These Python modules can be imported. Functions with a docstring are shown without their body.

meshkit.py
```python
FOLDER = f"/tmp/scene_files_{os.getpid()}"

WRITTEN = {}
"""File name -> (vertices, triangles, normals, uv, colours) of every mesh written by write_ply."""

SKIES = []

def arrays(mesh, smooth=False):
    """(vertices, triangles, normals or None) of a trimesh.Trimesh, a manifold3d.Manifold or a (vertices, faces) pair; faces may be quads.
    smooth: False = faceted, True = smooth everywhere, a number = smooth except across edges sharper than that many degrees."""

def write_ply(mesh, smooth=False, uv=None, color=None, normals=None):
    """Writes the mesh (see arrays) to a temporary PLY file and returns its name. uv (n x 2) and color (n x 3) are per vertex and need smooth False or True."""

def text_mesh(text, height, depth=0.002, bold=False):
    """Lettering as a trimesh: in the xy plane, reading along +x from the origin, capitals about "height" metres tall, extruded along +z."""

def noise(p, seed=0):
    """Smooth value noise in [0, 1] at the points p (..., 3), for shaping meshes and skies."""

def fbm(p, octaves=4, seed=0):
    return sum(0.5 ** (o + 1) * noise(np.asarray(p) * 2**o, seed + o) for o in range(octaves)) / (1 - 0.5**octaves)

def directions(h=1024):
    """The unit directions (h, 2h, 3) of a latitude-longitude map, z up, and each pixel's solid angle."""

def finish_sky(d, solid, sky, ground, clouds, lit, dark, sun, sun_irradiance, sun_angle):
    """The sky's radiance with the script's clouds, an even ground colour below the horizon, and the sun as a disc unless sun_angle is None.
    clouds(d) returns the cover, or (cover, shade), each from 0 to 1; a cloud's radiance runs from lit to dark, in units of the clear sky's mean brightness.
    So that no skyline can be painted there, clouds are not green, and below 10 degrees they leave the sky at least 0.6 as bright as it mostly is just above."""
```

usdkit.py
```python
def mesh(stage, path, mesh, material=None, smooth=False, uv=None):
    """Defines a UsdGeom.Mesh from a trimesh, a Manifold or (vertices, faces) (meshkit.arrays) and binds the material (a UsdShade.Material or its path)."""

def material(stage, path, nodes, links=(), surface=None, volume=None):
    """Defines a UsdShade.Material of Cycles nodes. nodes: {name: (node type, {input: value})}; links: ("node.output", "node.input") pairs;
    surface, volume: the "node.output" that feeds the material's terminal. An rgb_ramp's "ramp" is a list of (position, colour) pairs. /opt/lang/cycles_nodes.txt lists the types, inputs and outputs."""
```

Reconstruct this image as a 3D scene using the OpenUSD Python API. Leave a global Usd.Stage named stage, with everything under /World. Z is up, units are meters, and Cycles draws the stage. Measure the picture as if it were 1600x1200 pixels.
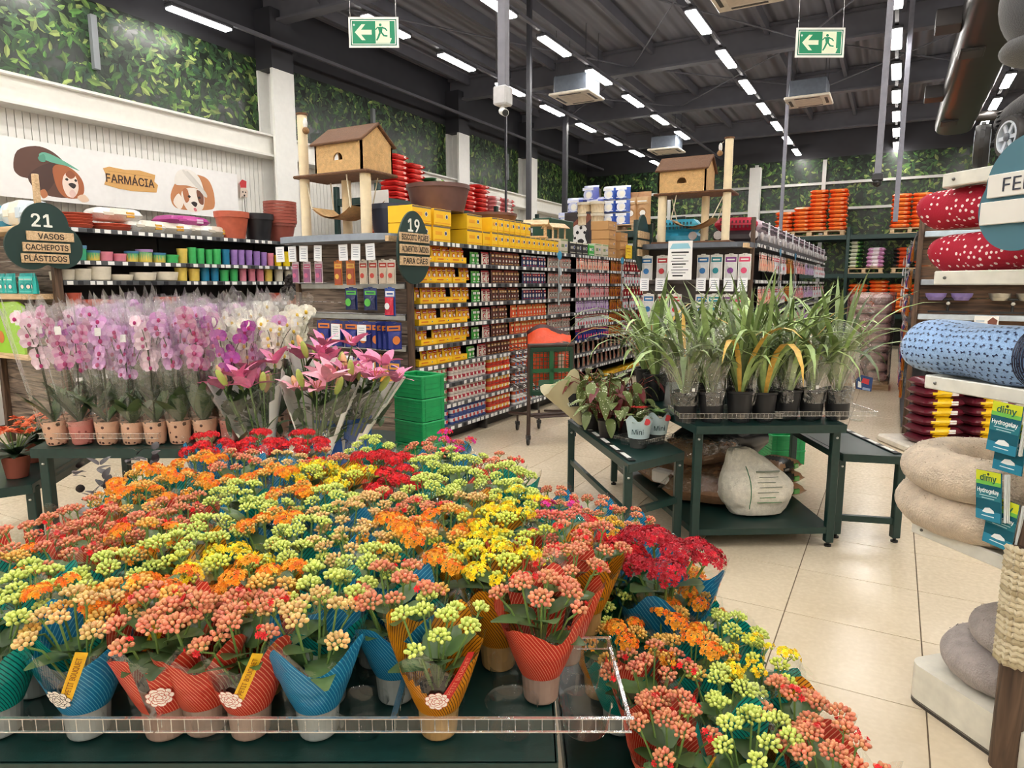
import math, random
import numpy as np
import trimesh, usdkit, meshkit
from pxr import Usd, UsdGeom, UsdShade, Sdf, Gf, Vt

stage = Usd.Stage.CreateInMemory()
UsdGeom.SetStageUpAxis(stage, 'Z'); UsdGeom.SetStageMetersPerUnit(stage, 1.0)
stage.SetDefaultPrim(UsdGeom.Xform.Define(stage, '/World').GetPrim())

# ---------------------------------------------------------------- camera, light, exposure
cam = UsdGeom.Camera.Define(stage, '/World/camera')
cam.AddTranslateOp().Set((0, 0, 1.65))
cam.AddRotateZOp().Set(29.249)                   # looks 29 degrees to the left of the aisles (+Y)
cam.AddRotateXOp().Set(90 - 8.372)               # and a little down
cam.CreateHorizontalApertureAttr(36.0); cam.CreateVerticalApertureAttr(27.0)
cam.CreateFocalLengthAttr(36.0 * 1060 / 1600)
cam.CreateClippingRangeAttr((0.05, 200.0))
cam.CreateExposureAttr(0.62)
LAMP_WATT = 34.0            # strength of the tubes' diffusers
LAMP_COLOUR = (1.0, 0.965, 0.91)
LAMP_Z = 5.2
# rows of tubes: (x, first y, number); 1.77 m apart, running on behind the camera
LAMP_ROWS = [(-8.5, -6.0, 8), (-6.47, -6.2, 16), (-4.76, -6.1, 14), (-2.62, -6.0, 16), (-0.25, -5.7, 16), (1.47, -5.9, 15), (3.6, -6.0, 12)]

R = random.Random(7)

# ---------------------------------------------------------------- helpers
def lin(c):
    c = np.asarray(c, float) / 255.0
    return np.where(c <= 0.04045, c / 12.92, ((c + 0.055) / 1.055) ** 2.4)

def rot(rx=0, ry=0, rz=0):
    a, b, c = map(math.radians, (rx, ry, rz))
    X = np.array([[1, 0, 0], [0, math.cos(a), -math.sin(a)], [0, math.sin(a), math.cos(a)]])
    Y = np.array([[math.cos(b), 0, math.sin(b)], [0, 1, 0], [-math.sin(b), 0, math.cos(b)]])
    Z = np.array([[math.cos(c), -math.sin(c), 0], [math.sin(c), math.cos(c), 0], [0, 0, 1]])
    return Z @ Y @ X

ICO = {n: trimesh.creation.icosphere(subdivisions=n) for n in (0, 1, 2, 3)}
_chm = {}
def chamfer(sx, sy, sz, b):
    key = (round(sx, 4), round(sy, 4), round(sz, 4), round(b, 4))
    if key not in _chm:
        h = np.array([sx, sy, sz]) / 2
        b = min(b, h.min() * 0.9)
        pts = []
        for s in np.ndindex(2, 2, 2):
            s = np.array(s) * 2 - 1
            for k in range(3):
                d = h - b; d[k] = h[k]
                pts.append(s * d)
        m = trimesh.convex.convex_hull(np.array(pts))
        _chm[key] = (np.array(m.vertices), np.array(m.faces))
    return _chm[key]

BOXV = np.array([[x, y, z] for x in (-.5, .5) for y in (-.5, .5) for z in (-.5, .5)])
BOXF = np.array([[0, 1, 3], [0, 3, 2], [4, 6, 7], [4, 7, 5], [0, 4, 5], [0, 5, 1], [2, 3, 7], [2, 7, 6], [0, 2, 6], [0, 6, 4], [1, 5, 7], [1, 7, 3]])

class B:
    """collects shapes, then becomes ONE mesh prim with a colour (primvar Cd) per vertex"""
    def __init__(s):
        s.V, s.F, s.C, s.A, s.n, s.UV = [], [], [], [], 0, []
    def add(s, v, f, col, ang=0, uv=None):
        v = np.asarray(v, float); f = np.asarray(f, int)
        if f.shape[1] == 4:
            f = np.vstack([f[:, [0, 1, 2]], f[:, [0, 2, 3]]])
        if callable(col):
            col = np.array([col(p) for p in v[f].mean(1)], float)
        col = np.asarray(col, float)
        if col.ndim == 1:
            col = np.tile(col, (len(f), 1))
        s.V.append(v); s.F.append(f + s.n); s.C.append(lin(col)); s.A.append(np.full(len(f), float(ang))); s.n += len(v)
        s.UV.append(np.zeros((len(v), 2)) if uv is None else np.asarray(uv, float))
        return s
    def box(s, c, size, col, rz=0, b=0, M=None):
        v, f = (BOXV * np.asarray(size, float), BOXF) if not b else chamfer(*size, b)
        m = rot(0, 0, rz) if M is None else M
        return s.add(v @ m.T + np.asarray(c, float), f, col)
    def bb(s, lo, hi, col, b=0):
        lo, hi = np.asarray(lo, float), np.asarray(hi, float)
        return s.box((lo + hi) / 2, hi - lo, col, b=b)
    def tube(s, pts, r, col, n=8, ang=50, cap=True):
        p = np.asarray(pts, float)
        r = np.broadcast_to(np.asarray(r, float), (len(p),))
        t = np.gradient(p, axis=0); t /= np.linalg.norm(t, axis=1, keepdims=True) + 1e-12
        ref = np.array([0, 0, 1.0]) if abs(t[:, 2]).mean() < .85 else np.array([1.0, 0, 0])
        a = np.cross(t, ref); a /= np.linalg.norm(a, axis=1, keepdims=True) + 1e-12
        bb = np.cross(t, a)
        th = np.arange(n) * 2 * np.pi / n
        v = (p[:, None] + r[:, None, None] * (np.cos(th)[None, :, None] * a[:, None] + np.sin(th)[None, :, None] * bb[:, None])).reshape(-1, 3)
        i, j = np.meshgrid(np.arange(len(p) - 1), np.arange(n), indexing='ij')
        q = np.stack([i * n + j, (i + 1) * n + j, (i + 1) * n + (j + 1) % n, i * n + (j + 1) % n], -1).reshape(-1, 4)
        f = np.vstack([q[:, [0, 1, 2]], q[:, [0, 2, 3]]])
        if cap:
            v = np.vstack([v, p[0], p[-1]]); k = len(v); j = np.arange(n); o = (len(p) - 1) * n
            f = np.vstack([f, np.stack([np.full(n, k - 2), j, (j + 1) % n], 1), np.stack([np.full(n, k - 1), o + (j + 1) % n, o + j], 1)])
        return s.add(v, f, col, ang)
    def cyl(s, c, r, h, col, n=20, r2=None, ang=40):
        c = np.asarray(c, float)
        return s.lathe([(0, 0), (r, 0), (r if r2 is None else r2, h), (0, h)], col, n, c, ang)
    def lathe(s, prof, col, n=20, c=(0, 0, 0), ang=40, M=None, sx=1, sy=1):
        p = np.asarray(prof, float); th = np.arange(n) * 2 * np.pi / n
        v = np.stack([p[:, 0:1] * np.cos(th) * sx, p[:, 0:1] * np.sin(th) * sy, np.repeat(p[:, 1:2], n, 1)], -1).reshape(-1, 3)
        i, j = np.meshgrid(np.arange(len(p) - 1), np.arange(n), indexing='ij')
        q = np.stack([i * n + j, i * n + (j + 1) % n, (i + 1) * n + (j + 1) % n, (i + 1) * n + j], -1).reshape(-1, 4)
        f = np.vstack([q[:, [0, 1, 2]], q[:, [0, 2, 3]]])
        ar = np.linalg.norm(np.cross(v[f[:, 1]] - v[f[:, 0]], v[f[:, 2]] - v[f[:, 0]]), axis=1)
        f = f[ar > 1e-12]
        if callable(col):
            col = np.array([col(x) for x in v[f].mean(1)], float)
        if M is not None:
            v = v @ np.asarray(M).T
        return s.add(v + np.asarray(c, float), f, col, ang)
    def sph(s, c, r, col, sub=1, sc=(1, 1, 1), M=None, ang=180):
        v = ICO[sub].vertices * r * np.asarray(sc, float)
        if M is not None:
            v = v @ M.T
        return s.add(v + np.asarray(c, float), ICO[sub].faces, col, ang)
    def grid(s, P, col, ang=60, uv=None, closed=False):
        P = np.asarray(P, float); a, b = P.shape[:2]
        i, j = np.meshgrid(np.arange(a - 1), np.arange(b if closed else b - 1), indexing='ij')
        j2 = (j + 1) % b
        q = np.stack([i * b + j, i * b + j2, (i + 1) * b + j2, (i + 1) * b + j], -1).reshape(-1, 4)
        return s.add(P.reshape(-1, 3), q, col, ang, None if uv is None else np.asarray(uv).reshape(-1, 2))
    def poly(s, pts, col, M=None, c=(0, 0, 0), t=0.0):
        """flat polygon drawn in its own xz plane (y = depth towards the viewer is -y), thickness t"""
        from shapely.geometry import Polygon
        g = Polygon(pts).buffer(0)
        for q in getattr(g, 'geoms', [g]):
            if q.area < 1e-9: continue
            if t > 0:
                m = trimesh.creation.extrude_polygon(q, t, engine='earcut'); v, f = np.array(m.vertices), np.array(m.faces)
            else:
                v, f = trimesh.creation.triangulate_polygon(q, engine='earcut'); v = np.c_[v, np.zeros(len(v))]
            v = np.c_[v[:, 0], -v[:, 2], v[:, 1]]
            s.add((v if M is None else v @ M.T) + np.asarray(c, float), f, col)
        return s
    def text(s, txt, h, col, M=None, c=(0, 0, 0), t=0.001, bold=False, center=True, sx=1.0):
        v, f = text_arr(txt, h, t, bold)
        v = v.copy()
        if center:
            v[:, 0] -= (v[:, 0].min() + v[:, 0].max()) / 2
        v[:, 0] *= sx
        v = np.c_[v[:, 0], -v[:, 2], v[:, 1]]
        return s.add((v if M is None else v @ M.T) + np.asarray(c, float), f, col)
    def move(s, M=None, c=(0, 0, 0)):
        for k in range(len(s.V)):
            s.V[k] = (s.V[k] if M is None else s.V[k] @ np.asarray(M).T) + np.asarray(c, float)
        return s
    def emit(s, parent, name, mat, uv=False, path=None):
        v, f, col, ang = np.vstack(s.V), np.vstack(s.F), np.vstack(s.C), np.concatenate(s.A)
        e1, e2 = v[f[:, 1]] - v[f[:, 0]], v[f[:, 2]] - v[f[:, 0]]
        fn = np.cross(e1, e2); ln = np.linalg.norm(fn, axis=1, keepdims=True); un = fn / np.maximum(ln, 1e-20)
        cv = f.ravel(); cf = np.repeat(np.arange(len(f)), 3)
        order = np.argsort(cv, kind='stable'); sv = cv[order]; cnt = np.bincount(cv, minlength=len(v)); start = np.cumsum(cnt) - cnt
        k = cnt[sv]; rep = np.repeat(np.arange(len(sv)), k)
        off = np.arange(len(rep)) - np.repeat(np.cumsum(k) - k, k)
        other = cf[order][start[sv[rep]] + off]; mine = cf[order][rep]
        ok = (un[other] * un[mine]).sum(1) >= np.cos(np.radians(ang[mine])) - 1e-4
        cn = np.zeros((len(sv), 3))
        w = fn[other] * ok[:, None]
        for d in range(3):
            cn[:, d] = np.bincount(rep, weights=w[:, d], minlength=len(sv))
        l2 = np.linalg.norm(cn, axis=1, keepdims=True)
        cn = np.where(l2 > 1e-20, cn / np.maximum(l2, 1e-20), un[cf[order]])
        corner_n = np.zeros_like(cn); corner_n[order] = cn
        cc = col[cf]
        key = np.c_[cv, np.round(corner_n * 500), np.round(cc * 2000)].astype(np.int64)
        _, first, inv = np.unique(key, axis=0, return_index=True, return_inverse=True)
        inv = np.asarray(inv).ravel()
        path = path or child(parent, name)
        m = UsdGeom.Mesh.Define(stage, path)
        m.CreatePointsAttr(Vt.Vec3fArray.FromNumpy(v[cv[first]].astype(np.float32)))
        m.CreateFaceVertexCountsAttr(Vt.IntArray.FromNumpy(np.full(len(f), 3, np.int32)))
        m.CreateFaceVertexIndicesAttr(Vt.IntArray.FromNumpy(inv.astype(np.int32)))
        m.CreateSubdivisionSchemeAttr('none')
        m.CreateNormalsAttr(Vt.Vec3fArray.FromNumpy(corner_n[first].astype(np.float32))); m.SetNormalsInterpolation('vertex')
        pv = UsdGeom.PrimvarsAPI(m)
        pv.CreatePrimvar('Cd', Sdf.ValueTypeNames.Color3fArray, 'vertex').Set(Vt.Vec3fArray.FromNumpy(cc[first].astype(np.float32)))
        if uv:
            pv.CreatePrimvar('st', Sdf.ValueTypeNames.TexCoord2fArray, 'vertex').Set(Vt.Vec2fArray.FromNumpy(np.vstack(s.UV)[cv[first]].astype(np.float32)))
        UsdShade.MaterialBindingAPI.Apply(m.GetPrim()).Bind(MAT[mat])
        return str(path)

_txt = {}
def text_arr(txt, h, t, bold):
    key = (txt, bold)
    if key not in _txt:
        m = meshkit.text_mesh(txt, 1.0, 1.0, bold)
        _txt[key] = (np.array(m.vertices), np.array(m.faces))
    v, f = _txt[key]
    return v * np.array([h, h, t]), f

_used = {}
def child(parent, name):
    k = (parent, name); n = _used.get(k, 0); _used[k] = n + 1
    return f'{parent}/{name}' if n == 0 else f'{parent}/{name}_{n:03d}'

def data(p, label=None, cat=None, group=None, kind=None):
    p = stage.GetPrimAtPath(p)
    for k, v in (('label', label), ('category', cat), ('group', group), ('kind', kind)):
        if v: p.SetCustomDataByKey(k, v)

def put(path, loc=(0, 0, 0), rz=0, sc=None, rx=0, ry=0):
    x = UsdGeom.Xformable(stage.GetPrimAtPath(path))
    x.AddTranslateOp().Set(Gf.Vec3d(*map(float, loc)))
    if rx or ry: x.AddRotateXYZOp().Set((float(rx), float(ry), float(rz)))
    elif rz: x.AddRotateZOp().Set(float(rz))
    if sc is not None: x.AddScaleOp().Set(Gf.Vec3f(*(sc if hasattr(sc, '__len__') else (sc, sc, sc))))

def thing(name, label, cat, group=None, loc=(0, 0, 0), rz=0, kind=None, rx=0, ry=0):
    path = child('/World', name)
    UsdGeom.Xform.Define(stage, path); put(path, loc, rz, None, rx, ry)
    data(path, label, cat, group, kind)
    return path

def solo(b, name, mat, label, cat, group=None, loc=(0, 0, 0), rz=0, kind=None, sc=None, uv=False, rx=0, ry=0):
    path = b.emit('/World', name, mat, uv)
    put(path, loc, rz, sc, rx, ry); data(path, label, cat, group, kind)
    return path

def struct(b, name, mat, parent='/World', kind='structure', label=None, loc=(0, 0, 0)):
    path = b.emit(parent, name, mat)
    if parent == '/World':
        put(path, loc); data(path, label, None, None, kind)
    return path

_kinds = {}
def kind(key, build):
    """a class prim holding one kind of thing with its parts; copies reference it"""
    if key not in _kinds:
        path = '/World/kind_' + key
        stage.CreateClassPrim(path); p = stage.GetPrimAtPath(path); p.SetTypeName('Xform')
        build(path); _kinds[key] = path
    return _kinds[key]

def copy(key, name, label, cat, group=None, loc=(0, 0, 0), rz=0, sc=None, rx=0, ry=0):
    path = child('/World', name)
    x = UsdGeom.Xform.Define(stage, path)
    x.GetPrim().GetReferences().AddInternalReference(_kinds[key]); x.GetPrim().SetInstanceable(True)
    put(path, loc, rz, sc, rx, ry); data(path, label, cat, group)
    return path

# ---------------------------------------------------------------- materials (procedural; colour from the mesh's own Cd where several are needed)
MAT = {}
def mat(name, nodes, links, surface='p.BSDF', **k):
    MAT[name] = usdkit.material(stage, '/World/Looks/' + name, nodes, links, surface=surface, **k)

def cd_mat(name, rough, scale=14, lo=.86, hi=1.06, bump=0, bscale=60, **p):
    nodes = {'a': ('attribute', {'attribute': 'Cd'}), 'tc': ('texture_coordinate', {}),
             'n': ('noise_texture', {'scale': scale, 'detail': 4.0}),
             'r': ('map_range', {'from_min': .3, 'from_max': .7, 'to_min': lo, 'to_max': hi, 'clamp': True}),
             'm': ('vector_math', {'math_type': 'scale'}),
             'p': ('principled_bsdf', {'roughness': rough, **p})}
    links = [('tc.object', 'n.vector'), ('n.fac', 'r.value'), ('a.vector', 'm.vector1'), ('r.result', 'm.scale'), ('m.vector', 'p.base_color')]
    if bump:
        nodes['bn'] = ('noise_texture', {'scale': bscale, 'detail': 3.0}); nodes['b'] = ('bump', {'strength': bump, 'distance': .01})
        links += [('tc.object', 'bn.vector'), ('bn.fac', 'b.height'), ('b.normal', 'p.normal')]
    mat(name, nodes, links)

cd_mat('matte', .75)
cd_mat('satin', .42)
cd_mat('gloss', .18, lo=.93, hi=1.03)
cd_mat('print', .5, lo=.97, hi=1.02)
cd_mat('foil', .24, lo=.92, hi=1.04, bump=.35, bscale=45)
cd_mat('cloth', .9, lo=.92, hi=1.04, bump=.25, bscale=220, sheen_weight=.3)
cd_mat('fur', .95, scale=22, lo=.82, hi=1.08, bump=.9, bscale=130, sheen_weight=.12)
cd_mat('clay', .8, scale=9, bump=.1)
cd_mat('steel', .35, metallic=.9)
cd_mat('leaf', .38, scale=30, lo=.75, hi=1.15)
cd_mat('petal', .6, scale=60, lo=.9, hi=1.08, subsurface_weight=0)
cd_mat('powder', .36, scale=50, lo=.85, hi=1.1, bump=.04, bscale=300)
cd_mat('sacking', .85, scale=40, bump=.5, bscale=160)

def flat(name, col, rough=.5, **p):
    mat(name, {'tc': ('texture_coordinate', {}), 'n': ('noise_texture', {'scale': 6.0, 'detail': 4.0}),
               'r': ('rgb_ramp', {'ramp': [(.3, lin(col) * .9), (.7, lin(col) * 1.06)]}),
               'p': ('principled_bsdf', {'roughness': rough, **p})},
        [('tc.object', 'n.vector'), ('n.fac', 'r.fac'), ('r.color', 'p.base_color')])

# wood: stretched noise along the object's x or z
def wood(name, c1, c2, rough=.6, axis=0, fine=9):
    s = [fine, fine, fine]; s[axis] = .8
    mat(name, {'tc': ('geometry', {}), 'mp': ('mapping', {'scale': tuple(s)}), 'n': ('noise_texture', {'scale': 3.0, 'detail': 6.0, 'distortion': 1.2}),
               'r': ('rgb_ramp', {'ramp': [(.32, lin(c1)), (.5, (lin(c1) + lin(c2)) / 2), (.66, lin(c2))]}), 'b': ('bump', {'strength': .2, 'distance': .01}),
               'p': ('principled_bsdf', {'roughness': rough})},
        [('tc.position', 'mp.vector'), ('mp.vector', 'n.vector'), ('n.fac', 'r.fac'), ('r.color', 'p.base_color'), ('n.fac', 'b.height'), ('b.normal', 'p.normal')])
wood('wood_grey', (62, 52, 46), (150, 132, 118), axis=0)
wood('wood_brown', (52, 34, 22), (112, 80, 54), axis=0)
wood('wood_post', (58, 42, 32), (104, 80, 62), axis=2)
wood('wood_pale', (186, 152, 112), (226, 196, 156), axis=0, fine=14)
wood('floor_far', (219, 200, 168), (228, 211, 182), rough=.16)

mat('tile', {'g': ('geometry', {}), 'n': ('noise_texture', {'scale': 1.6, 'detail': 5.0}), 'o': ('object_info', {}),
             'r': ('rgb_ramp', {'ramp': [(.3, lin((208, 191, 163))), (.7, lin((220, 205, 180)))]}),
             'n2': ('noise_texture', {'scale': 40.0, 'detail': 3.0}), 'rr': ('map_range', {'from_min': .3, 'from_max': .7, 'to_min': .18, 'to_max': .3}),
             'p': ('principled_bsdf', {'specular_ior_level': .45})},
    [('g.position', 'n.vector'), ('n.fac', 'r.fac'), ('r.color', 'p.base_color'), ('g.position', 'n2.vector'), ('n2.fac', 'rr.value'), ('rr.result', 'p.roughness')])
flat('grout', (120, 104, 86), .9)
flat('white_paint', (236, 233, 226), .5)
flat('white_shelf', (226, 224, 214), .4)
flat('dark_paint', (46, 46, 52), .6)
flat('roof_steel', (94, 94, 102), .6)
flat('ceiling_dark', (50, 50, 57), .75)
flat('table_green', (18, 50, 46), .32)
flat('shelf_grey', (96, 96, 98), .4, metallic=.2)
flat('shelf_dark', (46, 44, 46), .45)
flat('black_plastic', (24, 24, 26), .35)
flat('duct', (62, 58, 56), .32, metallic=.5)
mat('ribbed_ceiling', {'g': ('geometry', {}), 's': ('separate_xyz', {}), 'mu': ('math', {'math_type': 'multiply', 'value2': 26.0}), 'si': ('math', {'math_type': 'sine'}),
                       'b': ('bump', {'strength': .9, 'distance': .03}), 'p': ('principled_bsdf', {'base_color': tuple(lin((118, 118, 126))), 'roughness': .6})},
    [('g.position', 's.vector'), ('s.x', 'mu.value1'), ('mu.value', 'si.value1'), ('si.value', 'b.height'), ('b.normal', 'p.normal')])
mat('leaf_backing', {'g': ('geometry', {}), 'n': ('noise_texture', {'scale': 9.0, 'detail': 5.0}), 'r': ('rgb_ramp', {'ramp': [(.35, lin((10, 15, 11))), (.7, lin((28, 42, 26)))]}),
                     'p': ('principled_bsdf', {'roughness': .3})}, [('g.position', 'n.vector'), ('n.fac', 'r.fac'), ('r.color', 'p.base_color')])
cd_mat('leaf_print', .42, lo=.8, hi=1.1)
mat('lamp_glow', {'e': ('emission', {'color': LAMP_COLOUR, 'strength': LAMP_WATT})}, [], surface='e.emission')

# clear film: mostly see-through, shiny where it is crinkled
def film(name, tint, gl=.10, bscale=22, bstr=.8, rough=.06, extra=0.06):
    mat(name, {'tc': ('texture_coordinate', {}), 'n': ('noise_texture', {'scale': bscale, 'detail': 3.0, 'distortion': .8}), 'b': ('bump', {'strength': bstr, 'distance': .02}),
               'ge': ('geometry', {}), 'd': ('vector_math', {'math_type': 'dot_product'}), 'ab': ('math', {'math_type': 'absolute'}), 'iv': ('math', {'math_type': 'subtract', 'value1': 1.0}), 'f': ('math', {'math_type': 'power', 'value2': 4.0}),
               'a': ('math', {'math_type': 'multiply_add', 'value2': .85, 'value3': extra + .05, 'use_clamp': True}),
               't': ('transparent_bsdf', {'color': tint}), 'g': ('glossy_bsdf', {'roughness': rough, 'color': (1, 1, 1)}), 'm': ('mix_closure', {})},
        [('tc.object', 'n.vector'), ('n.fac', 'b.height'), ('b.normal', 'd.vector1'), ('ge.incoming', 'd.vector2'), ('d.value', 'ab.value1'), ('ab.value', 'iv.value2'), ('iv.value', 'f.value1'), ('b.normal', 'g.normal'), ('f.value', 'a.value1'), ('a.value', 'm.fac'), ('t.BSDF', 'm.closure1'), ('g.BSDF', 'm.closure2')], surface='m.closure')
film('film_clear', (.97, .98, .97), bstr=.35, extra=.04)
film('film_orchid', (.975, .98, .985), bscale=14, bstr=.7, extra=.045, rough=.1)
film('film_crinkle', (.96, .97, .96), bscale=26, bstr=1.0, extra=.12, rough=.09)
film('tray_clear', (.95, .96, .96), bscale=18, bstr=.02, extra=.01, rough=.05)
film('film_rim', (.97, .98, 1.0), bscale=30, bstr=.8, extra=.11, rough=.25)
film('film_edge', (.97, .98, 1.0), bscale=30, bstr=.3, extra=.45, rough=.2)
cd_mat('cup_clear', .22, lo=.8, hi=1.1)

def sleeve(name, base, line, scale=140.0, thin=.78):
    mat(name, {'u': ('uvmap', {'attribute': 'st'}), 's': ('separate_xyz', {}), 'k': ('math', {'math_type': 'multiply_add', 'value2': .62}), 'w': ('math', {'math_type': 'multiply', 'value2': scale}),
               'fr': ('math', {'math_type': 'fraction'}), 'gt': ('math', {'math_type': 'greater_than', 'value2': thin}),
               'mx': ('mix', {'color1': tuple(lin(base)), 'color2': tuple(lin(line))}), 'tc': ('texture_coordinate', {}),
               'n': ('noise_texture', {'scale': 18.0, 'detail': 3.0}), 'b': ('bump', {'strength': .45, 'distance': .02}),
               'p': ('principled_bsdf', {'roughness': .28}), 'tr': ('translucent_bsdf', {}), 'm': ('mix_closure', {'fac': .25})},
        [('u.UV', 's.vector'), ('s.y', 'k.value1'), ('s.x', 'k.value3'), ('k.value', 'w.value1'), ('w.value', 'fr.value1'), ('fr.value', 'gt.value1'), ('gt.value', 'mx.fac'),
         ('mx.color', 'p.base_color'), ('mx.color', 'tr.color'), ('tc.object', 'n.vector'), ('n.fac', 'b.height'), ('b.normal', 'p.normal'), ('p.BSDF', 'm.closure1'), ('tr.BSDF', 'm.closure2')], surface='m.closure')
sleeve('sleeve_teal', (22, 158, 146), (12, 72, 74), thin=.72)
sleeve('sleeve_blue', (20, 118, 168), (92, 176, 206))
sleeve('sleeve_red', (206, 58, 42), (240, 160, 128))
sleeve('sleeve_amber', (214, 140, 26), (110, 66, 16), thin=.7)
sleeve('sleeve_green', (20, 110, 72), (16, 86, 58))

def spots(name, base, dot, scale, size, rough=.85, extra=None):
    mat(name, {'tc': ('texture_coordinate', {}), 'v': ('voronoi_texture', {'scale': scale, 'randomness': .55}), 'l': ('math', {'math_type': 'less_than', 'value2': size}),
               'mx': ('mix', {'color1': tuple(lin(base)), 'color2': tuple(lin(dot))}), 'n': ('noise_texture', {'scale': 160.0}), 'b': ('bump', {'strength': .3, 'distance': .005}), 'p': ('principled_bsdf', {'roughness': rough})},
        [('tc.object', 'v.vector'), ('v.distance', 'l.value1'), ('l.value', 'mx.fac'), ('mx.color', 'p.base_color'), ('tc.object', 'n.vector'), ('n.fac', 'b.height'), ('b.normal', 'p.normal')])
spots('red_dotted', (172, 18, 48), (246, 226, 226), 46.0, .29)
spots('pot_heart', (214, 168, 140), (70, 34, 26), 34.0, .26, .5)
spots('pot_pink', (196, 122, 112), (130, 60, 56), 30.0, .2, .5)
spots('begonia', (112, 126, 72), (224, 226, 200), 60.0, .22, .35)

# ---------------------------------------------------------------- the hall
TS, TX, TY = .6, -.378, 3.519
t = B().bb((-9.1, -7, -.12), (5.5, 21.4, -.006), (120, 104, 86)); floor = struct(t, 'floor', 'grout')
def tiles(x0, x1, y0, y1):
    for i in range(x0, x1):
        for j in range(y0, y1):
            cx, cy = TX + TS * (i + .5), TY + TS * (j + .5)
            vis = 0 <= cy < 12.4 and -6.2 < cx < 2.5 and cx > -4.1 - .0 * cy and cx < .9 + .08 * cy and (cx > -.62 * cy - 1.2)
            if vis: yield cx, cy
spot = sorted(tiles(-16, 10, -8, 16), key=lambda p: math.hypot(*p))[:290]
done = set()
for cx, cy in spot:
    done.add((round((cx - TX) / TS - .5), round((cy - TY) / TS - .5)))
    B().box((cx, cy, -.003), (TS - .005, TS - .005, .006), (220, 202, 172), b=.0012).emit(floor, 'tile', 'tile')
rest = B()
for i in range(-15, 10):
    for j in range(-18, 30):
        cx, cy = TX + TS * (i + .5), TY + TS * (j + .5)
        if (i, j) not in done and -9.1 < cx - .3 and cx + .3 < 5.5 and -7 < cy - .3 and cy + .3 < 21.4:
            rest.box((cx, cy, -.003), (TS - .005, TS - .005, .006), (220, 202, 172))
p = rest.emit(floor, 'far_tiles', 'tile'); data(p, kind='stuff')

WX, WB = -9.1, 21.3
struct(B().bb((-9.3, -7, 6.2), (5.7, 21.5, 6.3), (40, 40, 46)), 'ceiling', 'ribbed_ceiling')
# left wall: white ribbed cladding below the beam, leaf print, dark paint above
wl = struct(B().bb((WX - .2, -7, 4.0), (WX, 21.5, 5.18), (20, 30, 20)), 'wall_left', 'leaf_backing')
b = B()
y = -7.0
while y < 21.3:
    b.bb((WX - .06, y, 0), (WX, y + .077, 4.0), (232, 230, 224)); b.bb((WX - .08, y + .077, 0), (WX - .02, y + .085, 4.0), (120, 118, 116)); y += .085
b.emit(wl, 'ribbed_cladding', 'print')
B().bb((WX - .2, -7, 5.18), (WX, 21.5, 6.2), (34, 34, 40)).emit(wl, 'dark_upper_wall', 'dark_paint')
wb = struct(B().bb((-9.3, WB, 0), (5.7, WB + .2, 5.12), (20, 30, 20)), 'wall_back', 'leaf_backing')
B().bb((-9.3, WB, 5.12), (5.7, WB + .2, 6.2), (34, 34, 40)).emit(wb, 'dark_upper_wall', 'dark_paint')
struct(B().bb((5.5, -7, 0), (5.7, 21.5, 6.2), (225, 222, 214)), 'wall_right', 'white_paint')
struct(B().bb((-9.3, -7.2, 0), (5.7, -7, 6.2), (225, 222, 214)), 'wall_front', 'white_paint')

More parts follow.
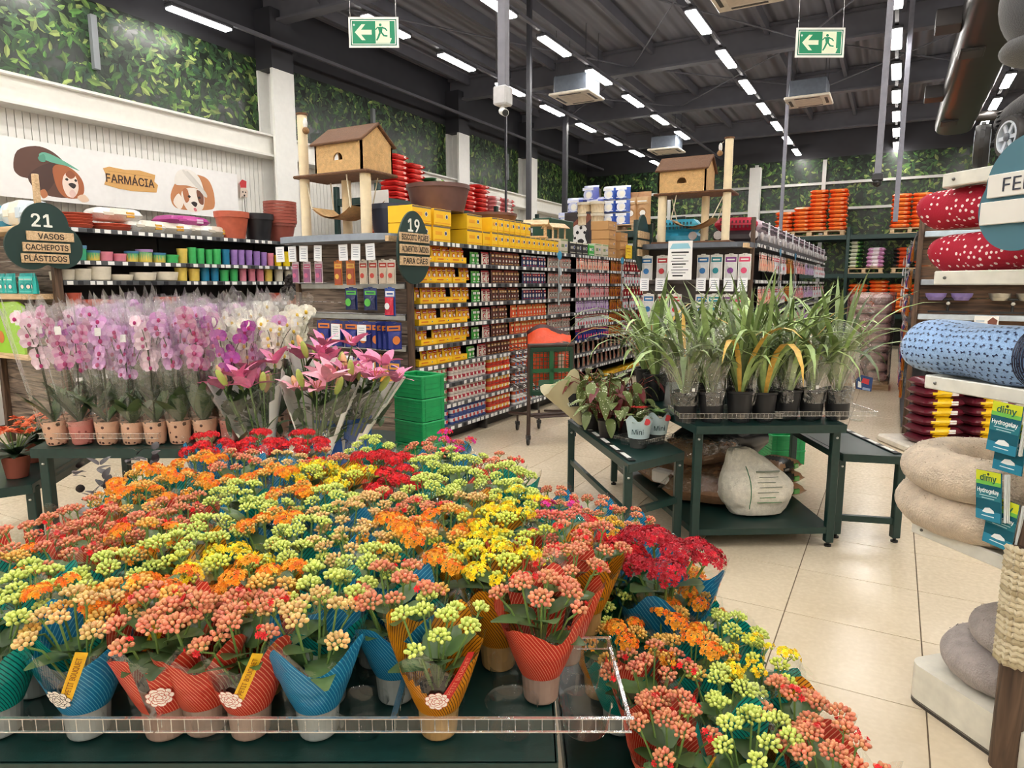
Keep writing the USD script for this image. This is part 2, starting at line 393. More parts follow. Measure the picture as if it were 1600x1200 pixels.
# printed leaves: flat shapes of the wall covering, thousands of them
def leaf_wall(parent, u0, u1, v0, v1, place, dens, seed, bright):
    rg = np.random.default_rng(seed); n = int((u1 - u0) * (v1 - v0) * dens)
    u, v = rg.uniform(u0, u1, n), rg.uniform(v0, v1, n)
    L = rg.uniform(.05, .10, n); W = L * rg.uniform(.36, .5, n); a = rg.uniform(0, 2 * np.pi, n)
    sh = np.array([[0, -1], [.8, -.35], [.85, .25], [0, 1], [-.85, .25], [-.8, -.35]])
    pts = sh[None] * np.stack([W, L], 1)[:, None]
    ca, sa = np.cos(a)[:, None], np.sin(a)[:, None]
    P = np.stack([pts[..., 0] * ca - pts[..., 1] * sa + u[:, None], pts[..., 0] * sa + pts[..., 1] * ca + v[:, None]], -1)
    P[..., 1] = np.clip(P[..., 1], v0, v1)
    d = np.sort(rg.uniform(.001, .004, n))
    V = place(P[..., 0], P[..., 1], np.repeat(d[:, None], 6, 1))
    F = np.array([[0, 1, 3], [1, 2, 3], [0, 3, 5], [3, 4, 5]])
    f = (np.arange(n)[:, None, None] * 6 + F[None]).reshape(-1, 3)
    pal = np.array([(34, 64, 30), (52, 96, 40), (84, 134, 56), (124, 160, 72), (166, 186, 100), (40, 74, 52), (70, 110, 70)])
    pk = rg.choice(len(pal), n, p=[.3, .22, .13, .12, .1, .08, .05]); base = pal[pk] * rg.uniform(.8, 1.15, (n, 1)) * bright
    col = np.stack([base, base, base * .8, base * .8], 1).reshape(-1, 3)
    b = B(); b.add(V.reshape(-1, 3), f, np.clip(col, 0, 255)); p = b.emit(parent, 'leaf_print', 'leaf_print'); data(p, kind='stuff')
leaf_wall(wl, 0, 21.2, 4.0, 5.18, lambda u, v, d: np.stack([WX + d, u, v], -1), 230, 1, .82)
leaf_wall(wb, -9, 5, 1.2, 5.12, lambda u, v, d: np.stack([u, WB - d, v], -1), 170, 2, .85)

# white steel: columns, long beam, rails on the back wall
for k, y in enumerate((2.9, 8.16, 13.4, 16.8)):
    b = B(); x = WX + .36
    b.bb((x - .05, y - .22, 0), (x, y + .22, 5.0), (238, 237, 232)); b.bb((WX, y - .02, 0), (x - .05, y + .02, 5.0), (225, 224, 220)); b.bb((WX, y - .22, 0), (WX + .04, y + .22, 5.0), (225, 224, 220))
    if k: struct(b, f'trim_{k}', 'print')
    if k: B().bb((WX, y - .22, 5.0), (x, y + .22, 5.9), (34, 34, 40)).emit(f'/World/trim_{k}', 'dark_upper_column', 'dark_paint')
b = B(); b.bb((WX + .18, -7, 3.68), (WX + .22, 21.2, 3.99), (240, 238, 230)); b.bb((WX, -7, 3.97), (WX + .3, 21.2, 4.0), (228, 226, 220)); b.bb((WX, -7, 3.66), (WX + .3, 21.2, 3.69), (228, 226, 220)); struct(b, 'trim_4', 'print')
b = B()
for z in (4.42, 3.72, 2.9): b.bb((-8.9, WB - .1, z - .035), (5.4, WB - .04, z + .035), (205, 205, 202))
for x in (-6.3, -3.75, -1.95, 3.2): b.bb((x - .05, WB - .12, 1.2), (x + .05, WB - .06, 5.05), (205, 205, 202))
b.bb((-3.9, WB - .35, 0), (-3.6, WB - .1, 4.95), (226, 226, 222)); b.bb((-8.9, WB - .35, 0), (-8.55, WB - .1, 4.7), (150, 140, 128))
struct(b, 'trim_5', 'print')
b = B()
for y in (5.35, 10.65, 15.9):
    b.bb((WX, y - .015, 4.35), (WX + .07, y + .06, 5.0), (120, 124, 128))
struct(b, 'trim_6', 'print')
# roof steel, dark
b = B()
for y in (-1.2, 2.9, 8.16, 13.4, 16.8, 20.6):
    b.bb((-9.1, y - .1, 5.72), (5.5, y + .1, 5.76), (44, 44, 50)); b.bb((-9.1, y - .015, 5.76), (5.5, y + .015, 6.14), (40, 40, 46)); b.bb((-9.1, y - .1, 6.14), (5.5, y + .1, 6.19), (40, 40, 46))
struct(b, 'trim_7', 'roof_steel')
b = B()
for x in np.arange(-8.6, 5.4, 1.05): b.bb((x - .035, -7, 6.02), (x + .035, 21.3, 6.2), (48, 48, 54))
for i, x in enumerate(np.arange(-7.9, 5, 3.1)):
    for y0, y1 in ((2.9, 8.16), (8.16, 13.4), (13.4, 16.8)):
        for k, (a, c) in enumerate((((x, y0, 5.85), (x + 3.1, y1, 5.85)), ((x + 3.1, y0, 5.85), (x, y1, 5.85)))):
            b.tube([a, c], .014, (60, 60, 66), 6)
struct(b, 'trim_8', 'roof_steel')
b = B()
for x, y0, n in LAMP_ROWS: b.bb((x - .025, -7, LAMP_Z + .08), (x + .025, 21.2, LAMP_Z + .13), (44, 44, 50))
struct(b, 'trim_9', 'roof_steel')

# ---------------------------------------------------------------- ceiling lamps
ORD = ['first', 'second', 'third', 'fourth', 'fifth', 'sixth', 'seventh', 'eighth', 'ninth', 'tenth', 'eleventh', 'twelfth', 'thirteenth', 'fourteenth', 'fifteenth', 'sixteenth', 'seventeenth', 'eighteenth', 'nineteenth', 'twentieth'] + [f'{n}th' if n not in (21, 22, 23, 31, 32, 33) else f'{n}' + {1: 'st', 2: 'nd', 3: 'rd'}[n % 10] for n in range(21, 60)]
def lamp_kind(p):
    b = B(); b.bb((-.085, -.475, .015), (.085, .475, .06), (60, 60, 66), b=.01); b.bb((-.02, -.2, .06), (.02, .2, .085), (60, 60, 66)); b.emit(p, 'housing', 'satin')
    B().bb((-.07, -.46, -.012), (.07, .46, .0155), (255, 255, 255), b=.008).emit(p, 'diffuser', 'lamp_glow')
kind('lamp', lamp_kind)
ROWN = ['first row along the left wall', 'second row from the left wall', 'third row from the left wall', 'row over the flower display', 'row over the right aisle', 'row beyond the black duct', 'row at the far right']
for r, (x, y0, n) in enumerate(LAMP_ROWS):
    for k in range(n):
        y = y0 + k * 1.77 + {0: .72 - .6, 1: 0, 2: -.0, 3: -.0, 4: 0, 5: 0, 6: 0}[r]
        ah = sum(1 for q in range(k) if y0 + q * 1.77 > 4); copy('lamp', 'ceiling_lamp', f'white LED tube lamp, {ORD[ah]} lamp ahead in the {ROWN[r]}' if y > 4 else f'white LED tube lamp, {ORD[k]} from the rear in the {ROWN[r]}', 'ceiling lamp', f'ceiling lamps, {ROWN[r]}', (x, y, LAMP_Z))

# ---------------------------------------------------------------- flower displays: all stand at 29.25 degrees to the aisles
DA = 29.25
def D(r, d, z=0.0):
    c, s = math.cos(math.radians(DA)), math.sin(math.radians(DA))
    return np.array([c * r - s * d, s * r + c * d, z])

GREEN = (18, 50, 46)

def bench(name, label, cor, z, group=None, shelf=None, rails=(), legs=(0, 1, 2, 3), th=.05):
    """nursery table: cor = corners (r, d) front left, front right, back right, back left"""
    P = [D(*q)[:2] for q in cor]; cen = sum(P) / 4
    t = thing(name, label, 'display table', group, (cen[0], cen[1], 0))
    P = [p - cen for p in P]
    def slab(q, z0, z1, grow=0):
        v = np.array([[*(p * (1 + grow)), zz] for zz in (z0, z1) for p in q])
        return v, [[0, 3, 2], [0, 2, 1], [4, 5, 6], [4, 6, 7]] + [x for k in range(4) for x in ([k, (k + 1) % 4, 4 + (k + 1) % 4], [k, 4 + (k + 1) % 4, 4 + k])]
    b = B(); v, f = slab(P, z - .012, z, .03); b.add(v, f, GREEN)
    for k in range(4):                                    # folded edge of the sheet
        a, c = P[k] * 1.03, P[(k + 1) % 4] * 1.03; m = (a + c) / 2; L = np.linalg.norm(c - a); ang = math.degrees(math.atan2(*(c - a)[::-1]))
        b.box((m[0], m[1], z - th / 2), (L, .006, th), GREEN, rz=ang)
    b.emit(t, 'tabletop', 'powder')
    for k in legs:
        b = B(); p = P[k] * .96; b.box((p[0], p[1], (z - .02) / 2 + .015), (.05, .05, z - .05), GREEN, rz=DA, b=.004); lg = b.emit(t, 'leg', 'powder')
        B().lathe([(0, 0), (.022, 0), (.022, .012), (.01, .016), (.01, .04)], (14, 14, 16), 12, (p[0], p[1], 0)).emit(lg, 'foot', 'satin')
        n = -D(0, 1)[:2]; q = p + n * .026
        B().sph((q[0], q[1], z - .09), .009, (210, 210, 205), 1, M=None, sc=(1, 1, .9)).emit(lg, 'bolt', 'steel')
    for (i, j, zz) in rails:
        a, c = P[i] * .96, P[j] * .96; m = (a + c) / 2
        B().box((m[0], m[1], zz), (np.linalg.norm(c - a), .03, .04), GREEN, rz=math.degrees(math.atan2(*(c - a)[::-1]))).emit(t, 'rail', 'powder')
    if shelf:
        b = B(); v, f = slab([p * .98 for p in P], shelf - .04, shelf); b.add(v, f, GREEN); b.emit(t, 'lower_shelf', 'powder')
    return t

bench('display_table', 'dark green metal table in the foreground, crowded with kalanchoes', [(-1.25, 1.13), (.06, 1.13), (.1, 2.75), (-1.4, 2.75)], .8, rails=[(0, 3, .2), (1, 2, .2)], th=.06)
bench('side_table', 'low dark green side table at right of the kalanchoe table', [(.13, 1.02), (.68, 1.02), (.62, 2.72), (.13, 2.72)], .58, rails=[(0, 1, .15), (2, 3, .15)])
bench('display_table', 'dark green metal table holding potted strap-leaved plants and bags', [(1.13, 4.05), (2.03, 4.09), (2.08, 6.0), (.86, 5.75)], .8, shelf=.13, rails=[(1, 2, .6)])
bench('side_table', 'low dark green side table with begonias, left of the strap-leaved plants', [(.69, 3.9), (1.08, 4.2), (.85, 5.5), (.45, 5.2)], .6, rails=[(0, 1, .28), (0, 3, .28)])
bench('side_table', 'empty low dark green side table at right of the strap-leaved plants', [(2.12, 4.24), (2.48, 4.16), (2.52, 5.95), (2.14, 5.95)], .58, rails=[(0, 1, .14)])
bench('display_table', 'dark green metal table under the rows of orchids', [(-2.5, 3.48), (-1.4, 3.48), (-1.2, 5.2), (-2.85, 5.2)], .8, rails=[(0, 3, .6)])
bench('side_table', 'low dark green side table left of the orchids, with orange flowers', [(-3.0, 3.2), (-2.56, 3.5), (-2.9, 5.0), (-3.4, 4.8)], .6)
bench('side_table', 'low dark green side table carrying the lilies beside the orchids', [(-1.36, 3.5), (-.78, 3.62), (-.62, 4.7), (-1.2, 4.9)], .6)

def label_rail(a, c, z, lab):
    A, C_ = D(*a), D(*c); m = (A + C_) / 2; L = float(np.linalg.norm(C_ - A)); an = math.degrees(math.atan2(*(C_ - A)[:2][::-1]))
    t = thing('label_rail', lab, 'label rail', None, (m[0], m[1], z), an)
    B().box((0, 0, .004), (L, .045, .008), (20, 24, 24), b=.002).emit(t, 'rail', 'satin')
    for k in range(int(L / .2)): B().box((-L / 2 + .12 + k * .2, 0, .0088), (.13, .028, .0016), (232, 232, 226)).emit(t, 'white_label', 'print')
label_rail((2.45, 4.2), (2.49, 5.8), .581, 'black rail with white labels on the empty side table')
label_rail((.72, 3.95), (.5, 5.15), .601, 'black rail with white labels along the begonia table')

# ---------------------------------------------------------------- kalanchoes
PAL = {  # bud tip, bud base, share of open blooms, bloom colours, plain words
    'S': ((222, 124, 100), (196, 178, 96), .05, [(228, 34, 40)], 'salmon-budded'),
    'P': ((226, 176, 118), (206, 204, 110), .0, [(228, 60, 50)], 'peach-budded'),
    'O': ((234, 172, 84), (206, 196, 92), .45, [(248, 152, 22), (244, 118, 20), (250, 172, 40)], 'orange'),
    'G': ((212, 222, 116), (168, 190, 72), .0, [(248, 222, 30)], 'lime-budded'),
    'Y': ((212, 218, 90), (168, 188, 64), .3, [(250, 224, 20), (248, 206, 14)], 'yellow'),
    'R': ((222, 40, 40), (170, 40, 36), .85, [(214, 20, 34), (232, 30, 40), (196, 14, 30)], 'bright red'),
    'D': ((176, 24, 40), (130, 40, 34), .85, [(170, 12, 34), (196, 20, 44)], 'dark red'),
    'C': ((224, 98, 92), (196, 170, 100), .25, [(226, 40, 60), (214, 40, 150)], 'cherry-pink'),
    'A': ((226, 168, 50), (190, 176, 60), .4, [(226, 158, 28), (240, 184, 50)], 'amber'),
}
WRAP = {'teal': 'teal striped', 'blue': 'blue striped', 'red': 'red striped', 'amber': 'amber striped', 'green': 'plain green'}

def leaf_grid(L, W, n=7, droop=.25, scallop=0.0, fold=.12, nu=5):
    t = np.linspace(0, 1, n)[:, None]; u = np.linspace(-1, 1, nu)[None]
    w = W * np.sin(np.pi * np.clip(t, .02, .985) ** .8) ** .62 * (1 + scallop * np.cos(t * 26))
    return np.stack([u * w, t * L + 0 * u, -droop * L * t ** 2 + fold * np.abs(u) * w], -1)

def umbel(b, c, Rr, tip, base, frac, blooms, rg, sub, up):
    n = int(30 * (Rr / .024) ** 2 / 1.15)
    for k in range(n):
        ph = k * 2.39996; q = math.sqrt((k + .5) / n); el = q * 1.25
        dirn = np.array([math.cos(ph) * math.sin(el), math.sin(ph) * math.sin(el), math.cos(el)]); dirn = up @ dirn
        p = c + dirn * Rr * np.array([1, 1, .72]) * rg.uniform(.9, 1.06)
        Mx = frame(dirn)
        if rg.random() < frac:
            col = np.array(blooms[rg.integers(len(blooms))]) * rg.uniform(.88, 1.08)
            bloom(b, p + dirn * .003, .0078, np.clip(col, 0, 255), Mx, rg)
        else:
            m = rg.uniform(.55, 1.0); col = np.clip((np.array(tip) * m + np.array(base) * (1 - m)) * rg.uniform(.88, 1.08), 0, 255)
            b.sph(p, .0041 * rg.uniform(.85, 1.15), col, sub, (1, 1, 1.35), Mx)

def frame(d):
    d = np.asarray(d, float) / np.linalg.norm(d); a = np.cross(d, [0.31, .95, 0.02]); a /= np.linalg.norm(a)
    return np.stack([a, np.cross(d, a), d], 1)

def bloom(b, p, r, col, M, rg):
    v = [[0, 0, .001]]; f = []
    for lay, (rr, zz, o) in enumerate(((1.0, .0, 0), (.68, .0035, .4))):
        for k in range(6):
            a = o + k * math.pi / 3; i = len(v)
            for da, q in ((-.42, .75), (0, 1.05), (.42, .75)): v.append([math.cos(a + da) * r * rr * q, math.sin(a + da) * r * rr * q, zz + .0015])
            f += [[0, i, i + 1], [0, i + 1, i + 2]]
    b.add(np.array(v) @ M.T + p, f, col, 0)

def cone_r(h, h0=.06, r0=.043, h1=.23, r1=.102):
    return r0 + (r1 - r0) * np.clip((h - h0) / (h1 - h0), 0, 1.4) ** .9

def kalanchoe(col, wrap, typ, front=False, seed=0):
    tip, base, frac, blooms, word = PAL[col]
    def build(p):
        rg = np.random.default_rng(seed * 131 + ord(col) * 7 + len(wrap) * 3 + ord(typ))
        B().lathe([(0, .002), (.034, .002), (.036, .006), (.044, .1), (.041, .1)], (160, 134, 120) if wrap == 'red' else ((176, 140, 90) if wrap == 'amber' else (150, 156, 154)), 22, ang=12).emit(p, 'pot', 'cup_clear')
        B().lathe([(0, .094), (.04, .094)], (44, 32, 24), 14).emit(p, 'soil', 'matte')
        # sleeve of printed paper and clear film
        nt, nh = 40, 9
        th = np.linspace(0, 2 * np.pi, nt + 1); t = np.linspace(0, 1, nh)
        sq = .5 + .5 * np.cos(4 * (th + .4)); top = .186 + .05 * sq * (1 + .35 * np.sin(th * 3 + seed)) + .022 * np.sin(th)  # taller at the back
        hh = .06 + (top[None] - .06) * t[:, None]
        rr = cone_r(hh) * (1 + .03 * np.sin(th * 7 + seed)[None] * t[:, None] + .035 * rg.normal(size=(nh, nt + 1)) * t[:, None] * .4)
        rr[:, -1] = rr[:, 0]
        X = np.stack([rr * np.cos(th), rr * np.sin(th), hh], -1)
        uv = np.stack([np.broadcast_to(th * .07, rr.shape), hh], -1)
        fr = (th[:-1] + np.pi / nt) - 1.5 * np.pi            # angle from the front (-y)
        fr = (fr + np.pi) % (2 * np.pi) - np.pi
        tm = (t[:-1] + t[1:]) / 2
        clear = {'A': np.abs(fr)[None] < .2 + 0 * tm[:, None], 'B': np.abs(fr + .15)[None] < np.clip(1.25 * (tm[:, None] - .22), 0, 2), 'C': np.abs(np.abs(fr) - 2.2)[None] < .12 + 0 * tm[:, None]}[typ]
        clear = clear | (tm[:, None] > .93)
        quads = np.stack([np.arange(nh - 1)[:, None] * (nt + 1) + np.arange(nt)[None], np.arange(nh - 1)[:, None] * (nt + 1) + np.arange(1, nt + 1)[None], np.arange(1, nh)[:, None] * (nt + 1) + np.arange(1, nt + 1)[None], np.arange(1, nh)[:, None] * (nt + 1) + np.arange(nt)[None]], -1)
        b = B(); b.add(X.reshape(-1, 3), quads[~clear], (200, 200, 200), 70, uv.reshape(-1, 2)); slv = b.emit(p, 'paper_sleeve', 'sleeve_' + wrap, uv=True)
        b = B(); b.add(X.reshape(-1, 3), quads[clear], (255, 255, 255), 70); b.emit(p, 'film_window', 'film_clear')
        def on(a, h, off=.0015):                             # a point on the sleeve: angle from the front, height
            r = cone_r(h) + off; return np.stack([r * np.sin(a), -r * np.cos(a), h], -1)
        if typ in 'AB' and front:
            def mapped(b, v, f, colr, a0, h0, ang, off):
                c, s = math.cos(ang), math.sin(ang)
                u, w = v[:, 0] * c - v[:, 1] * s, v[:, 0] * s + v[:, 1] * c
                h = h0 + w; b.add(on(a0 + u / cone_r(h), h, off + v[:, 2]), f, colr)
            if typ == 'B':
                b = B(); g = np.stack(np.meshgrid(np.linspace(0, .112, 9), [-.0095, .0095], indexing='ij'), -1).reshape(-1, 2); g = np.c_[g, np.zeros(len(g))]
                q = np.array([[k * 2, k * 2 + 1, k * 2 + 3, k * 2 + 2] for k in range(8)])
                mapped(b, g, q, (238, 186, 30) if wrap != 'amber' else (200, 40, 36), .2, .104, 1.12, .0025)
                v, f = text_arr('PETIT BOUQUET', .0085, .0003, False); v = v.copy(); v[:, 0] *= .086 / v[:, 0].max(); v[:, 0] += .014; v[:, 1] -= .004
                mapped(b, v, f, (150, 84, 20) if wrap != 'amber' else (236, 150, 120), .2, .104, 1.12, .0031)
                b.emit(slv, 'printed_band', 'print')
            b = B()                                          # line-drawn rose
            ink, pale = ((70, 60, 56), (238, 230, 220)) if wrap == 'blue' else ((196, 96, 84), (246, 236, 228))
            def petal(cx, cy, r, ang, w, colr, off):
                a = np.linspace(0, 2 * np.pi, 12, endpoint=False); x, y = r * (1 + np.cos(a)) / 2, w * np.sin(a)
                v = np.c_[cx + x * math.cos(ang) - y * math.sin(ang), cy + x * math.sin(ang) + y * math.cos(ang), np.zeros(12)]
                mapped(b, np.vstack([v, v.mean(0)]), [[k, (k + 1) % 12, 12] for k in range(12)], colr, -.02 if typ == 'B' else .35, .104, 0, off)
            lay = 0
            for ring, (n, r, w) in enumerate(((9, .023, .0085), (7, .0165, .0072), (5, .0105, .0055), (3, .006, .004))):
                for k in range(n):
                    an = k * 2 * math.pi / n + ring * .5; lay += 1
                    petal(0, 0, r, an, w, ink, .003 + lay * 2e-5); petal(0, 0, r - .0011, an, w - .0011, pale, .003 + lay * 2e-5 + 1e-5)
            b.emit(slv, 'rose_print', 'print')
        # leaves
        for k in range(8):
            a = k * 2.4 + seed; L, W = rg.uniform(.06, .088), rg.uniform(.022, .031)
            g = leaf_grid(L, W, 9, rg.uniform(.1, .5), .06)
            M = rot(0, 0, math.degrees(a) - 90) @ rot(rg.uniform(12, 50), 0, 0)
            r0, h0 = .015, rg.uniform(.125, .19)
            b = B(); b.grid(g @ M.T + np.array([math.cos(a) * r0, math.sin(a) * r0, h0]), np.array((70, 96, 52)) * rg.uniform(.8, 1.2), 60)
            b.tube([(0, 0, .09), (math.cos(a) * r0, math.sin(a) * r0, h0)], .0028, (96, 120, 66), 5); b.emit(p, 'leaf', 'leaf')
        # flower heads on stems
        n = 9
        for k in range(n):
            q = math.sqrt((k + .4) / n); a = k * 2.39996 + seed * 1.3
            r = q * .09; c = np.array([math.cos(a) * r, math.sin(a) * r, .262 - .035 * q * q + rg.uniform(-.022, .016)])
            Rr = rg.uniform(.017, .026) if col not in 'RD' else rg.uniform(.024, .03)
            up = frame(np.array([c[0] * 2.2, c[1] * 2.2, .35]))
            b = B(); f2 = frac * (1 if frac > .6 else rg.choice([0, .6, 2.2])) if frac else 0
            umbel(b, c - np.array([0, 0, Rr * .5]), Rr, tip, base, f2, blooms, rg, 1 if front else 0, up)
            b.tube([(c[0] * .25, c[1] * .25, .1), (c[0] * .75, c[1] * .75, .19), c - np.array([0, 0, Rr * .9])], .0022, (110, 140, 70), 5)
            for m in range(5): b.tube([c - np.array([0, 0, Rr * .95]), c + np.array([math.cos(m * 1.26) * Rr * .6, math.sin(m * 1.26) * Rr * .6, -Rr * .2])], .0012, (130, 160, 84), 3, cap=False)
            b.emit(p, 'flower_head', 'petal')
    return build

KAL = """-0.81 1.12 P blue B;-0.66 1.06 S red A;-0.5 1.07 S red B;-0.37 1.15 P blue C;-0.38 1.29 G teal C;-0.14 1.19 G amber B;0.06 1.3 S red C;-0.98 1.18 G teal C;-1.0 1.32 G teal C;-0.86 1.26 O teal C;-0.72 1.28 O red B;-0.59 1.2 S red C;-0.52 1.32 O amber C;-0.24 1.3 S blue C;-0.17 1.43 O teal C;-0.03 1.42 Y amber C;0.12 1.44 S red B;-1.15 1.45 O teal C;-1.04 1.53 S red C;-0.89 1.55 O amber C;-0.88 1.41 G teal C;-0.76 1.5 G amber C;-0.64 1.41 Y amber C;-0.51 1.47 G teal C;-0.39 1.55 P blue C;-0.31 1.43 G teal C;-0.24 1.55 O teal C;-0.1 1.55 Y amber C;0.04 1.57 Y red C;0.18 1.57 S amber C;-1.2 1.63 S red C;-1.05 1.68 S red C;-0.91 1.7 S red C;-0.78 1.64 G teal C;-0.64 1.69 O blue C;-0.52 1.62 G teal C;-0.45 1.74 P blue C;-0.32 1.68 O teal C;-0.25 1.8 S teal C;-0.17 1.68 O amber C;-0.03 1.69 Y amber C;0.02 1.83 Y teal C;0.13 1.73 C teal C;-1.18 1.8 S red C;-1.07 1.89 O amber C;-0.93 1.85 S red C;-0.81 1.93 G teal C;-0.72 1.81 G blue C;-0.65 1.94 O blue C;-0.52 1.88 G teal C;-0.37 1.87 P teal B;-0.25 1.95 G teal C;-0.12 1.89 P amber C;0.0 1.97 G teal C;-1.18 1.99 O teal C;-1.07 2.08 O teal C;-0.93 2.04 O teal C;-0.78 2.08 O blue C;-0.66 2.16 Y amber C;-0.52 2.11 Y amber C;-0.37 2.07 R red A;-0.28 2.19 G teal C;-0.15 2.1 G red C;-0.01 2.12 G teal C;-1.2 2.16 O teal C;-1.08 2.25 O blue C;-0.93 2.24 S blue C;-0.81 2.33 P blue C;-0.64 2.31 S amber C;-0.47 2.32 R red C;-0.32 2.41 S blue C;-0.19 2.32 G blue C;-0.04 2.32 S red C;-1.15 2.53 R blue C;-0.97 2.55 R blue C;-0.8 2.57 R blue C;-0.55 2.59 G teal C;-0.25 2.57 C blue C;0.24 1.8 R green C;0.4 1.69 D blue C;0.33 2.24 A blue C;0.43 2.14 A blue C;0.17 2.56 S blue C;0.31 2.43 S blue C;0.43 2.35 S blue C;0.23 1.65 G amber C;0.5 1.86 O teal C;0.48 1.7 O teal C;0.26 1.51 O teal C;0.31 1.37 S red C;0.38 1.59 O teal C;0.53 1.56 G teal C;0.42 1.46 O teal C;0.56 1.41 Y teal C;0.45 1.31 G teal C;0.31 1.21 S red B;0.45 1.17 G teal C;0.58 1.26 S amber C;0.59 1.12 S red B"""
plants = [(float(a[0]), float(a[1]), a[2], a[3], a[4]) for a in (x.split() for x in KAL.split(';'))]
main = plants[:78]; wing = plants[78:]
def rows(ps, step):
    ps = sorted(ps, key=lambda p: p[1]); out = []; cur = [ps[0]]
    for p in ps[1:]:
        if p[1] - cur[0][1] > step: out.append(cur); cur = []
        cur.append(p)
    out.append(cur); return [sorted(c) for c in out]
for ps, z, where in ((main, .803, 'flower table'), (wing, .583, 'right side table')):
    rr = rows(ps, .13 if ps is main else .12)
    for i, row in enumerate(rr):
        for j, (r, d, c, w, ty) in enumerate(row):
            fr = ps is main and d < 1.36 or ps is wing and d < 1.3
            key = f'kalanchoe_{c}_{w}_{ty}' + ('_f' if fr else '')
            kind(key, kalanchoe(c, w, ty, fr, R.randrange(9)))
            lab = f'{PAL[c][4]} kalanchoe, {WRAP[w]} sleeve, {ORD[j]} from left in {ORD[i]} row of {where}'
            copy(key, 'kalanchoe', lab, 'potted kalanchoe', 'kalanchoes on the ' + where, D(r, max(d, 1.19) if ps is main else d, z), DA + R.uniform(-28, 28) if not fr else DA + R.uniform(-8, 8), R.uniform(.96, 1.06) * (1.48 if ps is wing and c in 'RD' else 1))

# clear plastic carrying trays
def tray_kind(nx, ny, sp):
    def build(p):
        w, dp = nx * sp, ny * sp
        b = B(); e = B(); z0, z1 = .045, .072
        def wall(a, c):
            a, c = np.array(a, float), np.array(c, float); L = np.linalg.norm(c - a); k = int(L / .012); nrm = np.array([(c - a)[1], -(c - a)[0]]) / L
            P = []
            for i in range(k + 1):
                q = a + (c - a) * i / k + nrm * .0
                P.append([[q[0], q[1], z0], [q[0], q[1], z1]])
            b.grid(P, (230, 235, 235), 0)
            for q in P[::2]: e.tube(q, .0009, (240, 244, 244), 4)
        x, y = w / 2, dp / 2
        wall((-x, -y), (x, -y)); wall((x, -y), (x, y)); wall((x, y), (-x, y)); wall((-x, y), (-x, -y)); b.emit(p, 'ribbed_rim', 'tray_clear')
        b = e
        for s in (-1, 1):
            b.box((0, s * y, z1), (w + .016, .007, .002), (230, 235, 235)); b.box((s * x, 0, z1), (.007, dp, .002), (230, 235, 235))
            b.box((0, s * y, z0), (w + .01, .004, .002), (230, 235, 235))
        b.emit(p, 'rim_edge', 'film_edge')
        for i in range(nx):
            for j in range(ny):
                B().lathe([(0, .002), (.040, .002), (.043, .008), (.049, .055), (.053, .06)], (230, 235, 235), 16, (-x + sp * (i + .5), -y + sp * (j + .5), 0)).emit(p, 'pot_well', 'tray_clear')
    return build
kind('tray32', tray_kind(3, 2, .142)); kind('tray42', tray_kind(4, 2, .155)); kind('tray51', tray_kind(5, 1, .125))
for (r, d, z, k, lab) in ((-.87, 1.27, .8, 'tray32', 'clear plastic carrying tray at the left end of the front row'), (-.43, 1.27, .8, 'tray32', 'clear plastic carrying tray under the middle of the front row'),
                          (-.0, 1.27, .8, 'tray32', 'half-empty clear plastic tray at the front corner of the flower table'),
                          (1.33, 4.2, .8, 'tray42', 'clear plastic tray under the four left strap-leaved plants'), (1.94, 4.27, .8, 'tray42', 'clear plastic tray under the right-hand strap-leaved plants'),
                          (-2.18, 3.56, .8, 'tray51', 'clear plastic tray under the front row of orchids')):
    copy(k, 'plant_tray', lab, 'plant tray', None, D(r, d, z), DA)
b = B(); b.tube([(0, 0, 0), (0, -.01, -.004), (.004, -.014, -.02), (.012, -.014, -.034), (.022, -.014, -.02), (.022, -.014, 0)], .003, (210, 210, 206), 8)
solo(b, 'steel_hook', 'steel', 'small steel hook on the corner of the foreground flower table', 'hook', None, D(.11, 1.1, .775), DA)

# ---------------------------------------------------------------- orchids
ORC = {'lilac': [(206, 150, 206), (222, 176, 220)], 'magenta': [(164, 60, 160), (188, 84, 176)], 'blush': [(232, 200, 216), (238, 214, 226)], 'purple-veined': [(214, 160, 190), (196, 110, 160)], 'white': [(240, 236, 218), (246, 244, 232)]}
def tepal(L, W, cup=.15, n=5, nu=5):
    t = np.linspace(0, 1, n)[:, None]; u = np.linspace(-1, 1, nu)[None]; w = W * np.sin(np.pi * np.clip(t * .86 + .08, 0, 1)) ** .55
    return np.stack([u * w, t * L + 0 * u, cup * L * (t ** 2) * .6 - .1 * np.abs(u) * w], -1)
def orchid_flower(b, c, M, s, cols, rg):
    c1, c2 = np.array(cols[0]), np.array(cols[1])
    for a, L, W, cc in ((90, .036, .015, c2), (210, .035, .014, c2), (330, .035, .014, c2), (25, .04, .026, c1), (155, .04, .026, c1)):
        g = tepal(L * s, W * s) @ (rot(0, 0, a - 90)).T
        b.grid(g @ M.T + c, np.clip(cc * rg.uniform(.93, 1.05), 0, 255), 60)
    b.sph(c + M @ np.array([0, -.006, .007]) * s, .0085 * s, (176, 40, 110) if cols[0][0] < 238 else (228, 190, 60), 1, (1, 1.3, .9), M)
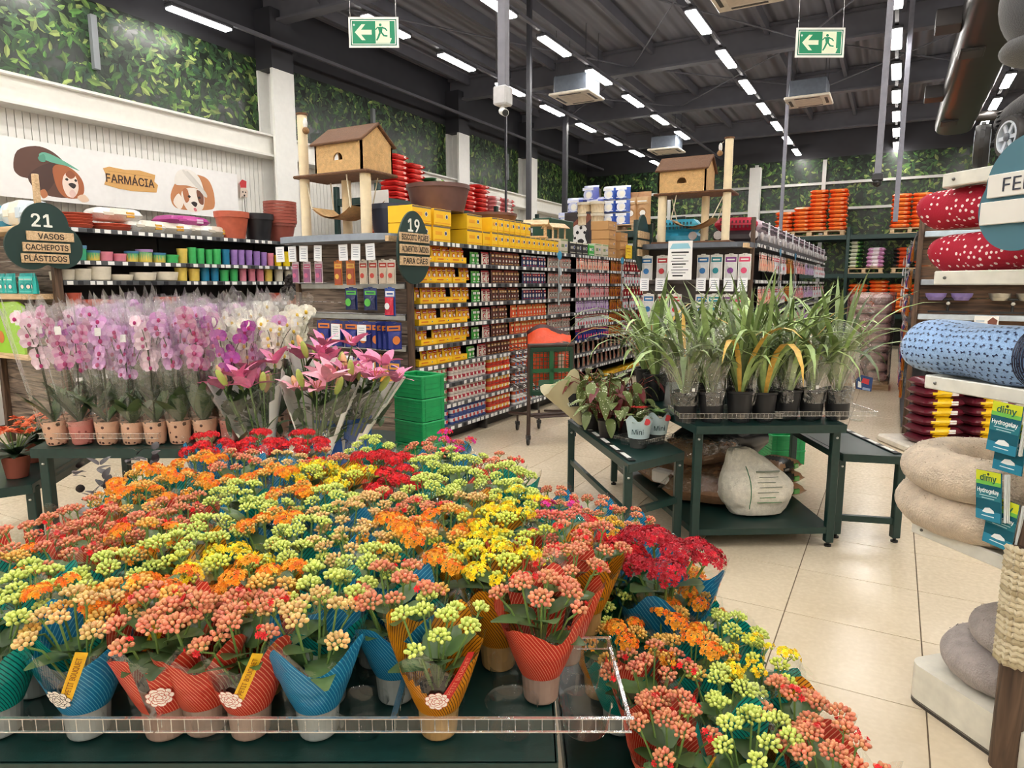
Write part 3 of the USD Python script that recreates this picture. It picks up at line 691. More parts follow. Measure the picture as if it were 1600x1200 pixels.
def orchid(colour, seed, full=True):
    def build(p):
        rg = np.random.default_rng(seed)
        B().lathe([(0, 0), (.042, 0), (.05, .012), (.06, .118), (.063, .125), (.057, .125), (.05, .11), (0, .11)], (210, 170, 140), 22).emit(p, 'pot', 'pot_pink' if seed % 3 == 0 else 'pot_heart')
        b = B()
        for k in range(14): b.sph((rg.uniform(-.04, .04), rg.uniform(-.04, .04), .11), .014, np.array((92, 66, 44)) * rg.uniform(.7, 1.2), 0)
        b.emit(p, 'bark', 'matte')
        for k in range(6):
            a = k * math.pi + rg.uniform(-.6, .6) + seed; g = leaf_grid(rg.uniform(.17, .25), rg.uniform(.034, .045), 8, rg.uniform(.0, .45), 0, .15)
            M = rot(0, 0, math.degrees(a)) @ rot(rg.uniform(45, 75), 0, 0)
            B().grid(g @ M.T + np.array([0, 0, .115]), np.array((66, 88, 50)) * rg.uniform(.8, 1.2), 60).emit(p, 'leaf', 'leaf')
        for st in range(2):
            a = seed * 2.1 + st * 2.6; lean = rg.uniform(.02, .05)
            t = np.linspace(0, 1, 12); H = rg.uniform(.5, .6)
            x = lean * t + .075 * np.clip(t - .55, 0, 1) ** 1.5 * 3.0; z = .11 + H * (t - .42 * np.clip(t - .62, 0, 1) ** 2 * 1.6)
            P = np.stack([x * math.cos(a), x * math.sin(a), z], -1)
            b = B(); b.tube(P, np.linspace(.0038, .002, 12), (62, 66, 40), 6); b.tube([(P[0] * .9), (P[7][0], P[7][1], P[7][2] + .1)], .0026, (48, 46, 38), 5); b.emit(p, 'stem', 'leaf')
            for k in range(6):
                i = 6 + k; i = min(i, 11); c = P[i] + np.array([rg.uniform(-.024, .024), rg.uniform(-.024, .024), rg.uniform(-.012, .012) + .008 * k])
                fd = np.array([rg.uniform(-.7, .7), -1 + rg.uniform(-.3, .5), rg.uniform(-.15, .3)])
                zc = fd / np.linalg.norm(fd); xc = np.cross([0, 0, 1], zc); xc /= np.linalg.norm(xc); M = np.stack([xc, np.cross(zc, xc), zc], 1)
                b = B(); orchid_flower(b, c + zc * .012, M, rg.uniform(.95, 1.2), ORC[colour], rg); b.emit(p, 'flower', 'petal')
        th = np.linspace(math.pi * 1.08, math.pi * 1.92, 16) if full else np.linspace(math.pi * 1.2, math.pi * 1.8, 10)
        h = np.linspace(.1 if full else .5, .66, 10 if full else 4)
        r = np.interp(h, [.1, .3, .66], [.064, .085, .125])
        rag = (rg.random(len(th)) - .3) * .05
        P = np.stack([r[:, None] * np.cos(th)[None] * (1 + .05 * np.sin(th * 9 + seed)[None]), r[:, None] * np.sin(th)[None] * (1 + .05 * np.sin(th * 9 + seed)[None]), h[:, None] + rag[None] * ((h[:, None] - h[0]) / (h[-1] - h[0])) ** 3], -1)
        fs = B().grid(P, (255, 255, 255), 70).emit(p, 'film_sleeve', 'film_orchid')
        Q = np.stack([P[-1], P[-1] * np.array([1.05, 1.05, 1]) + np.stack([0 * th, 0 * th, .05 + (rg.random(len(th)) - .3) * .07], -1)]); B().grid(Q, (255, 255, 255), 20).emit(fs, 'ragged_rim', 'film_rim')
        if seed % 2 == 0:
            B().box((.03, -.1, .6), (.03, .0015, .042), (240, 240, 238), rz=8).emit(p, 'paper_tag', 'print')
    return build
front = [(-2.43, 3.55, 'blush'), (-2.3, 3.56, 'purple-veined'), (-2.17, 3.56, 'lilac'), (-2.035, 3.56, 'lilac'), (-1.91, 3.56, 'blush'), (-1.79, 3.58, 'lilac'), (-1.66, 3.6, 'purple-veined'), (-1.54, 3.64, 'magenta'), (-1.43, 3.78, 'lilac')]
orch = [(r, d, c, 0) for r, d, c in front]
pat = ['lilac', 'blush', 'lilac', 'magenta', 'lilac', 'lilac', 'blush', 'lilac', 'white', 'white']
for row in range(1, 6):
    for k in range(9):
        r = -2.5 + k * .145 + .05 * (row % 2) - .02 * row + R.uniform(-.015, .015); d = 3.57 + row * .19 + R.uniform(-.02, .02)
        c = 'white' if r > -1.55 - .06 * row and row > 0 else pat[(k + row * 3) % 8]
        orch.append((r, d, c, row))
for (r, d, c, row) in orch:
    s = R.randrange(3) if row else R.randrange(6)
    key = f'orchid_{c.replace("-", "_")}_{s}_{min(row, 1)}'
    kind(key, orchid(c, s + 1 + 7 * len(c), row < 2 or row == 3))
    k = sorted(q for q, _, _, w in orch if w == row).index(r)
    copy(key, 'orchid', f'{c} moth orchid in film sleeve, {ORD[k]} from left in {ORD[row]} orchid row', 'orchid', 'orchids on the green table', D(r, d, .803), DA + R.uniform(-25, 25) if row else DA, R.uniform(.94, 1.04) + .012 * row, R.uniform(-3, 3), -5 if k < 2 else R.uniform(-3, 3))

# ---------------------------------------------------------------- strap-leaved plants in black pots
def strap(seed, nl=26, L0=.52):
    def build(p):
        rg = np.random.default_rng(seed)
        B().lathe([(0, 0), (.058, 0), (.062, .01), (.076, .165), (.083, .168), (.083, .18), (.075, .18), (.07, .16), (0, .16)], (30, 30, 33), 24).emit(p, 'pot', 'satin')
        b = B()
        for k in range(16): b.sph((rg.uniform(-.055, .055), rg.uniform(-.055, .055), .16), .014, np.array((70, 52, 38)) * rg.uniform(.7, 1.3), 0)
        b.emit(p, 'bark', 'matte')
        for k in range(nl):
            a = k * 2.4 + seed; L = L0 * rg.uniform(.6, 1.25); W = rg.uniform(.010, .018); out = rg.uniform(.15, 1.2)
            if k % 5 == 0: L *= 1.25; out = rg.uniform(1.2, 1.75)
            t = np.linspace(0, 1, 9)
            el = math.radians(86) - out * (.2 + 1.75 * t ** 1.5)            # elevation of each stretch
            st = np.stack([np.cos(el), np.sin(el)], 1) * L / 8; c = np.cumsum(np.vstack([[.02, .16], st[:-1]]), 0)
            w = W * np.minimum(1, 4 * (1 - t)) * np.minimum(1, .55 + t * 2); u = np.array([-1, 0, 1])
            ca, sa = math.cos(a), math.sin(a)
            P = np.stack([c[:, 0:1] * ca - u * w[:, None] * sa, c[:, 0:1] * sa + u * w[:, None] * ca, c[:, 1:2] - .3 * np.abs(u) * -w[:, None]], -1)
            col = np.array((122, 142, 88)) * rg.uniform(.6, 1.45) if rg.random() > .03 else np.array((206, 164, 70))
            B().grid(P, np.clip(col, 0, 255), 60).emit(p, 'strap_leaf', 'leaf')
        B().tube([(.02, 0, .15), (.03, .01, .5)], .005, (176, 140, 92), 6).emit(p, 'cane', 'matte')
        th = np.linspace(0, 2 * np.pi, 29); h = np.array([.1, .17, .185, .25, .33, .43, .54]); r = np.array([.08, .088, .086, .088, .112, .128, .12])
        cr = 1 + .16 * (rg.random((7, 29)) - .5); cr[:, -1] = cr[:, 0]
        m = np.ones(29) * 1.0
        P = np.stack([r[:, None] * cr * np.cos(th), r[:, None] * cr * np.sin(th), h[:, None] + .03 * np.sin(th * 3 + seed) * (h[:, None] / .5) ** 2], -1)
        sel = slice(13, 29)
        fl = B().grid(P[:, sel], (255, 255, 255), 25).emit(p, 'crinkled_film', 'film_crinkle')
        b = B(); Q = P[:, sel]
        for k in range(44):
            i, j = rg.integers(2, 6), rg.integers(0, Q.shape[1] - 1); i2, j2 = min(6, i + rg.integers(0, 2)), min(Q.shape[1] - 1, max(0, j + rg.integers(-1, 2)))
            if (i2, j2) != (i, j): b.tube([Q[i, j] * 1.003, (Q[i, j] + Q[i2, j2]) / 2 * 1.01, Q[i2, j2] * 1.003], [.0003, .0021, .0003], (255, 255, 255), 4)
        b.emit(fl, 'film_creases', 'film_edge')
        B().box((.03, -.082, .2), (.016, .002, .02), (240, 240, 236)).emit(p, 'price_tag', 'print')
    return build
for s in range(4): kind(f'strap_{s}', strap(s + 1, 36, .58 + .03 * s))
yu = [(1.09, 4.19), (1.25, 4.17), (1.42, 4.17), (1.58, 4.19), (1.75, 4.25), (1.91, 4.26), (2.08, 4.26), (1.06, 4.95), (1.08, 5.45), (1.3, 4.6), (1.62, 4.62), (1.9, 4.62), (1.98, 5.0), (1.35, 5.1), (1.66, 5.1), (1.95, 5.4)]
for k, (r, d) in enumerate(yu):
    lab = f'strap-leaved plant in black pot and crinkled film, {ORD[k]} from left in the front row' if k < 7 else (f'strap-leaved plant in black pot at the left edge, {"nearer" if k == 7 else "farther"} one' if k < 9 else f'strap-leaved plant in black pot behind the front row, {ORD[k - 9]} one counted rightwards and back')
    copy(f'strap_{k % 4}', 'strap_leaved_plant', lab, 'potted plant', 'strap-leaved plants on the green table', D(r, d, .803), DA + k * 67, R.uniform(.96, 1.12), R.uniform(-4, 4), R.uniform(-4, 4))
b = B(); b.poly([(-.05, -.04), (.05, -.06), (.055, .03), (-.02, .05), (-.055, .02)], (30, 62, 120), t=.004)
b.poly([(-.02, .0), (.03, -.015), (.032, .02), (-.01, .03)], (196, 48, 60), c=(0, -.0045, 0)); b.poly([(-.04, -.03), (-.015, -.036), (-.02, .0), (-.04, .01)], (214, 220, 226), c=(0, -.0045, 0)); b.poly([(-.01, -.045), (.04, -.055), (.042, -.04), (-.008, -.03)], (140, 160, 200), c=(0, -.0045, 0))
b.tube([(0, 0, .05), (-.05, 0, .16)], .0015, (60, 60, 60), 4)
solo(b, 'hanging_tag', 'gloss', 'blue cardboard tag hanging off the right edge of the strap-leaved plants', 'tag', None, D(2.28, 4.35, 1.02), DA)

# ---------------------------------------------------------------- begonias and small pots on the low table
def begonia(p):
    rg = np.random.default_rng(5)
    B().lathe([(0, 0), (.045, 0), (.06, .1), (.063, .105), (.055, .105), (0, .095)], (40, 36, 34), 20).emit(p, 'pot', 'satin')
    for k in range(26):
        a = k * 2.4; h = rg.uniform(.12, .36); r = rg.uniform(.03, .15)
        g = leaf_grid(rg.uniform(.08, .13), rg.uniform(.022, .032), 8, rg.uniform(.3, .8), .03, .2)
        M = rot(0, 0, math.degrees(a) - 90 + rg.uniform(-30, 30)) @ rot(rg.uniform(-60, 20), 0, 0)
        c = np.array([math.cos(a) * r, math.sin(a) * r, h])
        b = B(); b.grid(g @ M.T + c, (0, 0, 0), 60)
        b.emit(p, 'leaf', 'begonia' if k % 6 else 'red_leaf')
        B().tube([(0, 0, .09), c * np.array([.5, .5, .9]), c], .0024, (128, 60, 50), 5).emit(p, 'stem', 'leaf')
flat('red_leaf', (112, 40, 44), .45)
kind('begonia', begonia)
for (r, d, lab) in ((.8, 4.66, 'spotted-leaf begonia behind the two small sleeved plants'), (.58, 4.85, 'spotted-leaf begonia beside the cream paper cone'), (.9, 4.95, 'spotted-leaf begonia at the right rear of the low table'), (.62, 5.15, 'spotted-leaf begonia at the far end of the low left table'), (.75, 4.85, 'spotted-leaf begonia in the middle of the low left table'), (.66, 4.6, 'spotted-leaf begonia hanging over the left edge of the low table')):
    copy('begonia', 'begonia', lab, 'potted begonia', 'begonias on the low table', D(r, d, .603), r * 400, 1.15)
def mini(ph, s):
    def build(p):
        rg = np.random.default_rng(s)
        B().lathe([(0, 0), (.038, 0), (.052, .075), (.055, .08), (.048, .08), (0, .07)], (70, 72, 70), 18).emit(p, 'pot', 'cup_clear')
        th = np.linspace(1.05 * math.pi, 1.95 * math.pi, 14); h = np.array([.05, .1, .15]); r = np.array([.05, .058, .066])
        P = np.stack([r[:, None] * np.cos(th), r[:, None] * np.sin(th), h[:, None] + .015 * np.sin(th * 5) * (h[:, None] > .14)], -1)
        sl = B().grid(P, (190, 210, 214), 60).emit(p, 'paper_sleeve', 'print')
        b = B(); b.lathe([(0, 0), (.016, 0)], (206, 60, 66), 16, M=rot(90, 0, 0), c=(.036, -.056, .135)); b.text('Mini', .024, (20, 60, 66), c=(-.005, -.066, .075), sx=.9); b.emit(sl, 'printed_label', 'print')
        for k in range(16):
            a = k * 2.4; g = leaf_grid(rg.uniform(.05, .08), rg.uniform(.016, .026), 7, .4, .05); M = rot(0, 0, math.degrees(a)) @ rot(rg.uniform(10, 60), 0, 0)
            B().grid(g @ M.T + np.array([0, 0, rg.uniform(.1, .15)]), np.array((92, 124, 62)) * rg.uniform(.7, 1.2), 60).emit(p, 'leaf', 'leaf' if s else 'begonia')
        if s == 0:
            b = B()
            for k in range(7): bloom(b, np.array([rg.uniform(-.03, .03), rg.uniform(-.03, .03), .19]), .016, (206, 48, 44), np.eye(3), rg)
            b.emit(p, 'bloom', 'petal')
    return build
kind('mini_a', mini(0, 0)); kind('mini_b', mini(1, 1))
copy('mini_a', 'mini_plant', 'small plant with red blooms in a pale paper sleeve with red dot', 'potted plant', 'mini plants on the low table', D(.82, 4.3, .603), DA - 10, 1.35)
copy('mini_b', 'mini_plant', 'small leafy plant in a pale paper sleeve, right of the red-bloomed one', 'potted plant', 'mini plants on the low table', D(.96, 4.42, .603), DA + 5, 1.35)
copy('tray32', 'plant_tray', 'clear plastic tray under the two small sleeved plants', 'plant tray', None, D(.88, 4.42, .6), DA + 40, .8)
# bouquet in a paper cone behind the begonias
b = B(); th = np.linspace(0, 2 * np.pi, 17); h = np.linspace(0, .36, 5); P = np.stack([(.02 + h[:, None] * .38) * np.cos(th), (.02 + h[:, None] * .38) * np.sin(th), h[:, None] + .03 * np.sin(th * 3) * h[:, None] / .36], -1)
b.grid(P, (196, 186, 150), 60); b.poly([(-.05, -.02), (.04, -.06), (.05, .04), (-.02, .07)], (20, 20, 22), c=(.03, -.105, .2)); b.text('Royal', .03, (230, 230, 226), c=(.03, -.108, .18))
for k in range(14): b.grid(leaf_grid(.1, .025, 6, .3) @ (rot(0, 0, k * 137) @ rot(50, 0, 0)).T + np.array([0, 0, .3]), (120, 136, 84), 60)
solo(b, 'paper_cone_bouquet', 'print', 'cream paper cone bouquet leaning out left of the begonias', 'bouquet', None, D(.52, 4.95, .62), DA, rx=0, ry=-28)

# ---------------------------------------------------------------- lilies in white paper cones
def lily(seed, tone):
    def build(p):
        rg = np.random.default_rng(seed)
        th = np.linspace(0, 2 * np.pi, 33); h = np.linspace(0, .42, 9); r = .03 + .15 * (h / .42) ** 1.1
        rr = r[:, None] * (1 + .06 * np.sin(th * 6 + seed)); Z = h[:, None] + .05 * np.cos(2 * th)[None] * (h[:, None] / .42) ** 2
        P = np.stack([rr * np.cos(th), rr * np.sin(th), Z], -1); uvn = 32
        q = np.array([[i * 33 + j, i * 33 + j + 1, (i + 1) * 33 + j + 1, (i + 1) * 33 + j] for i in range(8) for j in range(32)]).reshape(8, 32, 4)
        fr = np.abs(((th[:-1] - 1.5 * np.pi + np.pi) % (2 * np.pi)) - np.pi); win = fr[None] < np.linspace(.1, 1.3, 8)[:, None]
        win[0] = False
        sl = B().add(P.reshape(-1, 3), q[~win], (238, 236, 232), 60).emit(p, 'paper_cone', 'print')
        B().add(P.reshape(-1, 3), q[win], (255, 255, 255), 60).emit(p, 'film_window', 'film_clear')
        for k in range(60):
            a = rg.uniform(0, 6.28); r0 = rg.uniform(.0, .13); hh = rg.uniform(.14, .38); g = leaf_grid(rg.uniform(.09, .14), rg.uniform(.01, .016), 6, .3)
            B().grid(g @ (rot(0, 0, math.degrees(a)) @ rot(rg.uniform(20, 75), 0, 0)).T + np.array([math.cos(a) * r0, math.sin(a) * r0, hh]), np.array((62, 84, 50)) * rg.uniform(.7, 1.2), 60).emit(p, 'leaf', 'leaf')
        for k in range(12):
            a = k * 2.4; r0 = .03 + .13 * math.sqrt((k + .5) / 12); c = np.array([math.cos(a) * r0, math.sin(a) * r0, rg.uniform(.4, .5)])
            b = B()
            if k % 2 == 0:
                for m in range(6):
                    g = leaf_grid(.105, .024, 7, .5, 0, .12) @ (rot(0, 0, m * 60) @ rot(52, 0, 0)).T
                    b.grid(g @ rot(rg.uniform(-25, 25), rg.uniform(-25, 25), 0).T + c, np.clip(np.array(tone) * rg.uniform(.9, 1.05), 0, 255), 60)
                for m in range(5): b.tube([c, c + np.array([math.cos(m) * .02, math.sin(m) * .02, .05])], .0016, (176, 110, 60), 4)
                b.tube([c * np.array([.4, .4, .3]), c], .004, (96, 124, 66), 5); b.emit(p, 'lily_flower', 'petal')
            else:
                d = np.array([c[0] * 2, c[1] * 2, .6]); b.sph(c, .016, (176, 190, 96) if k % 3 else (228, 178, 130), 2, (1, 1, 3.0), frame(d)); b.tube([c * np.array([.4, .4, .3]), c], .004, (96, 124, 66), 5); b.emit(p, 'lily_bud', 'petal')
        b = B(); b.tube([(-.03, -.083, .1), (-.012, -.087, .115), (.004, -.083, .108), (-.006, -.08, .094)], .002, (30, 30, 30), 4); b.sph((.016, -.075, .095), .003, (30, 30, 30), 0); b.emit(sl, 'printed_mark', 'print')
    return build
for s, t in enumerate(((226, 130, 170), (232, 160, 176), (228, 140, 176))): kind(f'lily_{s}', lily(s + 3, t))
for k, (r, d, z, tilt, lab) in enumerate(((-1.33, 3.56, .66, -9, 'pink lily bouquet in white paper cone, leftmost beside the orchids'), (-1.04, 3.5, .64, 5, 'pink lily bouquet in white paper cone, front middle one'), (-.92, 3.66, .7, 16, 'pink lily bouquet in white paper cone, rightmost beside the green crates'), (-1.1, 3.82, .76, 4, 'pink lily bouquet behind the other lilies, tallest one'))):
    copy(f'lily_{k % 3}', 'lily_bouquet', lab, 'bouquet', 'lily bouquets', D(r, d, z), DA, 1.12, 0, tilt)
b = B(); b.lathe([(0, 0), (.15, 0), (.19, .3), (.195, .3), (.198, .315), (.186, .315), (.146, .01), (0, .01)], (34, 92, 176), 30); solo(b, 'blue_bucket', 'satin', 'blue plastic bucket holding the lily bouquets', 'bucket', None, D(-.98, 3.78, .605))
# orange flowers on the far left low table
def gerbera(p):
    rg = np.random.default_rng(8)
    B().lathe([(0, 0), (.045, 0), (.06, .1), (.063, .105), (0, .095)], (150, 80, 62), 18).emit(p, 'pot', 'clay')
    for k in range(18):
        a = k * 2.4; g = leaf_grid(rg.uniform(.1, .16), .026, 7, .5, .08); B().grid(g @ (rot(0, 0, math.degrees(a)) @ rot(rg.uniform(10, 70), 0, 0)).T + np.array([0, 0, .1]), np.array((40, 58, 36)) * rg.uniform(.7, 1.3), 60).emit(p, 'leaf', 'leaf')
    for k in range(7):
        a = k * 2.4; c = np.array([math.cos(a) * .07, math.sin(a) * .07, rg.uniform(.2, .27)]); b = B()
        for m in range(3): bloom(b, c + np.array([0, 0, m * .006]), .034 - m * .007, np.array((242, 120, 66)) * rg.uniform(.9, 1.04), rot(rg.uniform(-30, 30), 0, m * 20), rg)
        b.tube([(0, 0, .1), c], .003, (96, 120, 60), 5); b.emit(p, 'bloom', 'petal')
kind('gerbera', gerbera)
for k, (r, d, lab) in enumerate(((-2.72, 3.62, 'orange-flowered plant on the low table at the left edge, nearest one'), (-2.9, 3.5, 'orange-flowered plant at the very left edge of the picture'), (-2.85, 3.95, 'orange-flowered plant behind, left of the orchids'))):
    copy('gerbera', 'orange_flowered_plant', lab, 'potted plant', 'orange flowers at left', D(r, d, .603), k * 70, 1.15)
# dark-leaved plant at the back left of the flower table
def dark_plant(p):
    rg = np.random.default_rng(3)
    B().lathe([(0, 0), (.045, 0), (.06, .1), (.062, .105), (0, .095)], (120, 120, 116), 18).emit(p, 'pot', 'cup_clear')
    for k in range(22):
        a = k * 2.4; g = leaf_grid(.042, .014, 6, .3, .05); B().grid(g @ (rot(0, 0, math.degrees(a)) @ rot(rg.uniform(10, 70), 0, 0)).T + np.array([math.cos(a) * .04, math.sin(a) * .04, rg.uniform(.12, .27)]), np.array((44, 27, 30)) * rg.uniform(.6, 1.3), 60).emit(p, 'leaf', 'leaf')
kind('dark_plant', dark_plant)
for k, (r, d, lab) in enumerate(((-1.4, 2.2, 'dark purple-leaved plant left of the kalanchoes, nearer one'), (-1.33, 2.38, 'dark purple-leaved plant left of the kalanchoes, farther one'))):
    copy('dark_plant', 'dark_leaved_plant', lab, 'potted plant', None, D(r, d, .8), 40 * k)

# ---------------------------------------------------------------- goods: builders for packs, cans, pots and bags
def col(px, X):
    """where along the aisle (y) the picture's column px meets the plane of a shelf front at X"""
    t = (px - 800) / 1071.4; a = math.atan(t) - math.radians(29.249)
    return X / math.tan(a)

def pillow_grid(b, w, h, d, colr, c=(0, 0, 0), flat=.55, n=7):
    """stand-up pack: front and back bulging sheets, sealed top"""
    u = np.linspace(-1, 1, n)[None]; v = np.linspace(0, 1, n + 1)[:, None]
    bul = d / 2 * (1 - np.abs(u) ** 3) ** .5 * np.clip(1.15 - v ** 2.2, 0, 1) * (1 - .0 * v)
    ww = w / 2 * (1 - .05 * np.sin(v * math.pi))
    for s in (-1, 1):
        P = np.stack([u * ww * (1 if s < 0 else -1), s * (bul + .0008), v * h + 0 * u], -1)
        b.grid(P + np.asarray(c, float), colr, 70)
    return b
def front_y(d, x, w, z, h):
    u, v = min(abs(2 * x / w), 1), z / h
    return -(d / 2 * (1 - u ** 3) ** .5 * max(0, min(1, 1.15 - v ** 2.2)) + .0022)
def disc(b, x, z, r, colr, y, n=14, sx=1):
    a = np.linspace(0, 2 * np.pi, n, endpoint=False)
    b.add(np.vstack([np.c_[x + r * sx * np.cos(a), np.full(n, y), z + r * np.sin(a)], [[x, y, z]]]), [[k, (k + 1) % n, n] for k in range(n)], colr)
def rect(b, x0, z0, x1, z1, colr, y):
    b.add([[x0, y, z0], [x1, y, z0], [x1, y, z1], [x0, y, z1]], [[0, 1, 2], [0, 2, 3]], colr)
def pouch(w, h, d, c1, c2, c3, c4=(240, 236, 226)):
    def build(p):
        b = B(); pillow_grid(b, w, h, d, lambda q: c2 if q[2] > h * .86 else c1); bd = b.emit(p, 'pack', 'foil')
        b = B(); y = -d / 2 - .003
        rect(b, -w * .36, h * .62, w * .36, h * .82, c3, y + .002); rect(b, -w * .3, h * .68, w * .3, h * .72, c4, y + .001); disc(b, 0, h * .36, w * .3, c2, y + .001); disc(b, w * .05, h * .34, w * .19, c4, y); rect(b, -w * .34, h * .07, w * .34, h * .13, c3, y)
        b.emit(bd, 'printed_front', 'gloss')
    return build
def can(r, h, c1, c2, c3):
    def build(p):
        b = B(); b.lathe([(r * .96, 0), (r, .004), (r, h * .3), (r, h * .7), (r, h - .004), (r * .96, h)], lambda q: c2 if h * .3 < q[2] < h * .7 else c1, 16); bd = b.emit(p, 'can_body', 'gloss')
        B().lathe([(0, h - .003), (r * .88, h - .003), (r * .92, h + .002), (r * .98, h)], (190, 190, 188), 16).emit(p, 'lid', 'steel')
        b = B(); disc(b, 0, h * .5, h * .2, c3, -r - .001); b.emit(bd, 'label_spot', 'print')
    return build
def hang(w, h, d, c1, c2, c3, tag=False):
    """card or bag hanging from a peg; the hole is at the origin"""
    def build(p):
        b = B(); b.poly([(-w / 2, -h), (w / 2, -h), (w / 2, .012), (w * .18, .016), (w * .18, .024), (-w * .18, .024), (-w * .18, .016), (-w / 2, .012)], c1, t=.002); cd = b.emit(p, 'card', 'gloss')
        b = B(); pillow_grid(b, w * .84, h * .66, d, c2, (0, -.003 - d / 4, -h * .95)); b.emit(p, 'contents', 'foil')
        b = B(); rect(b, -w * .42, -h * .26, w * .42, -h * .06, c3, -.0035); rect(b, -w * .3, -h * .19, w * .3, -h * .13, c1, -.0042); b.emit(cd, 'printed_header', 'print'); b = B(); disc(b, 0, -h * .62, w * .24, c3, -d * .85 - .004); b.emit(cd, 'printed_spot', 'print')
        B().tube([(0, .06, .004), (0, -.02, .004), (0, -.035, .012)], .0022, (170, 170, 172), 5).emit(p, 'peg', 'steel')
    return build
def carton(w, d, h, c1, c2, c3, logo=(40, 60, 130)):
    def build(p):
        b = B(); b.box((0, 0, h / 2), (w, d, h), c1, b=.003); bd = b.emit(p, 'carton', 'print')
        b = B(); b.box((0, 0, h + .0005), (w * .04, d, .001), c2); b.box((0, -d / 2 - .0005, h * .93), (w, .001, h * .1), c2); rect(b, -w * .45, h * .1, w * .45, h * .16, c3, -d / 2 - .002); disc(b, w * .22, h * .55, h * .15, (240, 240, 240), -d / 2 - .0015); disc(b, w * .22, h * .55, h * .11, logo, -d / 2 - .002); rect(b, -w * .38, h * .42, 0, h * .64, c3, -d / 2 - .0015)
        x = w / 2 + .0012
        b.add([[x, -d * .4, h * .3], [x, d * .4, h * .3], [x, d * .4, h * .7], [x, -d * .4, h * .7]], [[0, 1, 2], [0, 2, 3]], c2)
        b.emit(bd, 'printed_sides', 'print')
    return build
def sack(w, d, h, c1, c2, c3, mt='foil', seed=0):
    """filled bag lying flat"""
    def build(p):
        nu, nv = 15, 11; u = np.linspace(-1, 1, nu)[None]; v = np.linspace(-1, 1, nv)[:, None]
        pl = (1 - np.abs(u) ** 5) ** .45 * (1 - np.abs(v) ** 4) ** .45
        nz = meshkit.fbm(np.stack(np.broadcast_arrays(u * 2 + seed, v * 2, 0 * u * v), -1), 3, seed) - .5
        b = B()
        for s in (-1, 1):
            z = h / 2 + s * (h / 2 * pl * (1 + .25 * nz)) * (1 if s > 0 else .98)
            P = np.stack(np.broadcast_arrays(u * w / 2 * (1 - .02 * np.abs(v)), v * d / 2, z), -1)
            b.grid(P if s > 0 else P[:, ::-1], lambda q: c2 if abs(q[0]) < w * .17 else c1, 70)
        bd = b.emit(p, 'sack', mt)
        b = B(); y = -d / 2 * .9
        b.box((w * .22, y, h * .5), (w * .16, .03, h * .4), c3, b=.004); b.emit(bd, 'printed_code', 'gloss'); b = B(); b.box((-w * .2, y - .002, h * .5), (w * .2, .03, h * .26), c2, b=.004); b.emit(bd, 'printed_panel', 'gloss'); b = B(); b.box((w / 2 * .97, 0, h * .5), (.02, d * .3, h * .3), c3, b=.004); b.emit(bd, 'printed_end', 'gloss')
    return build
def pot(r, h, c1, c2=None, taper=.8):
    def build(p):
        b = B(); rim = h * .22
        b.lathe([(0, 0), (r * taper * .96, 0), (r * taper, .006), (r * .94, h - rim), (r, h - rim), (r * 1.02, h), (r * .94, h), (r * .9, h - rim), (r * .74, .02), (0, .02)], c1 if c2 is None else (lambda q: c2[min(len(c2) - 1, int(max(q[2], 0) / h * len(c2)))]), 28); b.emit(p, 'pot', 'satin')
    return build
def bowl(r, h, c):
    def build(p):
        b = B(); b.lathe([(0, 0), (r * .82, 0), (r * .9, .008), (r, h * .8), (r, h), (r * .94, h), (r * .84, .016), (0, .016)], c, 26); b.emit(p, 'bowl', 'satin')
    return build

def gondola(name, label, face, back, y0, y1, levels, side=1, endwood=None, tags=True, base=.12):
    """shelf run along y; face = x of the shelf fronts, back = x of the back panel"""
    t = thing(name, label, 'shelf rack', None, ((face + back) / 2, (y0 + y1) / 2, 0))
    ox, oy = (face + back) / 2, (y0 + y1) / 2; s = 1 if face > back else -1
    L = y1 - y0; top = max(levels)
    B().box((back - ox, 0, top / 2 + .05), (.03, L, top), (70, 66, 64)).emit(t, 'back_panel', 'matte')
    n = max(1, round(L / 1.25))
    for k in range(n + 1):
        y = -L / 2 + L * k / n; b = B(); b.box((back - ox + s * .03, y, top / 2), (.04, .035, top), (62, 60, 60)); b.box(((face + back) / 2 - ox, y, .05), (abs(face - back) * .92, .04, .1), (62, 60, 60)); b.emit(t, 'upright', 'satin')
    B().box((-s * .06, 0, base / 2), (abs(face - back) - .12, L, base), (40, 38, 38)).emit(t, 'kick_base', 'satin')
    for z in levels:
        b = B(); b.box((0, 0, z - .012), (abs(face - back), L, .022), (112, 112, 114)); b.box((face - ox, 0, z - .022), (.012, L, .044), (86, 88, 92), b=.003); sh = b.emit(t, 'shelf', 'satin')
        if tags and z > .05:
            b = B(); y = -L / 2 + .06; rg = np.random.default_rng(int(z * 1000))
            while y < L / 2 - .06:
                w = rg.uniform(.045, .07); b.box((face - ox + s * .0075, y, z - .022), (.002, w, .036), (240, 240, 238) if rg.random() < .8 else (36, 38, 44)); y += w + rg.uniform(.02, .09)
            data(b.emit(sh, 'price_tags', 'print'), kind='stuff')
    return t
def pick(names, px0, px1, X): return col(px0, X), col(px1, X)

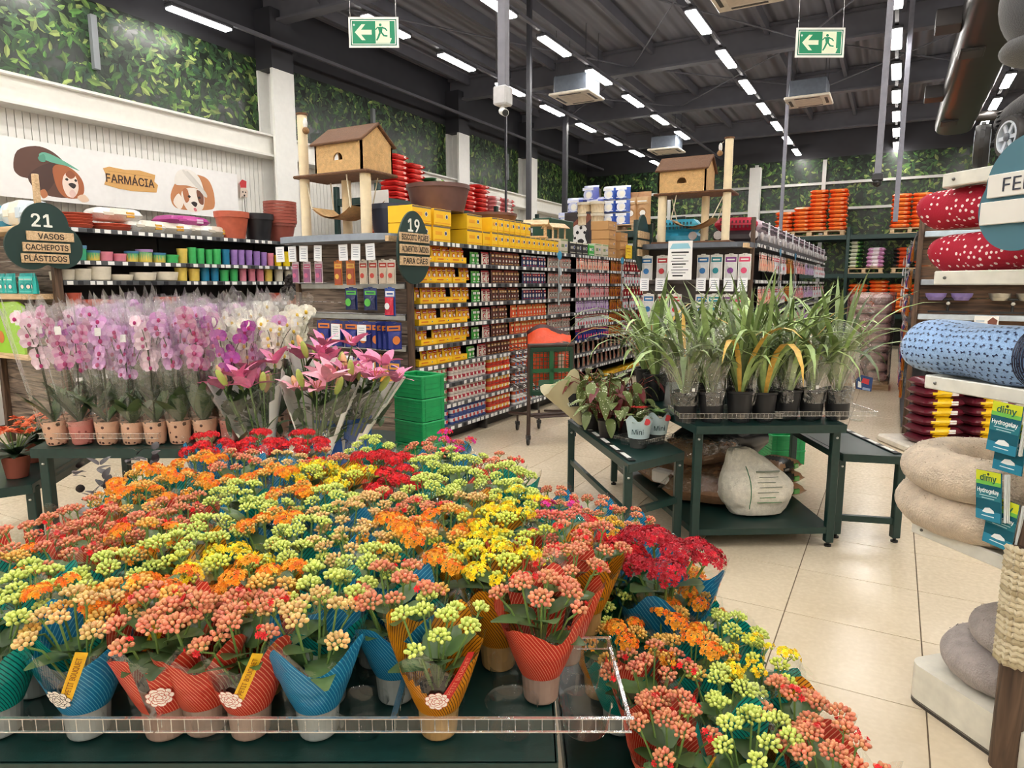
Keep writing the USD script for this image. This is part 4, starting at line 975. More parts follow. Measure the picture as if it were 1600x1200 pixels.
# kinds of goods
YEL, YEL2 = (250, 200, 30), (240, 164, 24)
kind('yellow_pouch', pouch(.085, .135, .035, YEL, (222, 106, 34), (206, 60, 36)))
kind('yellow_tray', carton(.27, .16, .062, YEL, YEL2, (222, 120, 30)))
kind('green_pouch', pouch(.08, .13, .035, (66, 160, 68), (120, 190, 90), (232, 236, 226)))
kind('cream_pouch', pouch(.085, .14, .03, (226, 214, 200), (196, 70, 80), (150, 50, 60)))
kind('brown_pouch', pouch(.07, .15, .035, (84, 46, 40), (140, 60, 50), (200, 150, 90)))
kind('navy_pouch', pouch(.075, .14, .03, (40, 52, 96), (226, 226, 232), (190, 60, 60)))
kind('orange_pouch', pouch(.08, .15, .035, (226, 82, 46), (240, 130, 70), (246, 200, 120)))
kind('grey_pouch', pouch(.085, .15, .03, (190, 178, 168), (120, 100, 96), (220, 120, 110)))
kind('pink_pack', hang(.085, .19, .02, (244, 236, 236), (232, 170, 170), (206, 60, 80)))
kind('salmon_pack', hang(.075, .2, .02, (246, 240, 234), (240, 190, 166), (224, 96, 76)))
kind('lilac_pack', hang(.085, .19, .02, (242, 238, 244), (206, 180, 214), (140, 80, 170)))
kind('amber_pack', hang(.1, .2, .025, (226, 160, 50), (176, 96, 40), (120, 40, 36)))
kind('red_pack', hang(.1, .2, .025, (196, 50, 50), (150, 36, 44), (240, 226, 200)))
kind('navy_pack', hang(.12, .2, .035, (38, 40, 104), (46, 56, 130), (222, 70, 110)))
kind('white_pack', hang(.11, .22, .03, (240, 240, 238), (224, 224, 228), (214, 80, 100)))
kind('can_green', can(.037, .085, (96, 140, 92), (226, 224, 210), (170, 70, 60)))
kind('can_pink', can(.037, .085, (226, 214, 208), (190, 70, 84), (240, 230, 220)))
kind('can_red', can(.04, .095, (206, 58, 42), (240, 190, 90), (236, 232, 222)))
kind('can_white', can(.04, .095, (232, 232, 232), (206, 92, 56), (70, 120, 180)))
kind('can_blue', can(.04, .095, (56, 76, 140), (226, 226, 230), (196, 60, 60)))

def line(key, name, label, cat, group, X, y0, y1, z, step, rz=90, depth=.0, jit=.006, tilt=0, every=None, sc=1):
    """a row of like packs along a shelf whose front is at X"""
    y = y0 + step / 2; k = 0
    while y < y1 - step / 3:
        if every is None or every(k):
            copy(key, name, f'{label}, {ORD[k]} from near end' if k < 50 else label, cat, group, (X + depth + R.uniform(-jit, jit), y + R.uniform(-jit, jit), z), rz + R.uniform(-5, 5), sc, tilt + (R.uniform(-3, 3) if tilt else 0))
        y += step; k += 1

# ---------------------------------------------------------------- aisle 19
LV = [2.07, 1.865, 1.66, 1.455, 1.245, 1.045, .84, .625, .405, .165]
X19 = -4.0
gondola('shelf_rack', 'long shelf rack of dog treats and cans behind the number 19 sign', X19, -4.62, 5.26, 13.2, LV)
LN = ['upper', 'second', 'third', 'fourth', 'fifth', 'sixth']
for i, z in enumerate(LV[1:7]):
    sh = LN[i] + ' shelf of aisle 19'; zz = z + .002
    a, b_ = (5.34, 6.3) if i < 5 else (5.34, 6.2)
    line('yellow_tray', 'display_carton', f'open yellow display carton, {sh}', 'carton', f'yellow cartons, {sh}', X19, a, b_, zz, .28, depth=-.1)
    line('yellow_pouch', 'treat_pouch', f'yellow treat pouch in carton, {sh}', 'pouch', f'yellow pouches, {sh}', X19, a, b_, zz + .03, .088, depth=-.075, tilt=-6, every=lambda k, i=i: (k * 7 + i * 3) % 11 != 4)
    line('green_pouch', 'treat_pouch', f'green treat pouch, {sh}', 'pouch', f'green pouches, {sh}', X19, b_ + .02, b_ + .22, zz, .082, depth=-.06)
    line('cream_pouch', 'treat_pouch', f'cream treat pouch, {sh}', 'pouch', f'cream pouches, {sh}', X19, b_ + .24, b_ + .42, zz, .088, depth=-.06)
    line('brown_pouch', 'treat_pouch', f'brown treat pouch, {sh}', 'pouch', f'brown pouches, {sh}', X19, b_ + .44, 7.45 if i < 3 else 7.15, zz, .074, depth=-.06)
    k2, c2 = (('navy_pouch', 'navy') if i < 3 else ('orange_pouch', 'orange-red'))
    line(k2, 'treat_pouch', f'{c2} pouch, {sh}', 'pouch', f'{c2} pouches, {sh}', X19, 7.5 if i < 3 else 7.2, 8.15, zz, .08, depth=-.06)
    line('grey_pouch', 'treat_pouch', f'grey treat pouch, {sh}', 'pouch', f'grey pouches, {sh}', X19, 8.2, 8.95, zz, .09, depth=-.05)
    kk = [('salmon_pack', 'salmon-pink'), ('pink_pack', 'pink'), ('pink_pack', 'pink'), ('lilac_pack', 'lilac'), ('white_pack', 'white'), ('navy_pack', 'navy')][i]
    line(kk[0], 'snack_pack', f'{kk[1]} snack pack, level of {sh}', 'hanging pack', f'{kk[1]} hanging packs, {sh}', X19, 9.05, 10.35, z + .17, .1, depth=-.02)
    line('amber_pack', 'snack_pack', f'amber snack pack, level of {sh}', 'hanging pack', f'amber hanging packs, {sh}', X19, 10.4, 10.95, z + .17, .11, depth=-.02)
    line('red_pack' if i % 2 == 0 else 'white_pack', 'snack_pack', f'{"red" if i % 2 == 0 else "white"} pack at far end, level of {sh}', 'hanging pack', f'far hanging packs, {sh}', X19, 11.0, 12.9, z + .17, .15, depth=-.02)
for i, z in enumerate(LV[7:]):
    sh = ['upper', 'middle', 'lowest'][i] + ' can shelf of aisle 19'
    for key, word, a, b_, st in (('can_green' if i < 2 else 'can_blue', 'green' if i < 2 else 'blue', 5.34, 5.85, .08), ('can_pink' if i < 2 else 'can_blue', 'pink' if i < 2 else 'blue', 5.87, 6.6, .08), ('can_red', 'red', 6.64, 7.2, .085), ('can_white', 'white', 7.24, 8.6, .086)):
        for lay in (0, 1):
            line(key, 'food_can', f'{word} can, {"bottom" if lay == 0 else "top"} layer{" further on" if a == 5.87 and i == 2 else ""}, {sh}', 'food can', f'{word} cans, {sh}, layer {lay + 1}', X19, a, b_, z + .002 + lay * (.089 if st == .08 else .099), st, depth=-.06, jit=.002)
    line('yellow_tray' if i == 2 else 'salmon_pack', 'display_carton' if i == 2 else 'snack_pack', 'yellow carton far along the lowest can shelf' if i == 2 else f'salmon pack beyond cans, {sh}', 'carton' if i == 2 else 'hanging pack', f'goods beyond the cans, {sh}', X19, 8.7, 12.6, z + (.002 if i == 2 else .18), .28 if i == 2 else .19, depth=-.1)
# clear strips of small goods hung on the aisle
def clip_strip(p):
    b = B(); b.box((0, 0, -.3), (.05, .006, .62), (214, 222, 226)); b.emit(p, 'strip', 'gloss')
    b = B(); disc(b, 0, .05, .06, (70, 160, 200), -.006, sx=1.1); b.box((0, 0, .05), (.12, .006, .07), (70, 160, 200), b=.003); b.emit(p, 'header', 'gloss')
    for k in range(5):
        b = B(); pillow_grid(b, .07, .09, .02, (206, 214, 220) if k % 2 else (176, 150, 140), (0, -.02, -.1 - k * .11)); b.emit(p, 'small_pack', 'foil')
kind('clip_strip', clip_strip)
copy('clip_strip', 'clip_strip', 'clear hanging strip of small packs with blue header, nearer one in aisle 19', 'clip strip', 'clip strips in aisle 19', (X19 + .05, 8.35, 1.98), 90)
copy('clip_strip', 'clip_strip', 'clear hanging strip of small packs with blue header, farther one in aisle 19', 'clip strip', 'clip strips in aisle 19', (X19 + .05, 10.75, 1.98), 90)
# on top of the rack
kind('yellow_box', carton(.3, .3, .16, (250, 198, 32), (110, 92, 78), YEL2, (60, 60, 100)))
kind('yellow_slim', carton(.12, .26, .16, (250, 200, 28), (112, 98, 90), YEL2, (60, 60, 100)))
for k, (y, dz) in enumerate(((5.45, 0), (5.45, .165), (5.78, 0), (5.8, .165), (6.4, 0), (6.4, .165), (6.72, 0))):
    copy('yellow_box', 'yellow_box', f'wide yellow carton on top of the aisle 19 rack, {ORD[k]} counted from the near end', 'carton', 'wide yellow cartons on the rack', (-4.2, y, 2.073 + dz), 90)
for k in range(26):
    y = 6.78 + k // 2 * .135 if k % 2 == 0 or k < 14 else None
    if y: copy('yellow_slim', 'yellow_box', f'slim yellow carton on top of aisle 19, {ORD[k // 2]} along in the {"upper" if k % 2 else "lower"} layer', 'carton', f'slim yellow cartons, {"upper" if k % 2 else "lower"} layer', (-4.15, y, 2.073 + (.165 if k % 2 else 0)), 90)
kind('black_box', carton(.2, .25, .17, (44, 42, 42), (226, 220, 200), (180, 176, 160))); kind('green_box', carton(.2, .25, .17, (70, 176, 72), (200, 230, 190), (240, 240, 230))); kind('pale_box', carton(.24, .25, .19, (214, 204, 184), (150, 170, 110), (120, 140, 90))); kind('kraft_box', carton(.34, .3, .14, (190, 142, 88), (170, 124, 74), (206, 160, 106)))
for k, (key, y, z, w) in enumerate((('pale_box', 8.66, 0, 'pale carton with green print on top of aisle 19, nearer one'), ('black_box', 8.95, 0, 'black carton on top of aisle 19, first of three'), ('black_box', 9.17, 0, 'black carton on top of aisle 19, second of three'), ('black_box', 9.39, 0, 'black carton on top of aisle 19, third of three'), ('green_box', 9.63, 0, 'bright green carton beside the black cartons'), ('pale_box', 9.9, 0, 'pale carton right of the green one'), ('pale_box', 10.2, 0, 'pale patterned carton left of the kraft stack'))):
    copy(key, 'carton', w, 'carton', None, (-4.15, y, 2.073 + z), 90)
for s, y in enumerate((10.55, 11.1)):
    for k in range(4 if s == 0 else 3): copy('kraft_box', 'kraft_tray', f'kraft cardboard tray, {ORD[k]} from the bottom of the {"nearer" if s == 0 else "farther"} stack', 'cardboard tray', 'kraft trays on aisle 19', (-4.2, y, 2.075 + k * .145), 90 + R.uniform(-4, 4))
b = B(); b.box((0, 0, .12), (.3, .01, .22), (246, 206, 40), b=.004); 
for k in range(3): b.box((-.03 + .02 * k, -.0055, .17 - k * .05), (.2 - k * .03, .001, .015), (206, 140, 30))
solo(b, 'yellow_offer_card', 'print', 'yellow price card in front of the kraft trays', 'price card', None, (-3.98, 11.15, 2.07), 90)
def tub(r, h, c):
    def build(p): B().lathe([(0, 0), (r * .8, 0), (r * .97, h * .85), (r, h * .85), (r, h), (r * .94, h), (r * .78, .02), (0, .02)], c, 36).emit(p, 'planter', 'satin')
    return build
kind('brown_tub', tub(.34, .28, (104, 72, 66))); kind('brown_tub_low', tub(.33, .2, (108, 70, 58))); kind('blue_bin', tub(.26, .36, (48, 54, 74)))
copy('brown_tub', 'brown_planter', 'wide brown round planter standing on the yellow cartons', 'planter', None, (-4.35, 6.15, 2.41)); copy('brown_tub_low', 'brown_planter', 'low brown round planter behind the yellow cartons', 'planter', None, (-4.42, 7.35, 2.3)); copy('blue_bin', 'blue_bin', 'dark blue bin beside the cat tree on aisle 19', 'bin', None, (-4.62, 5.75, 2.1))
def hut(p):
    B().box((0, 0, .02), (.3, .2, .02), (206, 168, 116)).emit(p, 'floor_board', 'wood_pale')
    for x in (-.12, .12):
        for y in (-.07, .07): B().box((x, y, .1), (.02, .02, .16), (206, 168, 116)).emit(p, 'post', 'wood_pale')
    for s in (-1, 1):
        b = B()
        for k in range(4): b.box((0, s * (.025 + k * .027), .235 - k * .017), (.34, .032, .012), (214, 178, 124), M=rot(-s * 32, 0, 0))
        b.emit(p, 'slatted_roof', 'wood_pale')
kind('bird_hut', hut)
copy('bird_hut', 'bird_feeder', 'pale wooden bird feeder with slatted roof on aisle 19, nearer one', 'bird feeder', None, (-4.3, 8.35, 2.26), 20); copy('bird_hut', 'bird_feeder', 'pale wooden bird feeder with slatted roof on aisle 19, farther one', 'bird feeder', None, (-4.3, 8.95, 2.26), 70)
b = B(); b.box((0, 0, .25), (.8, .3, .5), (20, 64, 44), b=.01); b.box((0, -.152, .06), (.8, .004, .12), (90, 180, 60)); b.box((0, -.153, .42), (.6, .004, .03), (14, 50, 36)); solo(b, 'green_header_panel', 'print', 'dark green header panel behind the bird feeders', 'display panel', None, (-4.55, 9.4, 2.1), 90)

gondola('shelf_rack', 'far side of the aisle 19 rack, facing the pot shelves', -5.3, -4.66, 5.26, 13.2, [2.05, 1.6, 1.2, .8, .4, .15], tags=False)
# end of aisle 19: wooden back with hooks, round-fronted top shelf
t = thing('end_display', 'wooden-backed end display of aisle 19 with pegged bags', 'end display', None, (-4.75, 5.2, 0))
for k in range(13):
    z = .12 + k * .15; B().box((0, .02, z + .073), (1.42, .02, .146), (120, 108, 100), b=.003).emit(t, 'plank', 'wood_grey')
for x in (-.73, .73): B().box((x, 0, 1.02), (.05, .06, 2.04), (70, 52, 42), b=.004).emit(t, 'post', 'wood_post')
a = np.linspace(0, math.pi, 15)
prof = [(.76, .1)] + [(.74 * math.copysign(abs(math.cos(q)) ** .45, math.cos(q)), -.06 - .3 * math.sin(q) ** .6) for q in a] + [(-.76, .1)]
from shapely.geometry import Polygon
def flat_slab(pts, z, h, colr):
    m = trimesh.creation.extrude_polygon(Polygon(pts), h, engine='earcut'); m.apply_translation((0, 0, z)); return np.array(m.vertices), np.array(m.faces)
b = B(); b.add(*flat_slab(prof, 2.05, .06, None), (150, 160, 174)); b.emit(t, 'top_shelf', 'satin')
B().box((.72, -.14, 2.06), (.04, .34, .05), (206, 180, 140)).emit(t, 'wooden_edge', 'wood_pale')
for z in (1.66, 1.36, 1.06, .62):
    b = B(); b.tube([(-.7, -.03, z), (.7, -.03, z)], .009, (150, 150, 152), 6); b.box((0, -.01, z - .03), (1.36, .02, .05), (196, 200, 202)); b.emit(t, 'hook_rail', 'steel')
def _lines(p):
    b = B()
    for k in range(5): b.box((0, -.0022, -.03 - k * .022), (.07 - .012 * (k % 2), .0005, .006), (150, 156, 170))
    b.emit(p, 'print_lines', 'print')
kind('price_sheet', lambda p: (B().poly([(-.055, -.15), (.055, -.15), (.055, .0), (-.055, .0)], (238, 240, 244), t=.0012).emit(p, 'sheet', 'print'), _lines(p)))
def on_end(key, name, label, cat, group, xs, z, y=-.14, rx=0):
    for k, x in enumerate(xs): copy(key, name, label(k), cat, group, (-4.75 + x, 5.2 + y, z), R.uniform(-6, 6), None, rx, R.uniform(-3, 3))
sheet = lambda where: (lambda k: f'white price sheet, {ORD[k]} from left in the {where} row, aisle 19 end')
on_end('price_sheet', 'price_sheet', sheet('top'), 'price sheet', 'price sheets on the aisle 19 end', [-.66, -.49, -.33, -.14, .18, .34, .51], 2.02, -.3)
on_end('price_sheet', 'price_sheet', sheet('middle'), 'price sheet', 'price sheets on the aisle 19 end', [.05, .38], 1.27, -.3)
on_end('price_sheet', 'price_sheet', sheet('lower'), 'price sheet', 'price sheets on the aisle 19 end', [-.06, .2, .47], .97, -.3)
kind('lilac_card', hang(.1, .2, .02, (232, 214, 226), (170, 110, 150), (214, 110, 150))); kind('orange_card', hang(.11, .22, .02, (222, 130, 70), (176, 84, 60), (240, 190, 90))); kind('cream_card', hang(.1, .21, .02, (236, 228, 214), (214, 196, 176), (196, 70, 60)))
kind('blue_bag', hang(.17, .24, .05, (40, 52, 120), (48, 58, 138), (226, 130, 60))); kind('bluegreen_bag', hang(.16, .2, .05, (44, 58, 110), (44, 52, 96), (96, 190, 80))); kind('bluered_bag', hang(.13, .25, .05, (60, 90, 170), (206, 46, 72), (236, 236, 240))); kind('amber_bag', hang(.13, .3, .06, (60, 70, 140), (214, 138, 44), (226, 160, 60)))
cardw = ['pink-lilac', 'pink-lilac', 'pink-lilac', 'orange', 'orange', 'cream', 'cream', 'cream', 'cream']
for k, (key, x) in enumerate((('lilac_card', -.6), ('lilac_card', -.44), ('lilac_card', -.28), ('orange_card', -.02), ('orange_card', .14), ('cream_card', .3), ('cream_card', .42), ('cream_card', .54), ('cream_card', .64))):
    copy(key, 'hanging_card_pack', f'{cardw[k]} card pack, {ORD[k]} from left on top pegs of aisle 19 end', 'hanging pack', 'card packs on the aisle 19 end', (-4.75 + x, 5.04, 1.86), R.uniform(-4, 4))
for k, (key, x, w) in enumerate((('bluegreen_bag', .12, 'navy bag with green print, left of the pair'), ('bluegreen_bag', .36, 'navy bag with green print, right of the pair'), ('bluered_bag', .6, 'blue and red bag right of the navy pair'))):
    copy(key, 'pegged_bag', w + ' on the aisle 19 end', 'hanging bag', None, (-4.75 + x, 5.06, 1.6), R.uniform(-5, 5))
for k, x in enumerate((-.2, -.02, .16, .34, .5, .56, .62, .68)):
    copy('blue_bag', 'pegged_bag', f'blue bag with orange print, {ORD[k]} from left in middle row of aisle 19 end', 'hanging bag', 'blue bags on the aisle 19 end', (-4.75 + x, 5.0, 1.28), 70 if k > 4 else R.uniform(-5, 5))
for k, (key, x) in enumerate((('blue_bag', -.25), ('bluered_bag', -.05), ('bluered_bag', .1), ('amber_bag', .28), ('amber_bag', .4), ('amber_bag', .56), ('amber_bag', .68))):
    copy(key, 'pegged_bag', f'{ {"blue_bag": "blue", "bluered_bag": "blue and red", "amber_bag": "amber"}[key]} bag, {ORD[k]} from left in lower row of aisle 19 end', 'hanging bag', 'bags in the lower row of the aisle 19 end', (-4.75 + x, 5.0, .93), R.uniform(-20, 40))

# ---------------------------------------------------------------- hanging number signs: dark green boards with three wooden slats
def board_sign(name, label, outline, num, words, W, loc, rz, slat=(214, 178, 138)):
    """board in the xz plane facing -y"""
    t = thing(name, label, 'aisle sign', None, loc, rz)
    B().poly(outline, (22, 52, 48), t=.018).emit(t, 'board', 'print')
    if num:
        b = B(); b.text(num, .11, (238, 238, 230), c=(0, -.018, .085), t=.002, bold=True); b.emit(t, 'number', 'print')
    B().box((0, .05, -.1), (.05, .1, .12), (30, 50, 46), b=.004).emit(t, 'bracket', 'satin')
    for k, (w, zz, dx) in enumerate(words):
        s = B().box((dx, -.026, zz), (W, .016, .082), slat, b=.002).emit(t, 'slat', 'wood_pale')
        if w:
            v, f = text_arr(w, .048, .002, True); L = (v[:, 0].max() - v[:, 0].min()); b = B(); b.text(w, .048, (52, 40, 30), c=(dx, -.034, zz - .024), t=.0015, bold=True, sx=min(1.0, W * .9 / L)); b.emit(s, 'lettering', 'print')
    return t
an = np.linspace(0, 2 * np.pi, 60, endpoint=False)
egg = [(.24 * math.cos(q) * (1 - .12 * math.sin(q)), -.06 + .33 * math.sin(q)) for q in an]
t = board_sign('aisle_sign', 'dark green egg-shaped sign with number 19 and three slats', egg, '19', [('BISCOITO P/CÃES', .03, 0), ('ALIMENTOS ÚMIDOS', -.075, 0), ('PARA CÃES', -.18, 0)], .44, (X19 + .1, (col(618, X19 + .1) + col(672, X19 + .1)) / 2, 2.04), 90)
from shapely.ops import unary_union
from shapely.geometry import Point
blob = unary_union([Point(.03, .1).buffer(.2), Point(-.12, -.1).buffer(.2), Point(.14, -.09).buffer(.2)]).buffer(.05).buffer(-.05)
t = board_sign('aisle_sign', 'dark green cloud-shaped sign with number 21 and three slats', list(blob.exterior.coords), '21', [('VASOS', .0, .06), ('CACHEPOTS', -.1, .02), ('PLÁSTICOS', -.2, 0)], .4, (-6.8, (col(25, -6.8) + col(118, -6.8)) / 2, 2.08), 90)
B().box((0, .02, .4), (.05, .04, .3), (150, 104, 60), b=.006).emit(t, 'wooden_hanger', 'wood_pale')

# ---------------------------------------------------------------- aisle 21: pots
X21 = -6.9
LV21 = [2.19, 1.88, 1.685, 1.43, 1.1, .75, .4]
gondola('shelf_rack', 'shelf rack of coloured plastic pots behind the number 21 sign', X21, -7.45, 3.6, 9.0, LV21)
PC = {'t': ('teal-banded', None, [(64, 180, 140), (80, 190, 130), (110, 160, 200)]), 'n': ('rainbow-banded', None, [(236, 206, 90), (90, 190, 130), (70, 130, 170)]), 'p': ('pink', (232, 138, 156), None), 'm': ('mauve-banded', None, [(236, 206, 90), (110, 190, 140), (170, 140, 190)]), 'g': ('green', (70, 190, 104), None), 'y': ('pale yellow', (238, 208, 100), None), 'Y': ('bright yellow', (246, 214, 20), None), 'b': ('blue', (34, 130, 170), None), 'l': ('lilac', (166, 128, 200), None), 'c': ('cream', (222, 214, 196), None), 'r': ('terracotta', (186, 84, 64), None)}
def potrow(spec, z, where, dx=-.09):
    cnt = {}
    for px, c, wpx, hh, shape in spec:
        y = col(px, X21 + dx); dist = math.hypot(X21 + dx, y); r = wpx / 2 / 1060 * dist * .93; h = hh / 1060 * dist
        key = f'pot21_{c}_{shape}_{int(r * 1000)}_{int(h * 1000)}'; kind(key, (bowl(r, h, PC[c][1] or (200, 200, 200)) if shape == 'b' else pot(r, h, PC[c][1] or (200, 200, 200), PC[c][2], .86)))
        cnt[c] = cnt.get(c, 0) + 1
        copy(key, 'plastic_pot', f'{PC[c][0]} plastic pot, {ORD[cnt[c] - 1]} of its colour from left, {where} of aisle 21', 'plastic pot', f'plastic pots on the {where} of aisle 21', (X21 + dx, y, z + .002))
potrow([(114, 't', 18, 19, 'p'), (129, 't', 18, 19, 'p'), (149, 'n', 19, 13, 'p'), (169, 'p', 19, 12, 'p'), (190, 'p', 19, 10, 'p'), (209, 'n', 19, 14, 'p'), (229, 'm', 23, 17, 'p'), (251, 'n', 20, 13, 'p'), (271, 'g', 20, 11, 'p'), (288, 'y', 15, 20, 'p'), (303, 'g', 13, 22, 'p'), (316, 'g', 12, 21, 'p'), (329, 'g', 11, 20, 'p'), (341, 'g', 13, 21, 'p'), (355, 'b', 12, 21, 'p'), (368, 'l', 11, 21, 'p'), (379, 'l', 11, 21, 'p'), (391, 'l', 11, 21, 'p'), (403, 'l', 11, 20, 'p'), (414, 'l', 10, 19, 'p'), (424, 'p', 11, 18, 'p'), (436, 'Y', 12, 16, 'p'), (449, 'Y', 13, 21, 'p'), (462, 'Y', 12, 16, 'p')], 1.88, 'upper shelf')
potrow([(86, 'c', 12, 11, 'b'), (103, 'c', 24, 14, 'b'), (129, 'c', 25, 15, 'b'), (157, 'c', 30, 18, 'b'), (190, 'c', 32, 8, 'b'), (225, 'c', 35, 11, 'b'), (260, 'c', 34, 12, 'b'), (284, 'y', 18, 18, 'p'), (304, 'y', 17, 17, 'p'), (321, 'b', 14, 19, 'p'), (336, 'b', 13, 19, 'p'), (351, 'g', 14, 16, 'p'), (366, 'g', 13, 17, 'p'), (380, 'p', 12, 18, 'p'), (394, 'p', 12, 18, 'p'), (407, 'p', 12, 18, 'p'), (420, 'y', 13, 18, 'p'), (436, 'c', 14, 17, 'p'), (451, 'c', 13, 17, 'p'), (466, 'c', 12, 17, 'p')], 1.685, 'second shelf')
potrow([(112, 'r', 22, 18, 'p'), (143, 'r', 30, 9, 'b'), (175, 'r', 30, 8, 'b'), (258, 'r', 36, 10, 'b'), (430, 'r', 20, 12, 'p'), (452, 'r', 20, 12, 'p')], 1.43, 'third shelf')
def saucers(n, r):
    def build(p):
        for k in range(n): B().lathe([(0, 0), (r * .84, 0), (r * .9, .006), (r, .034), (r * 1.03, .036), (r * .98, .04), (r * .86, .012), (0, .012)], np.array((196, 84, 58)) * R.uniform(.92, 1.05), 30, (0, 0, k * .026)).emit(p, 'saucer', 'clay')
    return build
kind('saucers5', saucers(5, .16)); kind('saucers2', saucers(2, .2))
copy('saucers5', 'saucer_stack', 'tall stack of terracotta saucers right of the 21 sign', 'saucers', None, (-7.08, col(132, -7.0), 2.193)); copy('saucers2', 'saucer_stack', 'low stack of wide terracotta saucers on top of aisle 21', 'saucers', None, (-7.12, col(184, -7.05), 2.193))
kind('white_sack', sack(.5, .34, .14, (232, 230, 224), (214, 206, 190), (226, 170, 70), 'foil', 4)); kind('purple_sack', sack(.55, .34, .12, (166, 50, 130), (190, 80, 150), (230, 200, 220), 'foil', 5))
for k, (px, z, key, w) in enumerate(((185, .1, 'white_sack', 'white substrate bag behind the terracotta saucers'), (225, 0, 'white_sack', 'white substrate bag on top of aisle 21, first right of the saucers'), (262, 0, 'white_sack', 'white substrate bag on top of aisle 21, second right of the saucers'), (300, 0, 'white_sack', 'white substrate bag on top of aisle 21, third right of the saucers'), (330, 0, 'white_sack', 'white substrate bag left of the terracotta pot'), (290, .11, 'purple_sack', 'purple bag lying on the white bags'))):
    copy(key, 'substrate_bag', w, 'substrate bag', 'bags on top of aisle 21', (-7.2, col(px, -7.2), 2.193 + z), 90 + R.uniform(-10, 10))
kind('terra_pot', pot(.2, .32, (196, 98, 72), None, .72)); kind('black_pot', pot(.19, .33, (34, 34, 38), None, .72))
copy('terra_pot', 'terracotta_pot', 'terracotta plastic pot on top of aisle 21', 'large pot', None, (-7.1, col(368, -7.1), 2.193)); copy('black_pot', 'black_pot', 'black plastic pot beside the terracotta pot', 'large pot', None, (-7.1, col(408, -7.1), 2.193))
def nest(p):
    pot(.19, .26, (150, 78, 66), None, .72)(p)
    for k in range(7): B().lathe([(.18, .2), (.205, .2), (.21, .235), (.19, .235)], np.array((176, 92, 78)) * (1 - .015 * k), 28, (0, 0, .04 * (k + 1))).emit(p, 'rim', 'satin')
kind('pot_nest', nest); copy('pot_nest', 'nested_pots', 'tall nest of brown plastic pots beside the white column', 'nested pots', None, (-7.1, col(443, -7.1), 2.193))
# end of aisle 21 at the far left
t = thing('end_display', 'wooden-backed end display left of the number 21 sign', 'end display', None, (-7.5, 3.55, 0))
for k in range(14): B().box((0, .03, .15 + k * .15), (1.15, .02, .146), (96, 92, 92), b=.003).emit(t, 'plank', 'wood_grey')
for x in (-.58, .6): B().box((x, 0, 1.08), (.06, .07, 2.16), (70, 52, 42), b=.004).emit(t, 'post', 'wood_post')
for z in (2.17, 1.56, 1.0): B().box((-.02, -.14, z - .025), (1.14, .32, .05), (222, 208, 178), b=.004).emit(t, 'shelf', 'wood_pale')
kind('turq_bag', pouch(.1, .19, .05, (44, 186, 180), (30, 160, 160), (90, 210, 206)))
for k in range(11): copy('turq_bag', 'turquoise_bag', f'turquoise bag, {ORD[k]} from right on the end shelf left of sign 21', 'bag', 'turquoise bags left of the 21 sign', (-6.98 - k * .095, 3.4 + R.uniform(-.02, .02), 1.562), R.uniform(-30, 30))
b = B(); b.poly([(-.5, -.28), (.25, -.28), (.3, .2), (.2, .24), (-.5, .22)], (150, 206, 40), t=.02); b.text('S', .05, (240, 240, 230), c=(-.2, -.022, .08)); disc(b, -.15, -.1, .06, (206, 120, 50), -.022); b.poly([(.14, .02), (.26, .02), (.26, .16), (.14, .16)], (238, 238, 236), c=(0, -.021, 0), t=.002)
solo(b, 'lime_poster', 'print', 'lime green poster board under the turquoise bags', 'poster', None, (-7.3, 3.3, 1.25))
kind('blue_pack', carton(.34, .25, .2, (90, 170, 200), (226, 236, 240), (60, 140, 180))); kind('film_pack', sack(.4, .3, .24, (214, 226, 234), (236, 230, 214), (200, 214, 226), 'foil', 8))
copy('blue_pack', 'blue_pack', 'blue pack on the top shelf at the left edge', 'pack', None, (-7.5, 3.4, 2.172), 4); copy('film_pack', 'film_wrapped_pack', 'pale film-wrapped pack left of the 21 sign', 'pack', None, (-7.1, 3.45, 2.172), 6)

# ---------------------------------------------------------------- aisle 17: middle rack, its end display and the goods on it
X17 = -1.43
gondola('shelf_rack', 'shelf rack right of the middle aisle with grey pet beds on top', X17, -2.0, 8.3, 17.0, [2.12, 1.7, 1.3, .9, .5, .15])
t = thing('end_display', 'end display under the right cat tree, hung with white packs', 'end display', None, (-2.075, 8.2, 0))
B().box((0, .03, 1.06), (1.2, .02, 2.1), (84, 78, 76)).emit(t, 'back_panel', 'matte')
for x in (-.62, .62): B().box((x, 0, 1.05 if x < 0 else 1.2), (.045, .05, 2.1 if x < 0 else 2.4), (110, 84, 62), b=.004).emit(t, 'post', 'wood_post')
b = B(); b.add(*flat_slab([(x * .86, y) for x, y in prof], 2.06, .055, None), (92, 98, 108)); b.emit(t, 'top_shelf', 'satin'); B().box((.6, -.14, 2.075), (.05, .36, .05), (206, 180, 140)).emit(t, 'wooden_edge', 'wood_pale')
for z in (1.68, 1.25, .85): b = B(); b.box((0, -.01, z), (1.2, .02, .05), (120, 116, 116)); b.tube([(-.6, -.04, z + .02), (.6, -.04, z + .02)], .008, (150, 150, 152), 6); b.emit(t, 'hook_rail', 'steel')
for c, h in (('blue', (40, 110, 170)), ('red', (200, 50, 60)), ('teal', (30, 130, 140)), ('purple', (130, 60, 140)), ('pink', (226, 80, 120))):
    kind('tube_pack_' + c, hang(.14, .27, .03, (236, 234, 230), (206, 206, 206), h))
